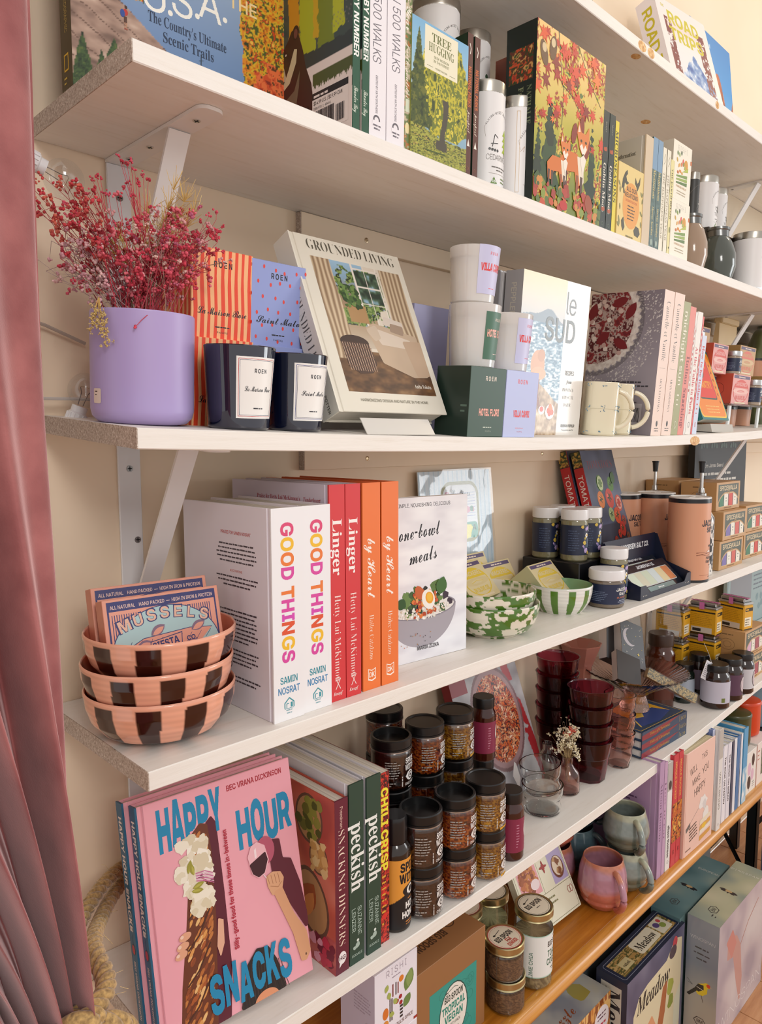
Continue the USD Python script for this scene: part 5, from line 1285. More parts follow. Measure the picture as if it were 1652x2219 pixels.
def mussels(w, h):
    A = Art(w, h).rect(.0045, .003, w - .009, h - .006, '#3d3f74')
    A.rect(.0065, .003, w - .013, h - .017, '#eda58e')
    A.text(w / 2, h - .0115, .0042, 'ALL NATURAL    HAND PACKED  —  HIGH IN IRON & PROTEIN', '#f0cdbf', 'n600', fit=w - .016)
    for i in range(44): A.rect(.009 + i * (w - .02) / 44, .03, .0009, h - .048, '#3d3f74'); A.l -= .95
    A.l += 1
    el = affinity.scale(sg.Point(w / 2, .012).buffer(1, quad_segs=24), w * .46, h * .66)
    A.geo(el.buffer(.001).intersection(sg.box(0, .004, w, h)), '#3d3f74').geo(el.intersection(sg.box(0, .004, w, h)), '#b4d3d4')
    for i, ch in enumerate('MUSSELS'):
        x = w * (.17 + .11 * i); z = .0365 + .0125 * math.cos((i - 3) / 3 * 1.25); rt = -(i - 3) * 5.5
        A.text(x, z, .0155, ch, '#3d3f74', 'n900', rot=rt, sx=.95); A.text(x, z + .0008, .0132, ch, '#eebfa6', 'n700', rot=rt, sx=.95)
    A.poly([(w * .12, .018), (w * .3, .030), (w * .7, .034), (w * .9, .031), (w * .75, .012), (w * .3, .006)], '#eda58e').line([(w * .12, .018), (w * .3, .030), (w * .7, .034), (w * .9, .031)], .0008, '#3d3f74')
    for s in range(9): A.line([(w * .15 + s * .012, .012 + s * .001), (w * .2 + s * .012, .028)], .0005, '#3d3f74', .1)
    for x, y, q in ((.29, .021, 8), (.77, .031, 25), (.72, .018, -20), (.42, .032, 30)): A.leaf(w * x - .008, y, .02, '#8a6f86', q, .28).leaf(w * x - .006, y, .016, '#eda58e', q, .2)
    A.poly([(w * .34, .012), (w * .62, .017), (w * .63, .031), (w * .35, .025)], '#3d3f74').poly([(w * .347, .0132), (w * .615, .018), (w * .622, .0298), (w * .356, .0242)], '#eda58e')
    A.text(w * .484, .0168, .0085, 'SIESTA', '#3d3f74', 'n800', fit=w * .23, rot=8).text(w * .71, .0195, .0055, 'CO.', '#3d3f74', 'n700', rot=4)
    return A.text(w * .8, .0075, .0075, 'OLIVE OIL', '#3d3f74', 'n800', fit=w * .25, rot=6)


MU = mussels(.140, .079)
mb_ = carton('mussel_box', 'peach tinned mussels box in the top striped bowl, front one', 'tin carton', 'D', .056, -.199, .140, .022, .079, '#e9a28a', {'front': MU}, rz=-5, lean=14, dz=.090, side='#d98f76', group=None)
dup(mb_, 'peach tinned mussels box in the top striped bowl, behind the front one', 'D', .058, -.165, rz=-7, lean=14, dz=.098)


def vchars(A, s, y, size, cols, f, x, fit):
    fn = font(f); cap = -fn.getbbox('H', anchor='ls')[1]; tot = fn.getlength(s) / cap * size; k = fit / tot; j = 0
    for i, ch in enumerate(s):
        if ch == ' ': continue
        A.text(x, y - fn.getlength(s[:i]) / cap * size * k, size, ch, cols[j], f, 'l', sx=k, rot=-90); A.l -= 1; j += 1
    A.l += 1
    return A


GC = ['#e04a78', '#f4bf2c', '#ee7d35', '#dd4aa2', '#ee7d35', '#dd4aa2', '#d94ab4', '#e2562f', '#f4bf2c', '#dd4aa2']
sp = Art(.046, .264); vchars(sp, 'GOOD THINGS', .246, .0195, GC, 'n800', .0135, .175)
sp.text(.023, .047, .0088, 'SAMIN', '#2f8f9f', 'n600', fit=.026).text(.023, .034, .0088, 'NOSRAT', '#3f86b8', 'n600', fit=.033)
sp.line([(.016, .016), (.016, .022), (.023, .028), (.030, .022), (.030, .016)], .0014, '#3f9aa6').line([(.019, .016), (.019, .021), (.022, .021)], .001, '#3f9aa6').rect(.025, .016, .003, .006, '#3f9aa6').rect(.016, .0145, .014, .0006, '#3f9aa6').bars(.017, .012, .012, 2, .0035, '#8ab0b8', .0014, 'c')
bk = Art(.207, .264); W_ = '#4a4048'
bk.text(.13, .226, .0042, 'PRAISE FOR SAMIN NOSRAT', '#c0524e', 'n600', fit=.068)
bk.bars(.083, .212, .095, 5, .0055, W_, .0022, 'c', 1).text(.13, .178, .0028, 'ALICE WATERS', '#d0604a', 'n500').bars(.083, .170, .095, 3, .0055, W_, .0022, 'c', 2).bars(.083, .126, .098, 8, .0055, W_, .0022, 'c', 4).bars(.083, .075, .098, 4, .0055, W_, .0022, 'c', 5).bars(.083, .04, .098, 2, .0055, W_, .0022, 'c', 6)
for x, y, lb in ((.1835, -.2555, 'thick white cookbook with rainbow spine letters, nearest the striped bowls'), (.2315, -.2525, 'thick white cookbook with rainbow spine letters, beside the red spines')):
    book('rainbow_cookbook', lb, 'D', x, y, .046, .207, .264, '#f3f1f2', {'front': sp, 'left': bk}, left='#e6dfe6', group='white rainbow-lettered cookbooks', t=None)
sp = Art(.0265, .288); vt(sp, .243, .0155, 'Linger', '#fbf3ee', 's', fit=.074); vt(sp, .142, .0105, 'Hetty Lui McKinnon', '#f6dcd6', 'sr', fit=.115); sp.line([(.009, .03), (.017, .016)], .0012, '#f6dcd6').line([(.017, .03), (.009, .016)], .0012, '#f6dcd6').ell(.013, .031, .003, .002, '#f6dcd6', t=.0006).text(.013, .008, .0042, 'Knopf', '#f6dcd6', 'i')
lk = Art(.225, .288).text(.115, .264, .0058, 'Praise for Hetty Lui McKinnon’s', '#a8404c', 's', fit=.10).text(.19, .2635, .0058, 'Tenderheart', '#a8404c', 'i', fit=.036)
for x, lb, lf in ((.2705, 'red cookbook with cream serif lettering, left of two alike', lk), (.2985, 'red cookbook with cream serif lettering, right of two, beside orange spines', lk)):
    book('red_cookbook', lb, 'D', x, -.2475, .0265, .225, .288, '#d8383c', {'front': sp, 'left': lf}, left='#cfc4d2', bulge=.0, group='red cookbooks')
sp = Art(.033, .288); vt(sp, .212, .0145, 'by Heart', '#fbefe4', 'c', fit=.083); vt(sp, .105, .0085, 'Hailee Catalano', '#f9e2cf', 'sr', fit=.062)
sp.poly([(.009, .014), (.009, .03), (.0165, .0275), (.024, .03), (.024, .014), (.0165, .0115)], '#fbefe4').poly([(.0102, .0158), (.0102, .0285), (.0165, .0262), (.0228, .0285), (.0228, .0158), (.0165, .0135)], '#ee7a35').text(.0165, .0175, .0072, 'DK', '#fbefe4', 'n700', fit=.0105)
for x, lb in ((.3335, 'orange cloth cookbook with cream script, left of two alike'), (.3695, 'orange cloth cookbook with cream script, beside the salad bowl cover')):
    book('orange_cookbook', lb, 'D', x, -.246, .033, .222, .288, '#ef7833', {'front': sp}, group='orange cookbooks', mat=CLOTHP if 'CLOTHP' in globals() else PAPER, left='#d9602c')


def marble(u, v):
    c = ramp(nz(u, v * 3, 25, 3), [(.2, '#e6e4e8'), (.5, '#f3f2f4'), (.8, '#fbfbfb')]); c[v < .095] = c[v < .095] * np.array([.97, .975, .99])
    return c


OB = Art(.178, .258).paint(marble, .003); o = .030
OB.text(.083, .243, .0058, 'SIMPLE, NOURISHING, DELICIOUS', '#4a484c', 'n500', fit=.112)
OB.text(.045 + o, .195, .0225, 'one-bowl', '#242226', 'c', fit=.086, rot=4).text(.052 + o, .157, .0225, 'meals', '#242226', 'c', fit=.058, rot=6)
OB.geo(affinity.scale(sg.Point(.052 + o, .083).buffer(1, quad_segs=20), .071, .062).intersection(sg.box(0, 0, .2, .083)), '#a9a3ab').ell(.052 + o, .083, .071, .018, '#8d8790').ell(.052 + o, .083, .067, .016, '#e9e4de')
R = random.Random(2); on = lambda x, y: ((x - .052 - o) / .066) ** 2 + ((y - .092) / .028) ** 2 < 1
OB.scatter(90, .014 + o - .03, .066, .15, .12, ['#2c4424', '#3f6030', '#5c7a3c', '#26261e', '#3a2a3a', '#6b8a48'], .004, .009, 3, where=lambda x, y: on(x, y) and y > .078, j=.45)
OB.scatter(150, .014, .066, .15, .085, ['#f4efe6', '#e9e2d4', '#faf7f0', '#d8c9b0'], .0012, .0022, 4, where=on).scatter(60, .06, .07, .11, .11, ['#c9572c', '#e07a35', '#b5441f', '#e9a05a'], .002, .004, 6, where=on)
OB.blob(.045 + o, .106, .014, '#c9622c', sx=.7, rot=30).ell(.062 + o, .096, .013, .017, '#f6f2ea', 28).ell(.064 + o, .098, .008, .010, '#eda528', 28).ell(.064 + o, .099, .0055, .007, '#f2bd3c', 28).leaf(.085 + o, .1, .03, '#3f6a2c', 70, .4).leaf(.015 + o, .09, .02, '#2f5524', 150, .45)
for i in range(16): OB.ell(.02 + o + R.uniform(-.02, .05), .032 + R.uniform(-.01, .012), .0008, .0008, R.choice(['#b5803c', '#3a3a3a', '#c9622c']), up=.1)
OB.text(.062 + o, .017, .0062, 'MARIA ZIZKA', '#3a383c', 'n600', fit=.046)
book('bowl_cookbook', 'thin white cookbook with a salad bowl on its cover, facing out', 'D', .404, -.1955, .014, .178, .258, '#f1eff0', {'right': OB}, hard=False, out=True, rz=-5.4)

# sardine print in cellophane, leaning on the wall
PT = Art(.225, .285)
PT.paint(lambda u, v: ramp(np.sin(u * 440) * .5 + .5, [(0, '#c9dae6'), (.35, '#dfe7ea'), (1, '#b5cfe0')]), .0025)
for cx, cy, w, h in ((.123, .2, .12, .125), (.123, .02, .13, .11)):
    g = sg.box(cx - w / 2, cy - h / 2, cx + w / 2, cy + h / 2).buffer(-.03).buffer(.03); PT.geo(g, '#8d8a3c').geo(g.buffer(-.007), '#e6ecf1' if cy > .1 else '#2f8a6a')
for i in range(9): PT.rect(.075, .19 + i * .006, .095, .0012, '#a9b2d4')
PT.geo(sg.box(.071, .145, .175, .178).buffer(-.01).buffer(.01), '#4aa58c').text(.125, .232, .014, 'Sardines', '#33414a', 'c', fit=.06).text(.125, .222, .005, 'ATUN', '#5a6670', 'n500')
PT.poly([(.085, .205), (.1, .214), (.135, .214), (.16, .206), (.165, .212), (.166, .198), (.155, .2), (.13, .192), (.1, .194)], '#d98aa5', .002).ell(.158, .205, .006, .006, '#4a8a6a').poly([(.085, .19), (.11, .196), (.14, .19), (.11, .184)], '#3f9a80').blob(.14, .16, .017, '#f2e86a', 14, .25).text(.164, .16, .012, 'A', '#2c4a44', 'n600').ell(.083, .235, .008, .008, '#d98aa5', t=.003)
PT.ell(.123, .078, .06, .012, '#8d8a3c').ell(.123, .078, .053, .008, '#4a8ab0').ell(.15, .02, .03, .012, '#d98aa5').text(.1, .045, .016, 'food', '#dfe9e4', 'c')
t = thing('art_print', 'tinned sardine art print in a crinkled clear sleeve leaning against the wall', 'print', 'D', .79, -.036, lean=5)
put('card', MB().box(-.1125, .1125, 0, .002, 0, .285, '#d3e0e8', 0), PAPER, t)
PT.to(M := MB(), ((-.1125, 0, 0), (1, 0, 0), (0, 0, 1))); put('printed_picture', M, PAPER, t)
V = []; n = 40; rg = np.random.default_rng(3)
U_, V_ = np.meshgrid(np.linspace(-.114, .114, n), np.linspace(-.001, .288, n)); q = meshkit.fbm(np.stack([U_ * 30, V_ * 30, U_ * 0], -1), 3, 4)
f = []
for i in range(n - 1):
    for j in range(n - 1): a = i * n + j; f += [[a, a + 1, a + n + 1], [a, a + n + 1, a + n]]
put('clear_sleeve', MB().add(trimesh.Trimesh(np.stack([U_, -.0025 - .0045 * q, V_], -1).reshape(-1, 3), f, process=False), '#fff', 80), FILM, t)


def splat(seed, inner=False):
    Wc, G1 = lin('#ece6d4'), lin('#4f7a2a')
    def col(v):
        a = np.arctan2(v[:, 1], v[:, 0]); z = v[:, 2]; q = np.hypot(v[:, 0], v[:, 1]); P = np.stack([v[:, 0] * 62, v[:, 1] * 62, z * 70 + seed * 5], -1)
        n1 = meshkit.noise(P, seed) * .62 + meshkit.noise(P * 2.6, seed + 3) * .38
        return np.where((n1 > np.interp(z, [0, .02, .05], [.44, .5, .56]))[:, None], G1, Wc)
    return col


for x, y, r, h, dz, s, lb in ((.70, -.175, .0855, .058, 0, 1, 'green-speckled white bowl, bottom of two stacked'), (.697, -.172, .082, .055, .025, 2, 'green-speckled white bowl, top of two, holding a yellow fish box')):
    t = thing('speckled_bowl', lb, 'bowl', 'D', x, y, dz=dz); put('bowl', bowl_mesh(r, h, .05, splat(s), 300), GLAZE, t)
t = thing('striped_bowl', 'green and white striped bowl holding a yellow fish box', 'bowl', 'D', .931, -.175)
put('bowl', bowl_mesh(.0625, .055, .042, striped('#efece4', '#557f24', 11, .0625, .055, .6, inner='#7da67c', duty=.42, seed=3), 240), GLAZE, t)
MK = ('#dccb9c', '#e2c236', '#d8c48e')
for nm, x, y, dz, rz, le, lb in (('', .705, -.163, .060, 10, 40, 'yellow tinned mackerel box tilted in the speckled bowls'), ('', .80, -.075, .045, 4, 24, 'yellow tinned mackerel box standing behind the speckled bowls'), ('', .865, -.098, .028, 4, 30, 'yellow tinned mackerel box behind the green striped bowl, partly hidden'), ('', .944, -.168, .032, 6, 42, 'yellow tinned mackerel box tilted in the green striped bowl')):
    fishcarton(lb, 'D', x, y, dz, *MK, 'MACKEREL', '#c4bf96', w=.104, d=.05, h=.078, rz=rz, lean=le, name='mackerel_box')
for x, y, lb in ((.80, -.045, 'low tan block under the hidden yellow mackerel box'),):
    pass


def ramen(A, c, q):
    A.text(c + .005, q * .78, .0075, 'JACOBSEN', '#eef0ee', 'n800', 'l', sx=.8).text(c + .014, q * .7, .003, 'SALT CO', '#d9dde0', 'n500', 'l').text(c + .012, q * .45, .0065, 'RAMEN', '#eef0ee', 'n800', 'l').bars(c + .012, q * .35, .02, 3, .005, '#a8b0bc', .002)
    for x, y, r, cl in ((-.002, .66, .005, '#f4f1e6'), (-.006, .56, .0035, '#b8a23c'), (-.004, .86, .004, '#b39ac9'), (.001, .9, .0045, '#c4aad6'), (-.008, .42, .0045, '#d9b84a'), (-.003, .15, .006, '#c4aad6'), (-.009, .25, .003, '#6d6a9a'), (-.012, .3, .0025, '#b39ac9'), (.003, .08, .004, '#e2c45a'), (-.014, .95, .004, '#d9b84a'), (.012, .95, .005, '#f2ead0'), (.02, .06, .005, '#d9b84a')): A.blob(c + x, q * y, r, cl, 8, .25, seed=int(y * 100))
    A.ell(c - .001, q * .66, .0024, .0018, '#e6b52c')
    for i in range(4): A.line([(c - .002 + i * .0016, q * (.25 + .3 * k / 7) + 0) if k % 2 else (c - .0008 + i * .0016, q * (.25 + .3 * k / 7)) for k in range(8)], .0008, '#7f92a8')
    A.bars(c - .045, q * .8, .024, 9, .0052, '#4a5878', .0018)


wcap = PLASTIC
for x, y, dz, lb in ((1.051, -.058, .083, 'white-lidded seasoning jar on the black riser, left one'), (1.056, -.128, .083, 'white-lidded seasoning jar on the black riser, front middle one'), (1.114, -.128, .083, 'white-lidded seasoning jar on the black riser, right one'), (1.112, -.062, .083, 'white-lidded seasoning jar on the black riser, hidden at the back'), (1.105, -.197, .0, 'white-lidded seasoning jar on the shelf, behind the salt grinder jar')):
    saltjar(lb, 'D', x, y, dz, .0285, .112, '#1c2540', '#ebe9e8', '#8f8660', art=ramen, capmat=PLASTIC, kh=.2, ang=4)
carton('display_riser', 'black riser block lifting the white-lidded seasoning jars', 'riser', 'D', 1.085, -.165, .135, .145, .0828, '#17181c', mat=PLASTIC, part='block', r=.002)
saltjar('squat navy-labelled seasoning jar with a ribbed white lid at the shelf front', 'D', 1.036, -.218, 0, .0355, .078, '#1a2444', '#eceaea', '#7d6a54', capmat=PLASTIC, kh=.27, ang=10)


def tomatoes(u, v):
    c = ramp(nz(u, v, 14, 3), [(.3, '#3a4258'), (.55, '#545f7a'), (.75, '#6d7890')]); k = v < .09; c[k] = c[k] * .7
    return c


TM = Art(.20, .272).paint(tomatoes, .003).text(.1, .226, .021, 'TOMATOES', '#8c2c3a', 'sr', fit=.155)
for x, y, r, c in ((.075, .19, .021, '#4f7a3a'), (.14, .185, .019, '#5a8a3a'), (.062, .15, .021, '#d9792c'), (.115, .15, .025, '#cf4a3c'), (.165, .135, .021, '#d95a44'), (.105, .11, .018, '#9fb07a'), (.14, .105, .021, '#d8542c'), (.175, .09, .013, '#a83a2c'), (.155, .07, .019, '#c93428'), (.13, .06, .011, '#c8392c'), (.1, .045, .012, '#a8342a'), (.125, .03, .014, '#d2422f'), (.15, .03, .010, '#cf4a34'), (.18, .05, .010, '#8c4a3a')):
    TM.ell(x, y, r * .95, r, c).ell(x - r * .25, y + r * .3, r * .3, r * .22, lin(c) * 1.5 + .05)
    for a in range(5): TM.leaf(x, y + r * .1, r * .55, '#2f4a24', a * 72 + x * 999, .18)
TM.ell(.075, .19, .017, .018, '#c7d6a2').ell(.165, .135, .016, .016, '#f0b4a0').ell(.125, .03, .010, .010, '#f0a48c')
for x, y in ((.075, .19), (.165, .135)):
    for a in range(6): TM.leaf(x, y, .013, '#6f8f4a' if x < .1 else '#c9402f', a * 60, .3)
TM.leaf(.15, .185, .035, '#3f6a34', 60, .4).leaf(.105, .045, .04, '#2f5a2c', 240, .3).bars(.02, .008, .15, 1, .005, '#c9b8a8', .003)
sp = Art(.024, .272).rect(0, .232, .024, .04, '#2c2a1c').paint(lambda u, v: speck(u, v, 150, ['#7a2a1c', '#c2a04a', '#3f4a24', '#1f1f18'], 2), .002, .001, .234, .023, .27); vt(sp, .215, .012, 'TOMATOES', '#f4e6dc', 'n500', fit=.12)
book('tomato_book', 'slate blue tomato cookbook with a red spine, front copy facing out', 'D', 1.196, -.128, .024, .20, .272, '#4b5570', {'right': TM, 'front': sp}, out=True, lean=15, rz=7, dz=.046, spine='#c22a2c')
book('tomato_book', 'second tomato cookbook, only its red spine showing behind the first', 'D', 1.187, -.097, .024, .20, .272, '#4b5570', {'front': sp}, out=True, lean=15, rz=7, dz=.046, spine='#c22a2c')
carton('book_ledge', 'low black ledge holding up the tomato cookbooks', 'riser', 'D', 1.30, -.142, .24, .08, .046, '#17181c', mat=PLASTIC, part='block', r=.002)

# navy salt display with slanted gift sets
t = thing('salt_display', 'navy cardboard counter display with a raised header at the shelf front', 'display box', 'D', 1.248, -.252)
W2 = .1275; bx = MB()
bx.box(-W2, W2, 0, .092, 0, .0015, '#141b33', 0)
for s in (-1, 1):
    P = sg.Polygon([(0, 0), (.092, 0), (.092, .115), (.085, .115), (.06, .05), (.0, .030)]); g = trimesh.creation.extrude_polygon(P, .0014, engine='earcut'); g.apply_transform(np.array([[0, 0, 1, s * W2 - .0007], [1, 0, 0, 0], [0, 1, 0, 0], [0, 0, 0, 1.0]])); g.fix_normals(); bx.add(g, '#141b33', 20)
P = sg.Polygon([(-W2, 0), (W2, 0), (W2, .03), (W2 - .02, .03), (W2 - .035, .012), (-W2 + .04, .012), (-W2 + .025, .03), (-W2, .03)]); g = trimesh.creation.extrude_polygon(P, .0014, engine='earcut'); g.apply_transform(np.array([[1, 0, 0, 0], [0, 0, 1, -.0007], [0, 1, 0, 0], [0, 0, 0, 1.0]])); g.fix_normals(); bx.add(g, '#23283a', 20)
put('tray', bx, PAPER, t)
put('header', MB().box(-W2, W2, .0905, .092, 0, .117, '#141b33', 0), PAPER, t)
Art(.255, .117).text(.15, .088, .013, 'JACOBSEN SALT CO.', '#e9ebee', 'n800', fit=.14).bars(.1, .05, .12, 1, .01, '#8c94ac', .003).to(M := MB(), ((-W2, .0903, 0), (1, 0, 0), (0, 0, 1)))
dots = Art(.09, .05)
for i, c in enumerate(('#cfd6de', '#e2c23c', '#d84a5a')): dots.ell(.025 + i * .016, .012, .0022, .0022, c)
dots.to(M, ((-W2 - .0008, .092, 0), (0, -1, 0), (0, 0, 1)), .0003); d2 = Art(.25, .03)
for x in (.012, .02, .028, .226, .234, .242): d2.ell(x, .008, .0013, .0013, '#d9d2c4')
d2.to(M, ((-W2, -.0008, 0), (1, 0, 0), (0, 0, 1)), .0003); put('display_lettering', M, PAPER, t)
for i, (y, dz, lb) in enumerate(((-.244, .006, 'navy salt gift set with a pastel window, front one in the display'), (-.213, .016, 'navy salt gift set second in the display, only its top showing'), (-.190, .024, 'navy salt gift set hindmost in the display, only its top showing'))):
    F = Art(.235, .078).text(.13, .064, .0085, 'JACOBSEN SALT CO.', '#e6e8ec', 'n800', fit=.085).rect(.02, .016, .2, .042, '#c9d0d0', .004)
    for j, c in enumerate(('#d9e6d2', '#d6d6c0', '#cfdcc6', '#d2dfe0', '#e2d3a8', '#d88a5c')): F.rect(.022 + j * .0328, .018, .0318, .038, c)
    F.rect(.06, .002, .13, .012, '#7f9a9a').bars(.09, .006, .06, 1, .01, '#e9eeee', .003, 'c')
    carton('salt_gift_set', lb, 'gift set', 'D', 1.248, y, .235, .018, .078, '#20242f', {'front': F}, lean=48, dz=dz, mat=GLOSS)

for x, y, lb, a in ((1.428, -.222, 'tall peach salt canister at the shelf front, right of the navy display', 14), (1.505, -.10, 'tall peach salt canister, middle one behind the navy display', 8), (1.425, -.045, 'tall peach salt canister hindmost, behind the tomato cookbook', 5)):
    t = thing('salt_canister', lb, 'canister', 'D', x, y); r, h = .0485, .205
    put('tube', MB().add(lathe([(0, .006), (r, .006), (r, h - .014), (0, h - .014)], 56), '#dd9f7c', 40), PAPER, t)
    put('rim', MB().add(lathe([(0, h - .014), (r * 1.01, h - .014), (r * 1.01, h - .004), (0, h - .004)], 56), '#1b1a1f', 40).add(lathe([(0, 0), (r * 1.005, 0), (r * 1.005, .006), (0, .006)], 56), '#1b1a1f', 40), PLASTIC, t)
    put('lid', MB().add(lathe([(0, h - .004), (r * 1.0, h - .004), (r, h - .001), (r * .93, h), (r * .9, h - .003), (0, h - .003)], 56), '#e9e4de', 40).box(-.018, .018, -.006, .006, h - .0035, h - .001, '#dcd6cf', .0008), PLASTIC, t)
    A = Art(2 * math.pi * r, h - .02); c = A.w / 2; q = A.h
    A.text(c, q * .70, .0155, 'JACOBSEN', '#2b2a33', 'n700', fit=.075).text(c, q * .62, .0125, 'SALT CO.', '#2b2a33', 'n700', fit=.044).text(c, q * .27, .0062, 'PURE ITALIAN', '#3a2c2a', 'n700', fit=.042).text(c, q * .22, .0062, 'FINE SEA SALT', '#3a2c2a', 'n700', fit=.044).bars(c - .012, q * .18, .024, 1, .005, '#5a4438', .0025, 'c').rect(c - .04, q * .06, .08, .0005, '#a86a4c').bars(c - .02, q * .03, .04, 1, .005, '#7a5040', .002, 'c')
    for i in range(4): A.line([(c - .05 + .1 * k / 16, q * (.36 - .012 * i) + .0015 * math.sin(k * .9 + i * 2)) for k in range(17)], .0006, '#8c4f36')
    for x2, s in ((-.012, .005), (.012, .006), (.03, .007)): A.poly([(c + x2 - s * 1.5, q * .365), (c + x2 + s * 1.5, q * .365), (c + x2, q * .365 + s)], '#f2ede8')
    for dx in (-.004, .0, .004): A.line([(c - .004, q * .38), (c - .004 + dx, q * .44)], .0009, '#3a2c2a').leaf(c - .004 + dx, q * .43, .006, '#3a2c2a', 90 - dx * 9000)
    A.wrap(M := MB(), r, .006, a); put('label', M, PAPER, t)


def pourer(label, x, y, r, h, c1, k='D'):
    t = thing('oil_bottle', label, 'bottle', k, x, y)
    def col(v):
        P = v * 150; n1 = meshkit.noise(P * (1, 1, .6), 3)
        return np.where((n1 > .52)[:, None], lin('#17181d'), lin(c1))
    pf = [(0, 0), (r * .95, 0), (r, .003)] + [(r, z) for z in np.linspace(.006, h * .8, 70)] + [(r * .97, h * .86), (r * .7, h * .95), (.013, h), (.013, h + .03), (0, h + .03)]
    put('bottle', MB().add(lathe(pf, 90), col, 40), GLAZE, t)
    put('collar', MB().add(lathe([(0, h + .03), (.0125, h + .03), (.0125, h + .036), (.008, h + .038), (.0065, h + .05), (0, h + .05)], 24), '#c2c0bd', 40), METAL, t)
    put('spout', MB().add(lathe([(0, h + .05), (.0045, h + .05), (.004, h + .088), (0, h + .088)], 20), '#d0ceca', 40), METAL, t)
    put('stopper', MB().add(lathe([(0, h + .088), (.0065, h + .088), (.008, h + .112), (.0092, h + .114), (.0092, h + .117), (0, h + .117)], 20), '#17171a', 40), PLASTIC, t)


pourer('black and white patterned oil bottle with a pour spout at the shelf front', 1.518, -.212, .034, .17, '#e6e1da')
pourer('patterned oil bottle with a black-tipped spout behind the peach canisters', 1.60, -.052, .03, .165, '#d9d3ca')


def spicebox(label, k, x, y, dz, w=.165, h=.075, d=.095, pal=('#3c7a58', '#e8e2d0', '#d8453c', '#ece6d8'), group=None):
    F = Art(w, h); g = affinity.scale(sg.Point(w / 2, h * .05).buffer(1, quad_segs=20), w * .48, h * .84)
    win = sg.box(w * .1, h * .14, w * .92, h * .58).intersection(affinity.scale(sg.Point(w * .52, h * .12).buffer(1, quad_segs=20), w * .44, h * .5)).buffer(-.003).buffer(.003)
    F.geo(sg.box(w * .07, h * .3, w * .93, h * .92).difference(win.buffer(.004)), '#4a5040').text(w / 2, h * .70, h * .17, 'SPICEWALLA', '#d9c29a', 'n700', fit=w * .74).geo(win.buffer(.0015), '#d9b98a').geo(win, '#1c1814')
    for i, c in enumerate(pal):
        F.geo(sg.box(w * (.13 + i * .19), h * .12, w * (.30 + i * .19), h * .62).intersection(win), c)
        if i % 2: F.geo(affinity.scale(sg.Point(w * (.215 + i * .19), h * .34).buffer(1), w * .06, h * .17).intersection(win), '#f0e9da').bars(w * (.19 + i * .19), h * .4, w * .05, 2, h * .1, '#4a6a50', h * .04, 'c')
    F.ell(w / 2, h * .62, w * .05, h * .07, '#c49a68', t=.0015).bars(w * .15, h * .06, w * .7, 1, .01, '#8a5f34', h * .035, 'c')
    S = Art(d, h).bars(d * .15, h * .8, d * .7, 1, .01, '#8a6a44', h * .05, 'c').ell(d / 2, h * .45, d * .22, h * .22, '#96734a', t=.0012).ell(d / 2, h * .45, d * .12, h * .12, '#96734a', t=.001)
    T = Art(w, d).rect(w * .2, d * .3, w * .6, d * .35, '#cda98a')
    return carton('spice_carton', label, 'spice box', k, x, y, w, d, h, '#c79a66', {'front': F, 'left': S, 'top': T}, dz=dz, group=group)


P1, P2 = ('#7a6aa8', '#ece6d8', '#d25a4c', '#e6dccb'), ('#3c7a58', '#ece6d8', '#d2402f', '#ece6d8')
for x, y, dz, p, lb in ((1.667, -.238, 0, P1, 'kraft spice set with lilac window, bottom of the front stack'), (1.690, -.236, .0755, P1, 'kraft spice set with lilac window, middle of the front stack'), (1.700, -.212, .151, P2, 'kraft spice set with green window, top of the front stack'),
                        (1.885, -.222, 0, P2, 'kraft spice set with green window, bottom of the right stack'), (1.895, -.220, .0755, P2, 'kraft spice set with green window, top of the right stack')):
    spicebox(lb, 'D', x, y, dz, pal=p)
lo = spicebox('kraft spice set hidden low behind the peach canisters', 'D', 1.725, -.10, 0)
dup(lo, 'kraft spice set hidden at mid height behind the peach canisters', 'D', 1.725, -.10, dz=.0755)
dup(lo, 'kraft spice set at the back, its top showing above the peach canisters', 'D', 1.725, -.10, dz=.151)
BB = Art(.42, .33).text(.06, .25, .012, 'From James Beard', '#d9d6cc', 'n500', 'l', fit=.16).bars(.06, .225, .28, 4, .02, '#cfccc2', .009).bars(.05, .12, .06, 2, .02, '#bdbab0', .008, seed=3).bars(.2, .13, .14, 6, .02, '#d9d6cc', .008, seed=5)
for i in range(14): BB.leaf(.04 + i * .026, .31, .02, '#46605a', 40 + 50 * (i % 3), .4)
carton('black_book', 'large black book with white back-cover text standing behind the spice sets', 'book', 'D', 2.07, -.052, .42, .02, .33, '#101011', {'front': BB}, part='cover', pname='back_cover_print')

# ------------------------------------------------------------------ shelf E (snack books, jars, glassware)
HH = Art(.215, .285)
R = random.Random(6); BLU, MAR = '#1488b4', '#5c1428'
HH.text(.160, .268, .0072, 'BEC VRANA DICKINSON', '#a8202f', 'n700', fit=.082)
BG = '#eea6b2'


def wavy(A, word, x0, z0, w, h, dz):
    n = len(word); cw = w / n
    for i, ch in enumerate(word):
        A.text(x0 + cw * (i + .5), z0 + dz * i + .003 * math.sin(i * 2.3), h * (1 + .05 * math.sin(i * 1.7)), ch, BLU, 'n900', fit=cw * (.92 if ch != 'I' else .4)); A.l -= 1
    A.l += 1


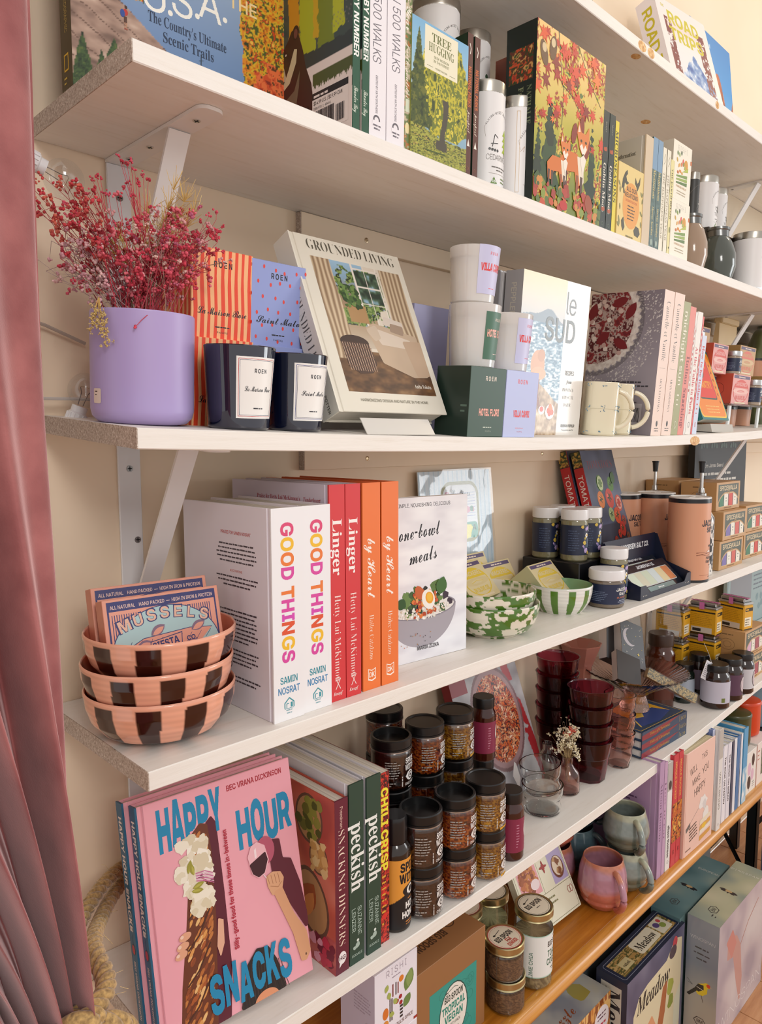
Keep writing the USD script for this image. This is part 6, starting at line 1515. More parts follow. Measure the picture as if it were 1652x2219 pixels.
HH.poly([(.086, .240), (.094, .246), (.100, .236), (.101, .15), (.1, .06), (.092, 0), (.05, 0), (.06, .1)], MAR, .002)
wavy(HH, 'HOUR', .127, .190, .082, .050, .0012)
wavy(HH, 'HAPPY', .024, .222, .086, .052, .0005)
HH.poly([(.066, .232), (.078, .242), (.088, .238), (.090, .2), (.086, .12), (.08, .06), (.074, .0), (.026, .0), (.034, .06), (.046, .12), (.058, .19)], '#6b3218', .003)
HH.paint(lambda u, v: ramp(nz(u + v * .3, v, 75, 3), [(.28, '#6b2f16'), (.45, '#a85a28'), (.6, '#cf8440'), (.75, '#e9b46a')]), .0016, .048, .0, .05, .001)
base = sg.Polygon([(.066, .230), (.077, .239), (.085, .236), (.086, .2), (.082, .12), (.076, .06), (.070, .0), (.03, .0), (.038, .06), (.05, .12), (.061, .19)])
for i in range(330):
    x, z = R.uniform(.03, .088), R.uniform(0, .236)
    if base.contains(sg.Point(x, z)): HH.geo(affinity.translate(affinity.rotate(sg.Point(0, 0).buffer(1, quad_segs=2), 0), x, z).intersection(base) if False else affinity.translate(affinity.rotate(affinity.scale(sg.Point(0, 0).buffer(1, quad_segs=2), .0022, .0055), -38, origin=(0, 0)), x, z).intersection(base), R.choice(['#c2783a', '#a85626', '#dc9a52', '#8c4420', '#e8b878', '#b56a30']), .06)
HH.l += 1
for z in (.02, .06, .1, .135): HH.line([(.034 + z * .13, z), (.05 + z * .12, z + .012), (.069 + z * .1, z + .038)], .0022, '#4c2412', .3)
HH.scatter(60, .050, .172, .086, .226, ['#f2ead6', '#e9dfc6', '#f8f2e2', '#dccfb0'], .004, .008, 4).scatter(26, .044, .160, .07, .195, ['#f2ead6', '#e3d8bc'], .004, .007, 5).scatter(36, .058, .140, .084, .165, ['#f2ead6', '#e9dfc6', '#dccfb0'], .004, .007, 6)
for i in range(7): HH.line([(.066, .176 + i * .0015), (.078, .172 + i * .002), (.088, .166 + i * .002)], .0011, ['#c96a9a', '#e9b8cf'][i % 2], .2)
for x, z, q in ((.056, .188, 70), (.063, .184, 100), (.06, .169, 10), (.058, .166, -10)): HH.leaf(x, z, .016, '#9c9634', q, .2).leaf(x + .001, z, .012, '#b7b04c', q, .12)
for z, x in ((.118, .044), (.108, .040), (.099, .037)): HH.ell(x, z, .008, .0048, '#e2a684', 10).ell(x - .004, z + .001, .0022, .002, '#f2cdb8')
HH.poly([(.088, .122), (.095, .118), (.093, .09), (.086, .075), (.083, .09)], '#e2ad90', .001)
HH.text(.112, .075, .0062, 'Silly-good food for those times in-between', '#b22038', 'n800', 'l', fit=.148, rot=90)
# the arm with its glass, and its shadow
HH.poly([(.168, .19), (.186, .186), (.188, .16), (.2, .155), (.21, .12), (.215, .08), (.215, .05), (.19, .1), (.17, .135)], MAR, .003).ell(.163, .178, .014, .018, '#b9566e')
HH.poly([(.137, .178), (.143, .190), (.152, .193), (.163, .185), (.167, .165), (.160, .150), (.150, .147), (.141, .155)], '#f0bac2', .002).poly([(.1385, .168), (.163, .177), (.1655, .166), (.159, .151), (.150, .148), (.142, .155)], '#3c0f1c', .002).line([(.157, .149), (.166, .134)], .0013, '#e8d3d8').poly([(.147, .184), (.150, .186), (.150, .174), (.147, .173)], '#f9e3e6')
HH.poly([(.160, .145), (.170, .148), (.182, .144), (.186, .135), (.182, .122), (.175, .116), (.166, .119), (.161, .132)], '#dca67e', .003).poly([(.168, .122), (.182, .124), (.195, .085), (.211, .055), (.214, .028), (.206, .018), (.198, .02), (.190, .06)], '#d9a078', .003)
for i in range(4): HH.line([(.162 + i * .0052, .1445 - i * .0003), (.164 + i * .005, .134 - i * .001)], .0007, '#a8704c')
HH.line([(.165, .131), (.176, .126), (.182, .131)], .0008, '#b57f58').ell(.206, .026, .0012, .0016, '#6b4a3a')
HH.poly([(.105, 0), (.112, .022), (.12, .05), (.135, .064), (.152, .06), (.162, .04), (.17, .012), (.172, 0)], '#241a18', .003)
for i in range(16): HH.line([(.115 + i * .0035, .055 - abs(i - 6) * .002), (.11 + i * .004, .02), (.108 + i * .0045, 0)], .0007, R.choice(['#3a2a24', '#16100e', '#4c3a30']), .2)
HH.ell(.142, -.004, .018, .014, '#e0956c'); HH.it[-1] = (HH.it[-1][0].clip(0, 9) if False else np.maximum(HH.it[-1][0], 0), *HH.it[-1][1:])
wavy(HH, 'SNACKS', .066, .012, .118, .047, .0003)
HH.rect(.009, 0, .0009, .285, '#d58e9c')
sp = Art(.0185, .285)
vt(sp, .268, .0095, 'HAPPY HOUR SNACKS', '#ead8cf', 'n800', fit=.135, sh=.0)
sp.ell(.0093, .112, .0052, .0065, '#16202c').ell(.0093, .112, .0043, .0055, '#b01c34').line([(.0093, .118), (.0085, .127), (.0105, .130)], .0006, '#16202c'); vt(sp, .098, .0052, 'BEC VRANA DICKINSON', '#d9c2ba', 'n600', fit=.068); sp.text(.009, .006, .005, 'hg', '#d9c2ba', 'n700')
hb = book('party_book', 'pink party snack cookbook with blue lettering and a baguette, front copy facing out', 'E', .014, -.225, .0185, .215, .285, BG, {'right': HH, 'front': sp}, out=True, lean=11, rz=-4, spine='#0f5878', pages='#d9cfc4')
book('party_book', 'second pink party cookbook, its teal spine showing behind the front copy', 'E', .0075, -.2045, .0185, .215, .285, BG, {'front': sp}, out=True, lean=11, rz=-4, spine='#0f5878', pages='#d9cfc4')


def dinners(u, v):
    c = ramp(nz(u, v, 18, 3), [(.3, '#a8463a'), (.55, '#c9604c'), (.75, '#d98470')]); c[v < .05] = ramp(nz(u, v, 50, 3)[v < .05], [(.3, '#a83a44'), (.6, '#c96a62')]); return c


SD = Art(.19, .248).paint(dinners, .003)
for x, z, a, b, q in ((.135, .205, .03, .036, 0), (.155, .155, .02, .024, 0), (.14, .085, .035, .05, 20), (.06, .2, .03, .02, 0)): SD.ell(x, z, a, b, '#6a4a3a', q).ell(x, z, a * .88, b * .88, '#b98a5c', q)
SD.scatter(24, .11, .18, .16, .235, ['#6b6a2a', '#8a8a3a', '#4f5420'], .006, .009, 2, j=.15).scatter(20, .14, .135, .17, .175, ['#e2c48a', '#d9b070', '#c99a58'], .005, .008, 3).leaf(.115, .06, .06, '#a8542a', 60, .3).leaf(.12, .055, .05, '#d98a4a', 62, .22).scatter(16, .14, .01, .185, .04, ['#7a1a34', '#e9a0b4', '#c9304c'], .005, .01, 8)
SD.bars(.02, .16, .07, 7, .006, '#7a3a30', .0022).bars(.02, .1, .06, 4, .006, '#7a3a30', .0022, seed=3)
sp = Art(.0235, .248); vt(sp, .205, .0115, 'SNACKING DINNERS', '#eed8c4', 'sr', fit=.165); vt(sp, .238, .005, 'Freedman', '#e2bfb0', 'n500'); sp.ell(.0118, .022, .007, .009, '#f2ecec').poly([(.007, .016), (.006, .009), (.012, .014)], '#f2ecec').text(.0118, .019, .006, 'HG', '#5a3a44', 'n700')
book('dinner_cookbook', 'maroon-spined cookbook whose red back cover shows olives and small plates', 'E', .2655, -.257, .0235, .19, .248, '#b5523f', {'front': sp, 'left': SD}, spine='#661d31')
sp = Art(.027, .262); vt(sp, .205, .0235, 'peckish', '#eef0ea', 's', fit=.098, x=.0155); vt(sp, .082, .0072, 'SUZANNE', '#a8bcb0', 'n500', x=.0185, fit=.042); vt(sp, .082, .0072, 'LENZER', '#a8bcb0', 'n500', x=.0075, fit=.034); sp.leaf(.012, .022, .010, '#a8bcb0', 60, .4).leaf(.012, .022, .007, '#a8bcb0', 150, .4).ell(.015, .033, .0022, .0022, '#dfe8e0').text(.0135, .011, .0036, 'RODALE', '#a8bcb0', 'n600', fit=.019)
for x, lb in ((.2935, 'dark green spine with bold cream lettering, next to the maroon spine'), (.3265, 'dark green spine with bold cream lettering, next to the red patterned spine')):
    book('green_cookbook', lb, 'E', x, -.256, .027, .20, .262, '#d9d8dd', {'front': sp}, spine='#274436', group='dark green cookbooks')
sp = Art(.0185, .258).paint(lambda u, v: speck(u, v, 190, ['#5c0f14', '#a81c20', '#d83a2a', '#3a0a0e', '#7a1518', '#c9472c'], 3), .0012); vt(sp, .235, .014, 'CHILI CRISP', '#f1e23c', 'n900', fit=.125); vt(sp, .095, .009, 'Park', '#d8302a', 'c', fit=.04); sp.bars(.004, .1, .009, 9, .009, '#e0a83a', .003).blob(.009, .04, .006, '#d8302a', 9, .4)
book('chili_cookbook', 'red chili-patterned spine with bright yellow lettering', 'E', .3515, -.252, .0185, .2, .258, '#7a1a1c', {'front': sp}, hard=False)

t = thing('hot_honey_bottle', 'slim black sauce bottle with orange and black label beside the chili spine', 'bottle', 'E', .392, -.232)
r = .0245
put('bottle', MB().add(lathe([(0, 0), (r * .9, 0), (r, .003), (r, .118), (r * .96, .126), (r * .75, .134), (0, .134)], 48), '#241811', 40), GLAZE, t)
put('cap', MB().add(lathe([(0, .134), (r * .74, .134), (r * .78, .137), (r * .78, .168), (r * .7, .174), (0, .174)], 48), '#141316', 40), PLASTIC, t)
A = Art(2 * math.pi * r, .108).paint(lambda u, v: np.where((v > .045 + .010 * np.cos((u - .077) * 60))[:, None], rgb('#e59a3a'), rgb('#17161a')), .0016); c = A.w / 2
A.text(c, .088, .0145, 'SPICE', '#1a171a', 'n900', fit=.04).text(c, .071, .0145, 'WITCH', '#1a171a', 'n900', fit=.043).ell(c, .058, .016, .009, '#1a171a').ell(c, .058, .0085, .0075, '#f2ede4').ell(c, .058, .0045, .0045, '#1a171a').bars(c - .014, .044, .028, 1, .004, '#c9803a', .002, 'c').text(c, .030, .0105, 'HOT', '#f2efea', 'n900', fit=.022).text(c, .016, .0105, 'HONEY', '#f2efea', 'n900', fit=.034).bars(c - .013, .009, .026, 2, .004, '#c9803a', .002, 'c')
A.wrap(M := MB(), r, .006, 22); put('label', M, PAPER, t)


def witchjar(label, x, y, dz, tone='#5a1a0c', lid='flat', ang=16, group=None, k='E', src=None):
    t = thing('chili_jar', label, 'jar', k, x, y, dz=dz, group=group); r, h = .034, .085
    R = random.Random(int(x * 1000 + dz * 100)); ps = {'red': ['#3c0f08', '#7a2410', '#b5611c', '#8c3412', '#2a0a06'], 'gold': ['#4a2408', '#8c5a14', '#b5801f', '#6b3a0c', '#c9922c'], 'dark': ['#1c0d08', '#2f140a', '#401a0c', '#140a06']}[tone]
    L = [lin(c) for c in ps]

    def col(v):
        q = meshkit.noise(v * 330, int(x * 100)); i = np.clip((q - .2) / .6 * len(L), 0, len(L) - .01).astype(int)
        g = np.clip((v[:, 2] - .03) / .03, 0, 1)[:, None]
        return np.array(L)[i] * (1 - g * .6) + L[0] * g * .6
    pf = [(0, .003), (r * .86, .003), (r * .95, .007)] + [(r * .955, z) for z in np.linspace(.008, .060, 34)] + [(r * .9, .064), (0, .064)]
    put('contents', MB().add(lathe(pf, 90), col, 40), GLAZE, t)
    put('jar_glass', MB().add(lathe([(0, 0), (r * .92, 0), (r, .004), (r, .062), (r * .93, .066), (r * .93, .069)], 56), '#fff', 60), FILM, t)
    lm = lathe([(0, .066), (r * .95, .066), (r * .99, .067), (r * .99, .070), (r * .96, .0705), (r * .96, .073), (r * .99, .0735), (r * .99, .0835), (r * .95, .085), (r * .86, .0848), (r * .82, .083 if lid == 'flat' else .074), (0, .083 if lid == 'flat' else .0735)], 56)
    put('lid', MB().add(lm, '#0d0d0e', 35), PLASTIC, t)
    put('seal_ring', MB().add(lathe([(r * .97, .0655), (r * 1.01, .0655), (r * 1.01, .0672), (r * .97, .0672)], 48), '#c9c9c9', 40), METAL, t)
    A = Art(2 * math.pi * r, .058); c = A.w / 2; W2 = '#e6e2de'
    A.text(c, .042, .0095, 'SPICE', W2, 'n800', fit=.022).text(c, .031, .0095, 'WITCH', W2, 'n800', fit=.024)
    eye = sg.Polygon([(c - .011, .021), (c - .006, .0275), (c, .0295), (c + .006, .0275), (c + .011, .021), (c + .006, .0145), (c, .0125), (c - .006, .0145)])
    A.geo(eye.difference(sg.Point(c + .001, .021).buffer(.0058)), W2).ell(c + .001, .021, .0042, .0042, W2, t=.0022).text(c, .0065, .0042, '∴CHILI CRISP' if False else 'CHILI CRISP', W2, 'n600', fit=.024)
    if tone == 'gold': A.rect(c - .011, .0015, .022, .004, '#d9a02c')
    A.bars(c - .011, .0012, .022, 1, .004, '#b9b2ac' if tone != 'gold' else '#5a3a10', .0016, 'c')
    A.bars(c - .046, .046, .026, 7, .0042, '#a8a29c', .0019).bars(c - .046, .012, .02, 2, .004, '#a8a29c', .0019, seed=4)
    A.bars(c - .0165, .006, .036, 1, .004, '#c9c4be', .002, rot=90)
    A.wrap(M := MB(), r, .004, ang, .0006); put('label', M, PAPER, t)
    return t


J = {}
for i, (x, y) in enumerate(((.447, -.236), (.524, -.240), (.601, -.242))):
    tn = ('dark', 'red', 'gold')[i]; w_ = ('dark chili', 'red chili', 'golden chili')[i]
    J[tn] = witchjar(f'{w_} jar, bottom of the front-row stack', x, y, 0, tn)
    if tn == 'gold': dup(J[tn], f'{w_} jar with flat black lid, top of the front-row stack', 'E', x - .004, y - .002, rz=-4, dz=.0852)
    else: witchjar(f'{w_} jar with a recessed black lid, top of the front-row stack', x - .004, y - .002, .0852, tn, 'cup')
for i, (x, y) in enumerate(((.462, -.155), (.545, -.153), (.626, -.152))):
    tn = ('dark', 'red', 'gold')[i]; w_ = ('dark chili', 'red chili', 'golden chili')[i]
    for n, pos in enumerate(('bottom', 'middle', 'top')):
        if tn == 'dark' and n == 2: witchjar('dark chili jar with a recessed lid, top of the rear stack of three', x, y, .1704, 'dark', 'cup')
        else: dup(J[tn], f'{w_} jar, {pos} of the rear stack of three', 'E', x, y, rz=3 * n, dz=.0852 * n)
for n, pos in enumerate(('bottom', 'middle', 'top')): dup(J['red'], f'red chili jar hindmost against the wall, {pos} of its stack', 'E', .54, -.06, dz=.0852 * n)


def jam(label, k, x, y, r, h, body, lab, art=None, dz=0, ang=10, lid='#121113', name='jam_jar'):
    t = thing(name, label, 'jar', k, x, y, dz=dz); sh = h * .76
    put('jar', MB().add(lathe([(0, 0), (r * .9, 0), (r, .004), (r, sh - .008), (r * .95, sh), (r * .82, sh + .006), (r * .82, h * .86), (0, h * .86)], 48), body, 50), GLAZE, t)
    put('lid', MB().add(lathe([(0, h * .84), (r * .86, h * .84), (r * .88, h * .85), (r * .88, h - .003), (r * .84, h), (0, h)], 48), lid, 40), PLASTIC, t)
    q = sh * .66; A = Art(2 * math.pi * r * .8, q).paint(lambda u, v: np.tile(rgb(lab), (len(u), 1)), .004)
    if art: art(A, A.w / 2, q)
    A.wrap(M := MB(), r, sh * .18, ang); put('label', M, PAPER, t)
    return t


def portrait(A, c, q):
    A.ell(c + .008, q * .62, .010, q * .26, '#f0ece8').ell(c + .008, q * .64, .006, q * .15, '#3a2a34', t=.0014).bars(c - .02, q * .8, .006, 9, q * .08, '#c98aa0', .0018).bars(c + .0, q * .2, .018, 2, .006, '#e2a0a8', .002, 'c')


m1 = jam('slim maroon-labelled sauce jar, at the front beside the clear glasses', 'E', .672, -.243, .0238, .122, '#3a120a', '#8a2848', portrait, ang=20, name='sauce_jar')
dup(m1, 'slim maroon-labelled sauce jar, top of the rear pair', 'E', .738, -.13, dz=.1225)
dup(m1, 'slim maroon-labelled sauce jar, bottom of the rear pair', 'E', .738, -.13)


def feast(u, v):
    c = ramp(nz(u, v, 22, 2), [(.3, '#8f8d92'), (.6, '#b5b3b6'), (.8, '#cfcdd0')]); k = (np.abs(u - .2 + (v - .15) * .18) < .012) & (nz(u, v, 50, 3) > .4); c[k] = rgb('#a8262c')
    r = np.hypot((u - .122) / .078, (v - .15) / .105); c[r < 1.04] = rgb('#7a5a5c'); k = r < .97; c[k] = rgb('#a08082'); k = r < .86; c[k] = speck(u[k] + .3 * v[k], v[k], 105, ['#2c1618', '#8c2a22', '#d8692c', '#4a2028', '#e0a070', '#b5442c', '#efd2b4', '#6a1c1c'], 5); return c


FB = Art(.225, .30).paint(feast, .0016).text(.03, .265, .03, 'NEW', '#e9e4e2', 'n300', 'l', fit=.06).rect(.0, .22, .05, .08, '#8c2028')
FB.text(.03, .265, .022, 'W', '#d9d2d0', 's', 'c').poly([(.12, .03), (.135, .055), (.14, .05), (.142, .02), (.13, .0)], '#e9e6e4')
book('feast_cookbook', 'large cookbook with a plate of roasted vegetables, leaning against the wall', 'E', .737, -.128, .022, .225, .30, '#a8a4a6', {'right': FB}, out=True, lean=20, spine='#8c2028')


def tumbler(label, k, x, y, dz, prof, mat, name='glass_tumbler', n=48, facets=0, wall=.0025, cat='glass', tilt=None, roll=0, lean=0):
    t = thing(name, label, cat, k, x, y, dz=dz, roll=roll, lean=lean)
    inner = [(max(r - wall, .001), max(z, .006)) for r, z in prof[::-1] if r > .004]
    m = lathe([(0, prof[0][1])] + prof + inner + [(0, inner[-1][1])], n)
    if facets:
        a = np.arctan2(m.vertices[:, 1], m.vertices[:, 0]); top_ = prof[-1][1]; s = np.clip(1 - m.vertices[:, 2] / (top_ * .62), 0, 1) ** .5
        k_ = np.cos(np.pi / facets) / np.cos((a % (2 * np.pi / facets)) - np.pi / facets); m.vertices[:, :2] *= (1 - s * (1 - k_))[:, None]
    put('glass', MB().add(m, '#fff', 30 if facets else 60), mat, t)
    return t


cg = [(.028, 0), (.036, .003), (.0375, .012), (.034, .022), (.036, .030), (.0405, .040), (.041, .056)]
tumbler('clear ribbed glass tumbler, bottom of a stack of two', 'E', .846, -.195, 0, cg, CLEAR)
tumbler('clear ribbed glass tumbler, tilted on top of a stack of two', 'E', .846, -.195, .042, cg, CLEAR, roll=-4, lean=4)
cp = [(.033, 0), (.0345, .002), (.0395, .035), (.0405, .052), (.0435, .056), (.048, .088), (.0495, .091)]
c0 = None
for i in range(4):
    lb = ('bottom', 'second from the bottom', 'third from the bottom', 'top')[i]
    if c0 is None: c0 = tumbler(f'dark plum faceted tumbler, {lb} of the front stack of four', 'E', 1.034, -.19, 0, cp, PLUM, 'plum_tumbler', 60, 10)
    else: dup(c0, f'dark plum faceted tumbler, {lb} of the front stack of four', 'E', 1.034, -.19, rz=13 * i, dz=.0375 * i)
for i in range(5):
    lb = ('bottom', 'second', 'third', 'fourth', 'top')[i]; dup(c0, f'dark plum faceted tumbler, {lb} one of the rear stack of five', 'E', 1.066, -.088, rz=9 * i, dz=.0375 * i)
pp = [(.0235, 0), (.025, .002), (.026, .01), (.031, .03), (.0295, .040), (.034, .058), (.0325, .064), (.0345, .078)]
p0 = tumbler('pale rose wavy tumbler, bottom of a stack of three', 'E', 1.132, -.208, 0, pp, ROSE, 'rose_tumbler', 40, 8)
for i, lb in ((1, 'middle'), (2, 'top')): dup(p0, f'pale rose wavy tumbler, {lb} of a stack of three', 'E', 1.132, -.208, rz=12 * i, dz=.043 * i)


def budvase(label, x, y, mat, r, flowers):
    t = tumbler(label, 'E', x, y, 0, [(r * .9, 0), (r, .004), (r, .035), (r * .92, .046), (r * .55, .056), (r * .42, .062), (r * .44, .074), (r * .5, .077)], mat, 'bud_vase', 44, wall=.0022, cat='vase')
    if not flowers: return
    t = thing('dried_posy', 'little cream and coral dried posy in the rose bud vase', 'flowers', 'E', x, y); S, B, P = MB(), MB(), MB()
    for _ in range(46):
        b = np.array([rng.normal(0, .003), rng.normal(0, .003), .02 + rng.uniform(0, .02)]); e = np.array([rng.normal(0, .021), rng.normal(0, .016), rng.uniform(.085, .135)])
        stem(S, b, (e[0] * .2, e[1] * .2, .07), (0, 0, 0), .0004, '#b9a070', 3); stem(S, (e[0] * .2, e[1] * .2, .07), e, (0, 0, .003), .0004, '#b9a070', 4)
        for _ in range(3): bud(B, e + rng.normal(size=3) * .004, .0032, ['#f0e6c8', '#e9dcb4', '#f6efdc'][rng.integers(3)])
    for cx, cz in ((-.012, .125), (.004, .13)):
        for _ in range(26):
            d = rng.normal(size=3); d[2] = abs(d[2]) * .8; d /= np.linalg.norm(d); stem(P, (cx, -.006, cz), np.array([cx, -.006, cz]) + d * .012, (0, 0, 0), .0008, ['#e0705c', '#d9604c', '#e98a78'][rng.integers(3)], 3)
    for _ in range(14):
        e = np.array([rng.uniform(-.04, -.005), rng.normal(0, .008), rng.uniform(.11, .165)]); stem(S, (0, 0, .08), e, (0, 0, .006), .0003, '#6b5a44', 4); bud(B, e, .0018, '#c9b89a')
    put('stems', S, PETAL, t, kind='stuff'); put('blossoms', B, PETAL, t, kind='stuff'); put('coral_blooms', P, PETAL, t, kind='stuff')


budvase('small rose glass bud vase holding a dried posy', .947, -.19, ROSE, .0255, True)
budvase('small amber-clear glass bud vase behind the rose one', .972, -.125, CLEAR, .024, False)

# books under the footed bowl
F = Art(.206, .0205).rect(0, 0, .206, .0205, '#8c2c36').poly([(.0, .0205), (.0, .012), (.15, .0205)], '#2f4560').poly([(.06, .0), (.206, .0), (.206, .0205), (.17, .0205)], '#2f4560'); F.text(.08, .006, .0065, 'Tales of Christmas', '#b5862c', 'i', fit=.09).rect(.17, .002, .0012, .016, '#a8904a').text(.188, .005, .008, 'LCO', '#a8904a', 's')
T = Art(.206, .15).frame(.006, .006, .194, .138, .0016, '#e0b44a').rect(.06, .03, .12, .1, '#e0a92c').poly([(.03, .02), (.06, .06), (.09, .05), (.12, .075), (.16, .07), (.18, .03), (.1, .012)], '#2f4a8a').line([(.03, .02), (.06, .06), (.09, .05), (.12, .075), (.16, .07)], .004, '#e6c25a').text(.11, .085, .02, 'Animals', '#f0e4b4', 'c', fit=.06)
for i, lb in enumerate(('navy and maroon storybook, bottom of the stack of three', 'navy and maroon storybook, middle of the stack of three', 'navy and maroon storybook with gold cover frame, topmost under the footed bowl')):
    t = thing('story_book', lb, 'book', 'E', 1.287, -.244, rz=-4, dz=.0207 * i)
    c = MB().box(-.103, .103, 0, .15, 0, .0022, '#2f4560', .0006).box(-.103, .103, 0, .15, .0183, .0205, '#2f4560', .0006).box(-.103, .103, 0, .0022, 0, .0205, '#2f4560', .0006); put('cover', c, PAPER, t)
    put('pages', MB().box(-.099, .099, .0022, .146, .0022, .0183, '#ece7e2', 0), FLATM, t)
    M = MB(); F.to(M, ((-.103, 0, 0), (1, 0, 0), (0, 0, 1)))
    if i == 2: T.to(M, ((-.103, 0, .0205), (1, 0, 0), (0, 1, 0)))
    put('cover_print', M, PAPER, t)
t = thing('footed_bowl', 'wide ribbed rose glass bowl on a foot, standing on the storybooks', 'bowl', 'E', 1.312, -.155, dz=.0625)
pf = [(.033, 0), (.034, .003), (.026, .028), (.024, .036), (.045, .052), (.085, .075), (.118, .094), (.123, .098), (.121, .0995), (.117, .097), (.083, .078), (.042, .055), (.012, .042), (0, .041)]
m = lathe([(0, 0)] + pf, 176); a = np.arctan2(m.vertices[:, 1], m.vertices[:, 0]); m.vertices[:, :2] *= (1 + .012 * np.cos(a * 44))[:, None]
put('glass', MB().add(m, '#fff', 40), ROSE, t)
MD = Art(.085, .12)
MD.geo(sg.Point(.032, .075).buffer(.024, quad_segs=16).difference(sg.Point(.041, .079).buffer(.022, quad_segs=16)), '#b5acb0')
R = random.Random(9)
for i in range(22): MD.ell(R.uniform(.006, .08), R.uniform(.006, .114), .0011, .0011, R.choice(['#e9e2d4', '#d9c25a', '#c9c2b8']))
MD.poly([(.06, .03), (.0615, .0335), (.065, .035), (.0615, .0365), (.06, .04), (.0585, .0365), (.055, .035), (.0585, .0335)], '#e0c22c')
for x, y, dz, rz, le, ro, art, col, lb, sz in ((1.345, -.135, .155, -6, 28, 28, MD, '#201d1e', 'black tarot deck with moon and stars in the footed bowl', (.085, .028, .12)), (1.325, -.10, .162, -4, 24, 30, None, '#252122', 'plain black deck behind the moon deck in the footed bowl', (.085, .025, .115)), (1.262, -.165, .140, -12, 40, 34, None, '#38302c', 'dark patterned deck at the bowl’s near side', (.07, .02, .085))):
    carton('card_deck', lb, 'card deck', 'E', x, y, *sz, col, {'front': art} if art else None, dz=dz, rz=rz, lean=le, roll=ro, part='box', side='#d9d4cf')
for x, y, dz, lb in ((1.262, -.215, .166, 'slim gold-patterned clear box lying across the footed bowl'),):
    t = thing('pattern_box', lb, 'box', 'E', x, y, rz=-24, dz=dz, roll=32, lean=20)
    put('carton', MB().box(-.01, .135, 0, .012, 0, .022, '#a8906a', .0008), GLOSS, t)
    A = Art(.145, .022).paint(lambda u, v: speck(u, v, 210, ['#8c7a52', '#b59c66', '#5a5a4a', '#c9b07a'], 2), .0015); A.to(M := MB(), ((-.01, 0, 0), (1, 0, 0), (0, 0, 1))); put('pattern', M, GLOSS, t)
    put('clear_case', MB().box(-.012, .137, -.0015, .0135, -.001, .0245, '#fff', .001), FILM, t)
t = thing('faceted_vase', 'rose pink faceted vase behind the footed bowl', 'vase', 'E', 1.24, -.045)
m = lathe([(0, 0), (.03, 0), (.028, .15), (.03, .165), (.052, .22), (.050, .222), (.02, .2), (0, .2)], 8); put('body', MB().add(m, '#a86a5c', 10), GLAZE, t)
for x, y, r, lb in ((1.44, -.062, .046, 'large clear wine glass behind the footed bowl, left of two'), (1.625, -.085, .050, 'large clear wine glass beside the yellow tins, right of two')):
    t = thing('wine_glass', lb, 'wine glass', 'E', x, y)
    pf = [(.036, 0), (.036, .0015), (.006, .004), (.0035, .01), (.0035, .085), (.008, .095), (r * .8, .125), (r * 1.0, .155), (r * .95, .2), (r * .76, .262), (r * .76 - .0013, .262), (r * .95 - .0014, .2), (r - .0015, .155), (r * .78, .127), (.006, .0985), (0, .0975)]
    put('glass', MB().add(lathe([(0, 0)] + pf, 48), '#fff', 60), FILM, t)
t = thing('price_tag', 'white printed price tag dangling beside the dark jars', 'tag', 'E', 1.572, -.222, rz=-14, dz=.075, roll=28)
put('card', MB().box(-.024, .024, 0, .0006, 0, .05, '#e9e6ea', 0), PAPER, t); Art(.048, .05).bars(.004, .042, .04, 8, .005, '#8a868c', .0018).to(M := MB(), ((-.024, 0, 0), (1, 0, 0), (0, 0, 1))); put('fine_print', M, PAPER, t)
put('string', MB().add(tube([(.0, .0, .049), (-.012, .01, .07), (-.03, .02, .09)], .0006, 5), '#d9d4cf'), PAPER, t)
jam('amber syrup bottle standing behind the storybooks', 'E', 1.512, -.125, .037, .2, '#4a1c08', '#5a2410', ang=60, name='syrup_bottle', lid='#3a2418')


def oval(A, c, q):
    A.ell(c + .022, q * .5, .011, q * .38, '#3a2c30').ell(c + .022, q * .5, .0095, q * .35, '#e6dfe0').rect(c - .022, q * .06, .010, q * .2, '#6f7a3c')


def oval2(A, c, q):
    A.ell(c + .002, q * .5, .014, q * .42, '#3a2c30').ell(c + .002, q * .5, .0115, q * .36, '#cfc0c4').ell(c + .002, q * .5, .008, q * .24, '#8c7a86', t=.001)


jam('dark jam jar with a plain lilac-white label, front one beside the price tag', 'E', 1.607, -.234, .0365, .115, '#24100c', '#c5c3d2', oval, ang=-8)
jam('dark jam jar with a plum label, between two pale-labelled ones', 'E', 1.682, -.243, .034, .113, '#24100c', '#5a3a52', oval2, ang=0)
jam('dark jam jar with a patterned white label against the kraft spice sets', 'E', 1.748, -.252, .031, .110, '#24100c', '#d0cfd4', oval2, ang=6)
jam('dark jar with blue-grey label behind the plain-labelled jam jar', 'E', 1.585, -.160, .027, .105, '#17231f', '#aab4c2', ang=0)
jam('dark-lidded jar hindmost in front of the yellow tins', 'E', 1.67, -.165, .03, .11, '#24100c', '#8a7a90', ang=0)
P3 = ('#d9a8c4', '#ece2d0', '#a8404c', '#e6d8c4')
spicebox('kraft spice set with pink window, bottom of the pair at the low right', 'E', 1.866, -.246, 0, pal=P3)
spicebox('kraft spice set with pink window, top of the pair, carrying a yellow tin', 'E', 1.866, -.244, .0755, pal=P3)


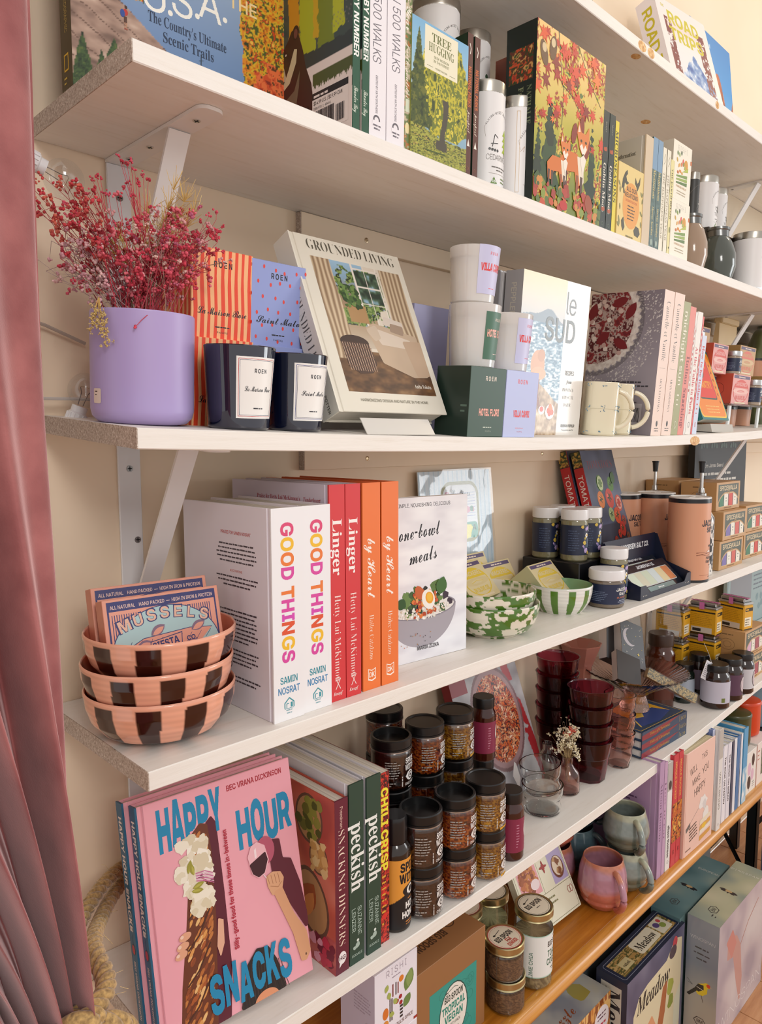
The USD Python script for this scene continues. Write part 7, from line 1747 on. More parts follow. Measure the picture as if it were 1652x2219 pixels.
def teatin(label, x, y, dz, rz=0):
    t = thing('yellow_tin', label, 'tin', 'E', x, y, dz=dz, rz=rz); w, d, h = .044, .082, .092
    put('body', MB().box(-w / 2, w / 2, 0, d, 0, .072, '#e2a81e', .003), PAPER, t)
    put('lid', MB().box(-w / 2 - .001, w / 2 + .001, -.001, d + .001, .072, .080, '#c4c4c2', .003).box(-w / 2 + .004, w / 2 - .004, .004, d - .004, .080, h - .001, '#b9b9b8', .003), METAL, t)
    M = MB(); Art(d, .072).rect(.012, .004, .058, .016, '#d9cfc0').bars(.016, .007, .05, 1, .01, '#2c2a28', .009).rect(.004, .062, .074, .004, '#2c2616').bars(.008, .055, .066, 7, .005, '#c08c14', .002).rect(.004, .001, .074, .0025, '#2c2616').to(M, ((-w / 2, d, 0), (0, -1, 0), (0, 0, 1)))
    Art(w, .072).rect(.006, .055, .034, .010, '#2c2616').bars(.009, .058, .028, 1, .01, '#e2a81e', .004).rect(.004, .012, .03, .026, '#f0e6cc').bars(.007, .03, .022, 3, .007, '#6a5a3c', .003).rect(.004, .002, .036, .003, '#2c2616').to(M, ((-w / 2, 0, 0), (1, 0, 0), (0, 0, 1)))
    Art(.014, d).rect(0, 0, .014, d, '#d878b4').bars(.003, .07, .008, 9, .008, '#a8407c', .004).to(M, ((-.007, 0, h - .0008), (1, 0, 0), (0, 1, 0)), .0004)
    Art(.014, .02).rect(0, 0, .014, .02, '#d878b4').to(M, ((-w / 2 - .0012, d / 2 + .007, .072), (0, -1, 0), (0, 0, 1)), .0006)
    put('label_print', M, PAPER, t); return t


y0 = teatin('yellow tin with silver lid and pink seal, on top of the kraft spice sets', 1.822, -.238, .151, -14)
for n, lb in ((0, 'lower'), (1, 'upper')):
    dup(y0, f'yellow silver-lidded tin behind the lone tin, {lb} of two stacked', 'E', 1.742, -.188, rz=0, dz=.055 + .0925 * n)
    dup(y0, f'yellow silver-lidded tin seen through the wine glass, {lb} of two stacked', 'E', 1.668, -.128, rz=0, dz=.055 + .0925 * n)
carton('tin_plinth', 'low dark carton lifting the stacked yellow tins', 'carton', 'E', 1.715, -.13, .12, .115, .0545, '#3c3028', part='block')
F = Art(.5, .28).bars(.04, .24, .16, 3, .014, '#57606a', .006).rect(.03, .08, .2, .12, '#8f9298').bars(.25, .24, .2, 8, .016, '#6a7480', .006).frame(.005, .005, .49, .27, .003, '#5f7f84')
for i in range(12): F.leaf(.3 + .03 * (i % 6), .06 + .05 * (i // 6), .03, '#7f9aa0', 40 * i, .4)
carton('teal_print_board', 'pale teal printed board standing behind the yellow tins at the right', 'board', 'E', 2.42, -.05, .5, .012, .30, '#9db2b4', {'front': F}, part='board', dz=0)

# ------------------------------------------------------------------ the wooden bench
F = Art(.09, .1155).text(.045, .100, .0105, 'RISHI', '#9a8f9a', 'n300', fit=.042, sp=1).bars(.025, .094, .04, 1, .004, '#a89aa6', .0018, 'c')
for i, (x, h) in enumerate(((.03, .045), (.036, .02), (.0425, .02), (.047, .018), (.034, .035))): F.rect(x, .028 + (.036 if i in (1, 2, 3) else 0), .0022, h, '#7a2a2c' if i % 2 else '#3a2c2c')
F.ell(.055, .084, .005, .005, '#e0812c').leaf(.064, .058, .034, '#6f8a4a', 65, .3).leaf(.07, .062, .028, '#8aa05c', 80, .25).leaf(.06, .034, .022, '#6f8a4a', 50, .35).ell(.022, .045, .006, .009, '#d9772c').ell(.022, .028, .006, .006, '#e0913c').ell(.046, .052, .0035, .0035, '#a8242c').ell(.053, .056, .0035, .0035, '#a8242c').ell(.054, .046, .0035, .0035, '#a8242c')
for i in range(4): F.rect(.052, .022 + i * .0055, .006, .0032, '#2c2626')
for i, x in enumerate((.022, .03, .046, .04)): F.leaf(x, .078 - i * .014, .012, '#a9b45c', 70 + 30 * i, .35)
F.text(.045, .013, .0052, 'CINNAMON TULSI SPICE', '#7a5a50', 'n500', fit=.07).bars(.02, .007, .05, 1, .004, '#9a8a86', .0018, 'c').rect(.082, .002, .008, .004, '#a8342c')
L = Art(.075, .1155).bars(.03, .07, .04, 6, .005, '#a59cb4', .002).rect(.055, .02, .008, .014, '#b9b2c4', .003)
r0 = carton('tea_carton', 'white tea carton with spice shapes under the lowest white shelf, upper of two', 'tea box', 'F', .372, -.256, .09, .075, .1155, '#eeeaf2', {'front': F, 'left': L}, dz=.1157, side='#c9c5dc', group=None)
dup(r0, 'white tea carton with spice shapes, hidden lower of two on the bench', 'F', .372, -.256)
F = Art(.172, .178)
F.rect(.03, .012, .118, .115, '#2f9a8e')
R = random.Random(4)
for i in range(22): F.line([(R.uniform(.035, .14), R.uniform(.016, .12)) for _ in range(1)] + [(x := R.uniform(.035, .14), y := R.uniform(.016, .12)), (x + .01, y + .012)][1:], .0008, '#1f7a70', .1) if False else F.ell(R.uniform(.04, .14), R.uniform(.02, .118), .008, .008, '#1f7a70', t=.0006, up=.1)
F.l += 1
F.ell(.089, .069, .036, .051, '#1f4f4a').ell(.089, .069, .034, .049, '#efeae0').text(.089, .092, .0115, 'BIG SPOON', '#3a4a44', 'n800', fit=.046).text(.089, .073, .0135, 'TROPICAL', '#1f8a78', 'n800', fit=.058).text(.089, .056, .0135, 'VEGAN', '#1f8a78', 'n800', fit=.046).text(.089, .046, .0055, 'VARIETY PACK', '#3a4a44', 'n500', fit=.034).bars(.07, .038, .038, 3, .005, '#3a4a44', .002, 'c').line([(.07, .108), (.09, .112), (.1, .108)], .001, '#3a4a44').ell(.072, .107, .003, .003, '#3a4a44', t=.0008)
T = Art(.172, .10).text(.075, .045, .015, 'BIG SPOON', '#4c3220', 'n800', fit=.07, rot=180).ell(.13, .05, .012, .012, '#4c3220', t=.002).bars(.02, .075, .03, 1, .01, '#5a3c28', .004).rect(0, .099, .172, .001, '#6a4428')
carton('gift_carton', 'brown kraft carton with a teal oval label on the bench', 'box', 'F', .506, -.252, .172, .10, .178, '#9a6b42', {'front': F, 'top': T}, part='carton')


def spoonjar(label, x, y, h, dz=0, ring='#cfc6a0', lidart='BIG SPOON', lidc='#3a3830', tone='#8c8458', body=None, lab=None, r=.0352):
    t = thing('spice_jar', label, 'jar', 'F', x, y, dz=dz); hb = h - .016
    L = [lin(c) for c in (body or ['#7a6a4a', '#94835c', '#6a5a3c', '#a8966c'])]

    def col(v):
        q = meshkit.noise(v * 420, 3); return np.array(L)[np.clip((q - .2) / .6 * 4, 0, 3.99).astype(int)]
    top_ = hb * (.72 if h > .1 else .86)
    put('contents', MB().add(lathe([(0, .002), (r * .9, .003)] + [(r * .95, z) for z in np.linspace(.006, top_, 24)] + [(0, top_)], 80), col, 40), SPECK, t)
    put('jar_glass', MB().add(lathe([(0, 0), (r * .93, 0), (r, .004), (r, hb * .86), (r * .9, hb), (r * .9, hb + .002)], 56), '#fff', 60), FILM, t)
    put('lid', MB().add(lathe([(0, h - .016), (r * .97, h - .016), (r * 1.0, h - .0145), (r * .97, h - .0125), (r * 1.0, h - .011), (r * 1.0, h - .001), (r * .95, h), (r * .88, h - .0012), (0, h - .0012)], 56), '#c9bd92', 35), METAL, t)
    A = Art(.066, .066); c = .033
    A.ell(c, c, .0305, .0305, lidc).ell(c, c, .029, .029, '#ded2bc').ell(c, c, .027, .027, lidc, t=.0005).text(c, c - .003, .011, 'BIG SPOON', '#33302a', 'n900', fit=.042).line([(c - .009, .047), (c + .006, .050)], .0012, '#33302a').ell(c - .012, .0465, .003, .002, '#33302a').bars(c - .011, c - .010, .022, 1, .004, '#5a544a', .0018, 'c')
    if 'FIJI' in lidart:
        A.text(c, .021, .008, 'FIJI', '#b5342c', 'n800', fit=.012).text(c, .0115, .008, 'GINGER', '#b5342c', 'n800', fit=.024)
    A.to(M := MB(), ((-.033, -.033, h - .0012), (1, 0, 0), (0, 1, 0)), .0003)
    if lab:
        B = Art(2 * math.pi * r * .9, hb * .62).paint(lambda u, v: np.where(((v < .003) | (v > hb * .62 - .003))[:, None], rgb('#8fc4ae'), rgb('#eef0ec')), .003); q = B.h; cc = B.w / 2
        B.text(cc, q * .70, .0105, 'BIG SPOON', '#3a3832', 'n800', fit=.042).text(cc, q * .46, .0125, 'TOASTED', '#3f6a54', 'n700', fit=.042).text(cc, q * .27, .0125, 'COCONUT', '#3f6a54', 'n700', fit=.046).bars(cc - .016, q * .16, .032, 2, .005, '#4a5a50', .002, 'c').text(cc - .05, q * .3, .007, 'LIME CHIA', '#6a8a7a', 'n600', rot=90).line([(cc - .006, q * .9), (cc + .008, q * .93)], .0012, '#3a3832')
        B.wrap(M, r, hb * .2, 24)
    put('label', M, PAPER, t); return t


spoonjar('tall gold-lidded jar with a white coconut label on the bench', .738, -.252, .146, lab=True)
spoonjar('small gold-lidded spice jar, bottom of the pair beside the kraft carton', .652, -.252, .062, body=['#5c4028', '#6f5034', '#4a3220', '#7d5c3c'])
spoonjar('small gold-lidded jar with a red-ringed lid, top of the pair beside the kraft carton', .650, -.250, .064, dz=.0622, lidart='FIJI', lidc='#c0524c', body=['#5c4028', '#6f5034', '#4a3220', '#7d5c3c'])
spoonjar('tall gold-lidded jar behind the pair of small jars', .716, -.168, .146, body=['#8a8a5c', '#a8a672', '#6f6c44', '#bdb98a'])
spoonjar('tall gold-lidded jar with a reddish lid rim, just behind the kraft carton', .64, -.165, .150, lidc='#a8544c')
BK = Art(.17, .20).frame(.004, .004, .162, .192, .0008, '#6f6a44').rect(.0, .158, .17, .0008, '#6f6a44').rect(0, .058, .17, .0008, '#6f6a44')
BK.rect(.012, .066, .062, .09, '#eaa6ac').rect(.116, .062, .048, .075, '#b9acd2').rect(.078, .058, .0006, .1, '#6f6a44')
BK.text(.122, .166, .027, 'BAKER', '#6b6a30', 's', fit=.078).text(.06, .170, .02, 'SCIENTIFIC', '#6b6a30', 's', fit=.06) if False else BK.text(.117, .146, .032, 'BAKER', '#66652c', 's', fit=.072)
BK.scatter(150, .018, .072, .068, .135, ['#a85a2c', '#c4703a', '#8c4420', '#d08848'], .003, .006, 3, where=lambda x, y: ((x - .043) / .026) ** 2 + ((y - .105) / .032) ** 2 < 1).ell(.058, .085, .014, .010, '#f2dfe0').ell(.14, .09, .019, .022, '#7a4a36').ell(.14, .092, .016, .019, '#e9d8c0').scatter(10, .128, .078, .152, .106, ['#c49a6c', '#e9dcc4', '#8c5a3c'], .004, .007, 5)
for a in range(8): BK.leaf(.096, .105, .013 if a % 2 == 0 else .007, '#a8342c', a * 45, .18)
BK.poly([(.004, .158), (.012, .158), (.008, .166)], '#a8342c').poly([(.1, .158), (.108, .158), (.104, .166)], '#a8342c').bars(.02, .045, .1, 2, .01, '#8a875c', .0035).bars(.02, .018, .12, 1, .01, '#6a6740', .004)
for x in (.15, .158): BK.ell(x, .04, .005, .007, '#a8544c', t=.001)
book('baking_deck', 'cream baking card book with pink and lilac photo panels on the bench', 'F', .809, -.207, .016, .17, .20, '#ece8cf', {'right': BK}, hard=False, out=True, lean=28, rz=-2)


def mug(label, x, y, dz, rz, c1, c2, c3, r=.0525, h=.098, inner=None, src=None):
    t = thing('stoneware_mug', label, 'mug', 'F', x, y, dz=dz, rz=rz)
    A, B, C3 = lin(c1), lin(c2), lin(c3)

    def col(v):
        z = v[:, 2] / h + .10 * (meshkit.fbm(v * 26 + x * 9, 3, 2) - .5) * 2; rr = np.hypot(v[:, 0], v[:, 1])
        g = np.clip((z - .42) / .12, 0, 1)[:, None]; e = np.clip((z - .86) / .06, 0, 1)[:, None]
        c = A * (1 - g) + B * g; c = c * (1 - e) + C3 * e
        return c * (.9 + .25 * (meshkit.noise(v * 170, 5)[:, None] - .5))
    pf = [(0, 0), (r * .52, 0), (r * .62, .003), (r * .9, .02)] + [(r * math.sin(a), .045 - .034 * math.cos(a) * 1.2) for a in np.linspace(1.15, 1.75, 8)] + [(r * .93, h * .75), (r * .82, h * .94), (r * .79, h), (r * .765, h + .001), (r * .74, h - .002), (r * .88, h * .7), (r * .93, .045), (r * .8, .018), (0, .012)]
    q = []
    for i in range(len(pf) - 1):
        for s in range(4): q.append(tuple(np.array(pf[i]) + (np.array(pf[i + 1]) - pf[i]) * s / 4))
    put('cup', MB().add(lathe(q + [pf[-1]], 90), col, 50), GLAZE, t)
    P = np.array([(0, -r * .80, h * .86), (0, -r * 1.12, h * .84), (0, -r * 1.42, h * .62), (0, -r * 1.42, h * .38), (0, -r * 1.15, h * .2), (0, -r * .93, h * .2)])
    d = np.linspace(0, 1, 6); dd = np.linspace(0, 1, 22)
    from scipy.interpolate import CubicSpline
    put('handle', MB().add(tube(CubicSpline(d, P)(dd), .0062 + .001 * np.sin(dd * 3.1), 10), lambda v: col(np.c_[v[:, 0], v[:, 1], v[:, 2] * 1.1]), 60), GLAZE, t)
    return t


PK, GN, BL = ('#c9705c', '#c08a9c', '#d08468'), ('#6f7464', '#8f9a94', '#b5b69c'), ('#3c4a50', '#5a727c', '#6a8288')
mug('rounded pink stoneware mug at the front of the bench', 1.03, -.232, 0, -28, *PK, h=.106)
mug('rounded pink stoneware mug at the back, bottom of two', 1.015, -.115, 0, -60, *PK)
mug('rounded pink stoneware mug at the back, top of two', 1.015, -.115, .0985, -60, *PK)
mug('sage green stoneware mug, bottom of two beside the lilac books', 1.128, -.235, 0, -18, *GN, r=.0505, h=.09)
mug('sage green stoneware mug, top of two beside the lilac books', 1.126, -.234, .0905, -36, *GN, r=.0505, h=.09)
mug('blue-grey stoneware mug at the back, bottom of two', 1.118, -.112, 0, 10, *BL)
mug('blue-grey stoneware mug at the back, top of two', 1.118, -.112, .0985, 20, *BL)
lf = Art(.19, .275).frame(.02, .02, .15, .22, .0012, '#d9c2d6', .01).bars(.04, .2, .1, 6, .008, '#6a4a6c', .004)
for i, (x, w, h, c, ti, tc, lb) in enumerate(((1.203, .021, .277, '#b795b9', 'Alison Roman', '#6a4a6c', 'lilac hardback whose back cover faces the green mugs'), (1.2235, .0145, .270, '#c4a0c0', 'How to eat', '#7a567a', 'slim lilac spine between the lilac hardback and the grey one'),
                                            (1.2475, .0245, .262, '#ebe9e6', 'alison thomson', '#26242a', 'white spine with a grey head band and bold black lettering'))):
    sp = Art(w, h); vt(sp, h * (.82 if i < 2 else .42), w * .42, ti, tc, 'n800' if i == 2 else 'sr', fit=h * (.5 if i < 2 else .3))
    if i == 2: sp.rect(0, h * .74, w, h * .26, '#b9b4ae').ell(w / 2, h * .79, w * .32, w * .45, '#3a3634'); sp.ell(w / 2, .02, .004, .004, '#8a8684', t=.0008)
    book('lilac_book' if i < 2 else 'grey_band_book', lb, 'F', x, -.278, w, .19, h, c, {'front': sp, **({'left': lf} if i == 0 else {})}, left=c)
for x, lb in ((1.2725, 'red cookbook with amber photo strip on its spine, left of two'), (1.2985, 'red cookbook with amber photo strip on its spine, right of two')):
    sp = Art(.024, .273).paint(lambda u, v: speck(u, v, 95, ['#3c1c10', '#e08a2c', '#c4602a', '#2a1410', '#edb050'], 4), .002, 0, .06, .024, .155); vt(sp, .255, .009, 'NICOLE RUCKER', '#e9a04c', 'n800', fit=.09); sp.text(.012, .03, .01, 'R', '#8c2028', 's')
    book('red_cookbook', lb, 'F', x, -.280, .024, .19, .273, '#cc3a44', {'front': sp}, group='red amber-strip cookbooks')
WT = Art(.165, .26).rect(0, 0, .0012, .26, '#d9a898')
for t_, x, y, s, q in (('THIS', .105, .222, .014, 8), ('WILL', .045, .202, .017, 10), ('YOU', .115, .185, .018, 14), ('MAKE', .062, .172, .016, 8), ('HAPPY', .085, .142, .020, 8)): WT.text(x, y, s, t_, '#3a342f', 'n300', rot=q, sx=.75)
WT.blob(.105, .108, .018, '#f0ece8', 11, .3, sx=1.2).blob(.115, .1, .012, '#dcd8d6', 9, .3).line([(.03, .075), (.08, .1)], .0012, '#b5a29a').poly([(.012, .07), (.035, .08), (.036, .07), (.014, .06)], '#6a6664').blob(.125, .072, .017, '#efece6', 9, .3)
for z, c in ((.015, '#dba24a'), (.03, '#f0e6d4'), (.042, '#e0ab52'), (.056, '#efe2c8')): WT.poly([(.09, z - .004), (.152, z + .002), (.154, z + .012), (.092, z + .008)], c, .002)
WT.ell(.115, .045, .012, .007, '#edc23c').bars(.03, .062, .05, 5, .008, '#5a4a42', .0035, rot=9).bars(.014, .012, .06, 1, .008, '#8a6a5c', .003)
book('happy_cookbook', 'pale pink book with loose hand-drawn lettering and a layered cake, facing out', 'F', 1.314, -.2855, .03, .165, .26, '#f0c9ba', {'right': WT}, out=True, rz=-1, pages='#d9c9a4', spine='#e9c0b0')
F = Art(.014, .27).paint(lambda u, v: np.where((v < .12)[:, None], speck(u, v, 60, ['#4a3a3c', '#7a5a58', '#c9c0c4', '#2c2428'], 2), ramp(v, [(.12, '#8fa0cc'), (.27, '#c4cce4')])), .003)
book('travel_book', 'slim photo-spined book between the pink book and the white wellness spine', 'F', 1.4895, -.280, .014, .19, .27, '#7484b4', {'front': F})
sp = Art(.024, .268).rect(0, .19, .024, .078, '#bdb8b0'); vt(sp, .155, .009, 'WELLBEING', '#8a867f', 'n500', fit=.10); sp.ell(.012, .015, .003, .003, '#9a968f', t=.0008)
book('wellness_book', 'white spine with a grey head band, right of the pink facing book', 'F', 1.511, -.292, .024, .19, .268, '#e6e3df', {'front': sp})
for i, (x, w, h, c, ti, tc, lb) in enumerate(((1.535, .018, .205, '#dcdce4', '', '#888', 'blank pale hardback beside the wellness spine'), (1.560, .024, .208, '#eceaf0', 'THE BOOK ON PASTRY', '#2c2c34', 'white spine with bold black capitals, left of two'), (1.589, .024, .206, '#e6e4ec', 'THE BOOK ON BREAD', '#4a4a54', 'white spine with grey capitals, right of two'),
                                            (1.612, .014, .204, '#3c4560', '', '#889', 'narrow navy spine among the white and blue ones'), (1.631, .017, .206, '#e9e9ee', '', '#889', 'narrow white spine right of the navy one'), (1.653, .019, .207, '#3f76ac', '', '#9bc', 'steel blue spine, left of two blue ones'),
                                            (1.675, .014, .207, '#e3e6ee', '', '#889', 'thin white spine between the blue ones'), (1.705, .030, .214, '#55a2cf', '', '#fff', 'sky blue spine with white clouds at its foot'))):
    sp = Art(w, h)
    if ti: vt(sp, h * .85, w * .36, ti, tc, 'n800', fit=h * .62)
    if i == 7: sp.paint(lambda u, v: np.where((v < .1)[:, None], ramp(nz(u, v, 40, 2), [(.35, '#8fc0dc'), (.6, '#eef2f4')]), rgb('#55a2cf')), .003)
    book('spine_out_book', lb, 'F', x, -.286, w, .18, h, c, {'front': sp}, hard=w > .015)
F = Art(.078, .122)
for x, y, rx, ry, c in ((.024, .072, .013, .019, '#e2bcd0'), (.048, .05, .012, .017, '#e2bcd0'), (.052, .092, .011, .018, '#3a2626'), (.024, .032, .013, .019, '#3a2626')): F.ell(x, y, rx, ry, c)
F.line([(.052, .07), (.052, .112)], .001, '#2c1c1c').line([(.024, .008), (.024, .05)], .001, '#2c1c1c').bars(.05, .025, .02, 3, .006, '#8a8a84', .002).rect(.0765, 0, .0015, .122, '#c0503c')
carton('treat_carton', 'white carton with pink and dark oval shapes at the bench’s right', 'box', 'F', 1.785, -.277, .078, .09, .122, '#f0ece4', {'front': F})
F = Art(.11, .126).rect(.035, .025, .07, .08, '#5d6650').paint(lambda u, v: speck(u, v, 160, ['#4f5844', '#6d765e', '#3f4638'], 2), .003, .035, .025, .105, .105).bars(.006, .1, .02, 3, .012, '#c0705c', .004).rect(0, 0, .0015, .126, '#c0503c')
carton('treat_carton', 'pink-topped white carton with a dark green panel at the right photo edge', 'box', 'F', 1.884, -.277, .11, .12, .126, '#f0e6de', {'front': F})


def canister(label, x, y, dz, r, h, c, loop=True):
    t = thing('lidded_canister', label, 'canister', 'F', x, y, dz=dz)
    put('body', MB().add(lathe([(0, 0), (r * .8, 0), (r * .95, .006), (r, .02), (r, h), (0, h)], 56), c, 40), PLASTIC, t)
    put('lid', MB().add(lathe([(0, h), (r * 1.03, h), (r * 1.03, h + .006), (r * .98, h + .009), (r * .5, h + .013), (0, h + .014)], 56), c, 40), PLASTIC, t)
    put('knob', MB().add(tube([(-.008, 0, h + .012), (-.008, 0, h + .024), (-.004, 0, h + .031), (.004, 0, h + .031), (.008, 0, h + .024), (.008, 0, h + .012)], .0042, 10), c, 60), PLASTIC, t)


canister('dark olive lidded canister standing on the oval-patterned carton', 1.795, -.22, .1222, .046, .088, '#45461f')
canister('bright orange lidded canister standing on the pink-topped carton', 1.892, -.212, .1262, .047, .094, '#d8451c')
canister('blue-grey lidded canister at the far right of the bench', 2.03, -.185, .11, .056, .12, '#6d8a99')
carton('storage_block', 'dark wooden block under the blue-grey canister', 'block', 'F', 2.03, -.25, .13, .13, .1098, '#30302e', part='block')

# ------------------------------------------------------------------ on the floor in front of and under the bench
def gameskin(kind):
    def fn(u, v):
        n = nz(u, v, 9, 3)
        if kind == 'top': return ramp(n, [(.3, '#8f9a90'), (.5, '#b9b697'), (.7, '#cfc7a8')])
        if kind == 'front': return ramp(n + .2 * (u - .15), [(.25, '#a79fae'), (.5, '#c9bfc6'), (.75, '#d9d4d6')])
        if kind == 'side': return ramp(v + .04 * n, [(0, '#b5ada0'), (.12, '#aca79c'), (.22, '#7f8a98'), (.32, '#98a0a8')])
        return ramp(n + .3 * (u - .15), [(.25, '#4f7276'), (.5, '#6f8f90'), (.75, '#9aa89a')])
    return fn


def finch(A, x, y, s, body='#e0c42c', wing='#2c2622', head='#d8442c'):
    P = lambda pts: [(x + a * s, y + b * s) for a, b in pts]
    A.poly(P([(-.1, .1), (.1, .5), (.45, .7), (.62, .5), (.6, .15), (.35, -.1), (.1, -.12)]), body, .03 * s).ell(x + .58 * s, y + .62 * s, .18 * s, .15 * s, body).ell(x + .66 * s, y + .64 * s, .11 * s, .11 * s, head).poly(P([(.74, .66), (.9, .60), (.74, .58)]), '#b5a08a').poly(P([(-.12, .1), (.1, .5), (.4, .55), (.42, .3), (.15, .05)]), wing, .02 * s).poly(P([(-.1, .15), (-.5, -.35), (-.36, -.42), (.05, .05)]), wing).line(P([(.05, .3), (.35, .25)]), .03 * s, '#e9e2d0').line(P([(.3, -.1), (.4, -.45)]), .03 * s, '#5a4a44').line(P([(-.5, .55), (-.2, .3), (-.45, .35)]), .02 * s, '#4a4a4a')
    return A


def flyer(A, x, y, s, c='#4a4440', rot=0):
    for a, w in ((0, .6), (20, .5), (170, .6), (150, .5), (90, .3)): A.leaf(x, y, s * w, c, a + rot, .22)
    return A.ell(x, y, s * .22, s * .12, '#c9a878', rot)


def hexlogo(A, x, y, s):
    A.geo(sg.Polygon([(x + s * math.cos(rad(a)) * 1.3, y + s * math.sin(rad(a))) for a in range(0, 360, 60)]).buffer(0).difference(sg.Polygon([(x + s * .85 * math.cos(rad(a)) * 1.32, y + s * .85 * math.sin(rad(a))) for a in range(0, 360, 60)])), '#4a4644')
    return A.text(x, y - s * .35, s * .75, 'BM', '#4a4644', 'n500', fit=s * 1.2)


w, d, h = .325, .078, .318
Fr = Art(w, h).paint(gameskin('front'), .006); Fr.poly([(.06, .26), (.12, .24), (.15, .2), (.17, .1), (.16, .03), (.13, .1), (.1, .19), (.06, .2)], '#c99a94', .004).poly([(.05, .25), (.09, .27), (.12, .22), (.09, .19)], '#d08a84', .003).line([(.15, .2), (.2, .24), (.27, .27)], .004, '#b58a84'); Fr.text(.165, .028, .028, 'WINGSPAN', '#e9e6e8', 'n200', fit=.29, rot=0)
To = Art(w, d).paint(gameskin('top'), .004); flyer(To, .165, .04, .04, rot=90); hexlogo(To, .06, .038, .013); To.bars(.03, .03, .012, 2, .008, '#4a4644', .003)
for i, ch in enumerate('WINGSPAN'): To.text(.275, .072 - i * .0092, .008, ch, '#ece8dc', 'n300', rot=-90)
Le = Art(d, h).paint(gameskin('side'), .004).text(d / 2, .262, .008, 'WINGSPAN', '#dfe2e4', 'n200', fit=.06).bars(.018, .24, .04, 3, .014, '#4a4a50', .004, 'c'); finch(Le, .028, .125, .045); hexlogo(Le, .04, .05, .012)
carton('bird_game_box', 'tall silvery board game box with painted birds on the floor, front one', 'game box', 'G', 1.5585, -.349, w, d, h, '#b9b4b0', {'front': Fr, 'top': To, 'left': Le}, mat=GLOSS)
To = Art(w, d).paint(gameskin('teal'), .004); flyer(To, .15, .04, .04, '#2c3438', 90); hexlogo(To, .06, .04, .012); To.text(.25, .03, .008, 'EUROPEAN', '#e4e2d4', 'n300', rot=-90)
carton('bird_game_box', 'teal board game box with a painted bird on its top, behind the silvery one', 'game box', 'G', 1.535, -.262, w, .075, .309, '#6f8f90', {'top': To}, mat=GLOSS, side='#5a7a80')
w, d, h = .298, .075, .30
Fr = Art(w, h).paint(lambda u, v: ramp(nz(u, v, 12, 3), [(.3, '#4a4a66'), (.55, '#6a6a84'), (.75, '#8a8a98')]), .006)
Fr.poly([(.03, .0), (.035, .2), (.06, .235), (.1, .245), (.2, .25), (.245, .285), (.285, .27), (.285, .0)], '#e2d8b4', .004).poly([(.07, 0), (.09, .13), (.13, .15), (.16, .1), (.16, 0)], '#e0a074', .004).poly([(.16, .1), (.185, .19), (.21, .2), (.2, .12), (.18, .06)], '#b0683c', .004).blob(.225, .17, .022, '#a8b04c', 9, .3, sx=.9).blob(.23, .13, .016, '#8c9a3c', 9, .3).poly([(.25, .12), (.285, .15), (.285, .05), (.25, .02)], '#d9dcc4').ell(.245, .275, .013, .015, '#c44a50').ell(.235, .255, .02, .016, '#5a4a50')
Fr.text(.135, .192, .042, 'Meadow', '#2c2a26', 'i', fit=.17)
To = Art(w, d).rect(0, 0, w, d, '#232c40').frame(.008, .008, w - .016, d - .016, .0012, '#8a93a4', .008).paint(lambda u, v: speck(u * .25, v * 1.3, 130, ['#8a6a3c', '#b08c50', '#5a5a30', '#c4a468', '#7a7a44'], 2), .002, .018, .014, .28, .061).rect(.115, .02, .1, .04, '#e4dcc0', .008).rect(.22, .018, .05, .042, '#d9d4bc', .004).text(.165, .028, .02, 'Meadow', '#26241f', 's', fit=.082, rot=0).rect(.04, .022, .04, .024, '#cfc08c').text(.06, .029, .008, 'rebel', '#3a3424', 'n700').ell(.235, .045, .010, .008, '#5a4a7a').ell(.25, .035, .010, .008, '#8a9a4a').ell(.255, .05, .006, .006, '#c44a50')
Le = Art(d, h).rect(0, 0, d, h, '#2c3044').rect(.012, .0, .05, .28, '#cfccbc'); Le.text(.024, .27, .035, 'Meadow', '#232026', 's', 'l', fit=.2, rot=-90)
carton('meadow_game_box', 'dark blue nature board game box on the floor, left of the silvery one', 'game box', 'G', 1.2335, -.270, w, d, h, '#2c3044', {'front': Fr, 'top': To, 'left': Le})
w, d, h = .30, .075, .275
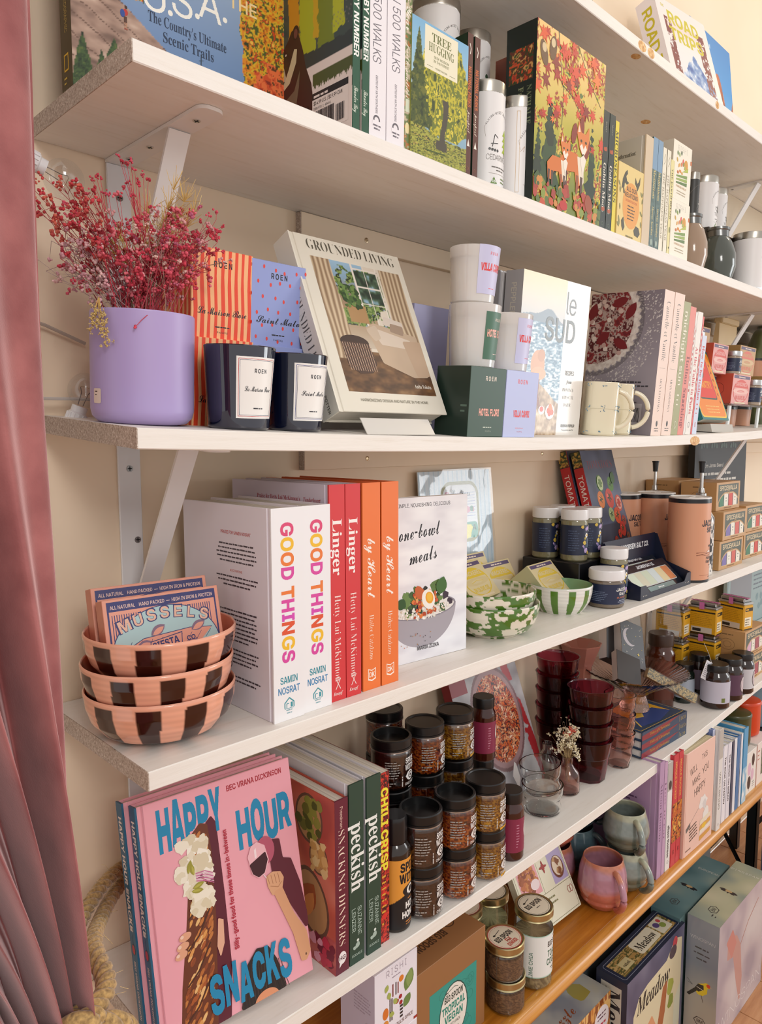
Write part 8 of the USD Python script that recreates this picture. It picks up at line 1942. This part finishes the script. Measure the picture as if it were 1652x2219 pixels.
Fr = Art(w, h).paint(lambda u, v: speck(u * .9, v * .25, 60, ['#c4762c', '#e0a050', '#8c4a1c', '#f0c47a', '#a85a24'], 3), .003).ell(.262, .222, .032, .036, '#efe9ee').bars(.24, .238, .044, 2, .009, '#6a4a5a', .004, 'c').bars(.24, .212, .044, 2, .010, '#c4304c', .006, 'c')
To = Art(w, d).paint(lambda u, v: ramp(nz(u, v, 16, 2), [(.3, '#8c9096'), (.55, '#b9bab0'), (.75, '#c9c290')]), .004).text(.14, .02, .024, 'Puzzle', '#8c4a2c', 'c', fit=.1).blob(.24, .045, .026, '#a89a4c', 10, .3)
carton('jigsaw_box', 'shrink-wrapped jigsaw box with orange tree trunks, leftmost on the floor', 'game box', 'G', .925, -.236, w, d, h, '#b9b6a8', {'front': Fr, 'top': To}, mat=GLOSS)
F = Art(.32, .47).bars(.03, .43, .2, 14, .03, '#a8acb8', .008)
carton('tall_print_case', 'tall pale case with faint lines at the right edge of the floor', 'case', 'G', 2.03, -.315, .36, .02, .44, '#c3c6d0', {'front': F}, side='#4a4c5a')
t = thing('metal_rack', 'black angle-iron rack standing under the right end of the bench', 'rack', 'G', 2.1, -.14)
for x, y in ((-.13, -.1), (.25, -.1), (-.13, .08), (.25, .08)): put('post', MB().box(x, x + .028, y, y + .003, 0, .46, '#141416', .0004).box(x, x + .003, y, y + .028, 0, .46, '#141416', .0004), PLASTIC, t)
for a, b in (((-.12, -.095, .1), (-.12, .09, .4)), ((-.12, -.095, .4), (-.12, .09, .1)), ((-.12, -.09, .3), (.25, -.09, .3)), ((-.12, .09, .2), (.25, .09, .2))): put('brace', MB().add(tube([a, np.mean([a, b], 0), b], .007, 6), '#141416'), PLASTIC, t)
carton('storage_bin', 'grey storage bin in the shade beneath the bench, behind the game boxes', 'bin', 'G', 1.68, -.15, .36, .13, .36, '#9aa5a8', mat=PLASTIC, part='bin', r=.004)
carton('storage_bin', 'dark storage bin far under the bench, left of the grey one', 'bin', 'G', 1.2, -.16, .5, .13, .33, '#5a6468', mat=PLASTIC, part='bin', r=.004)
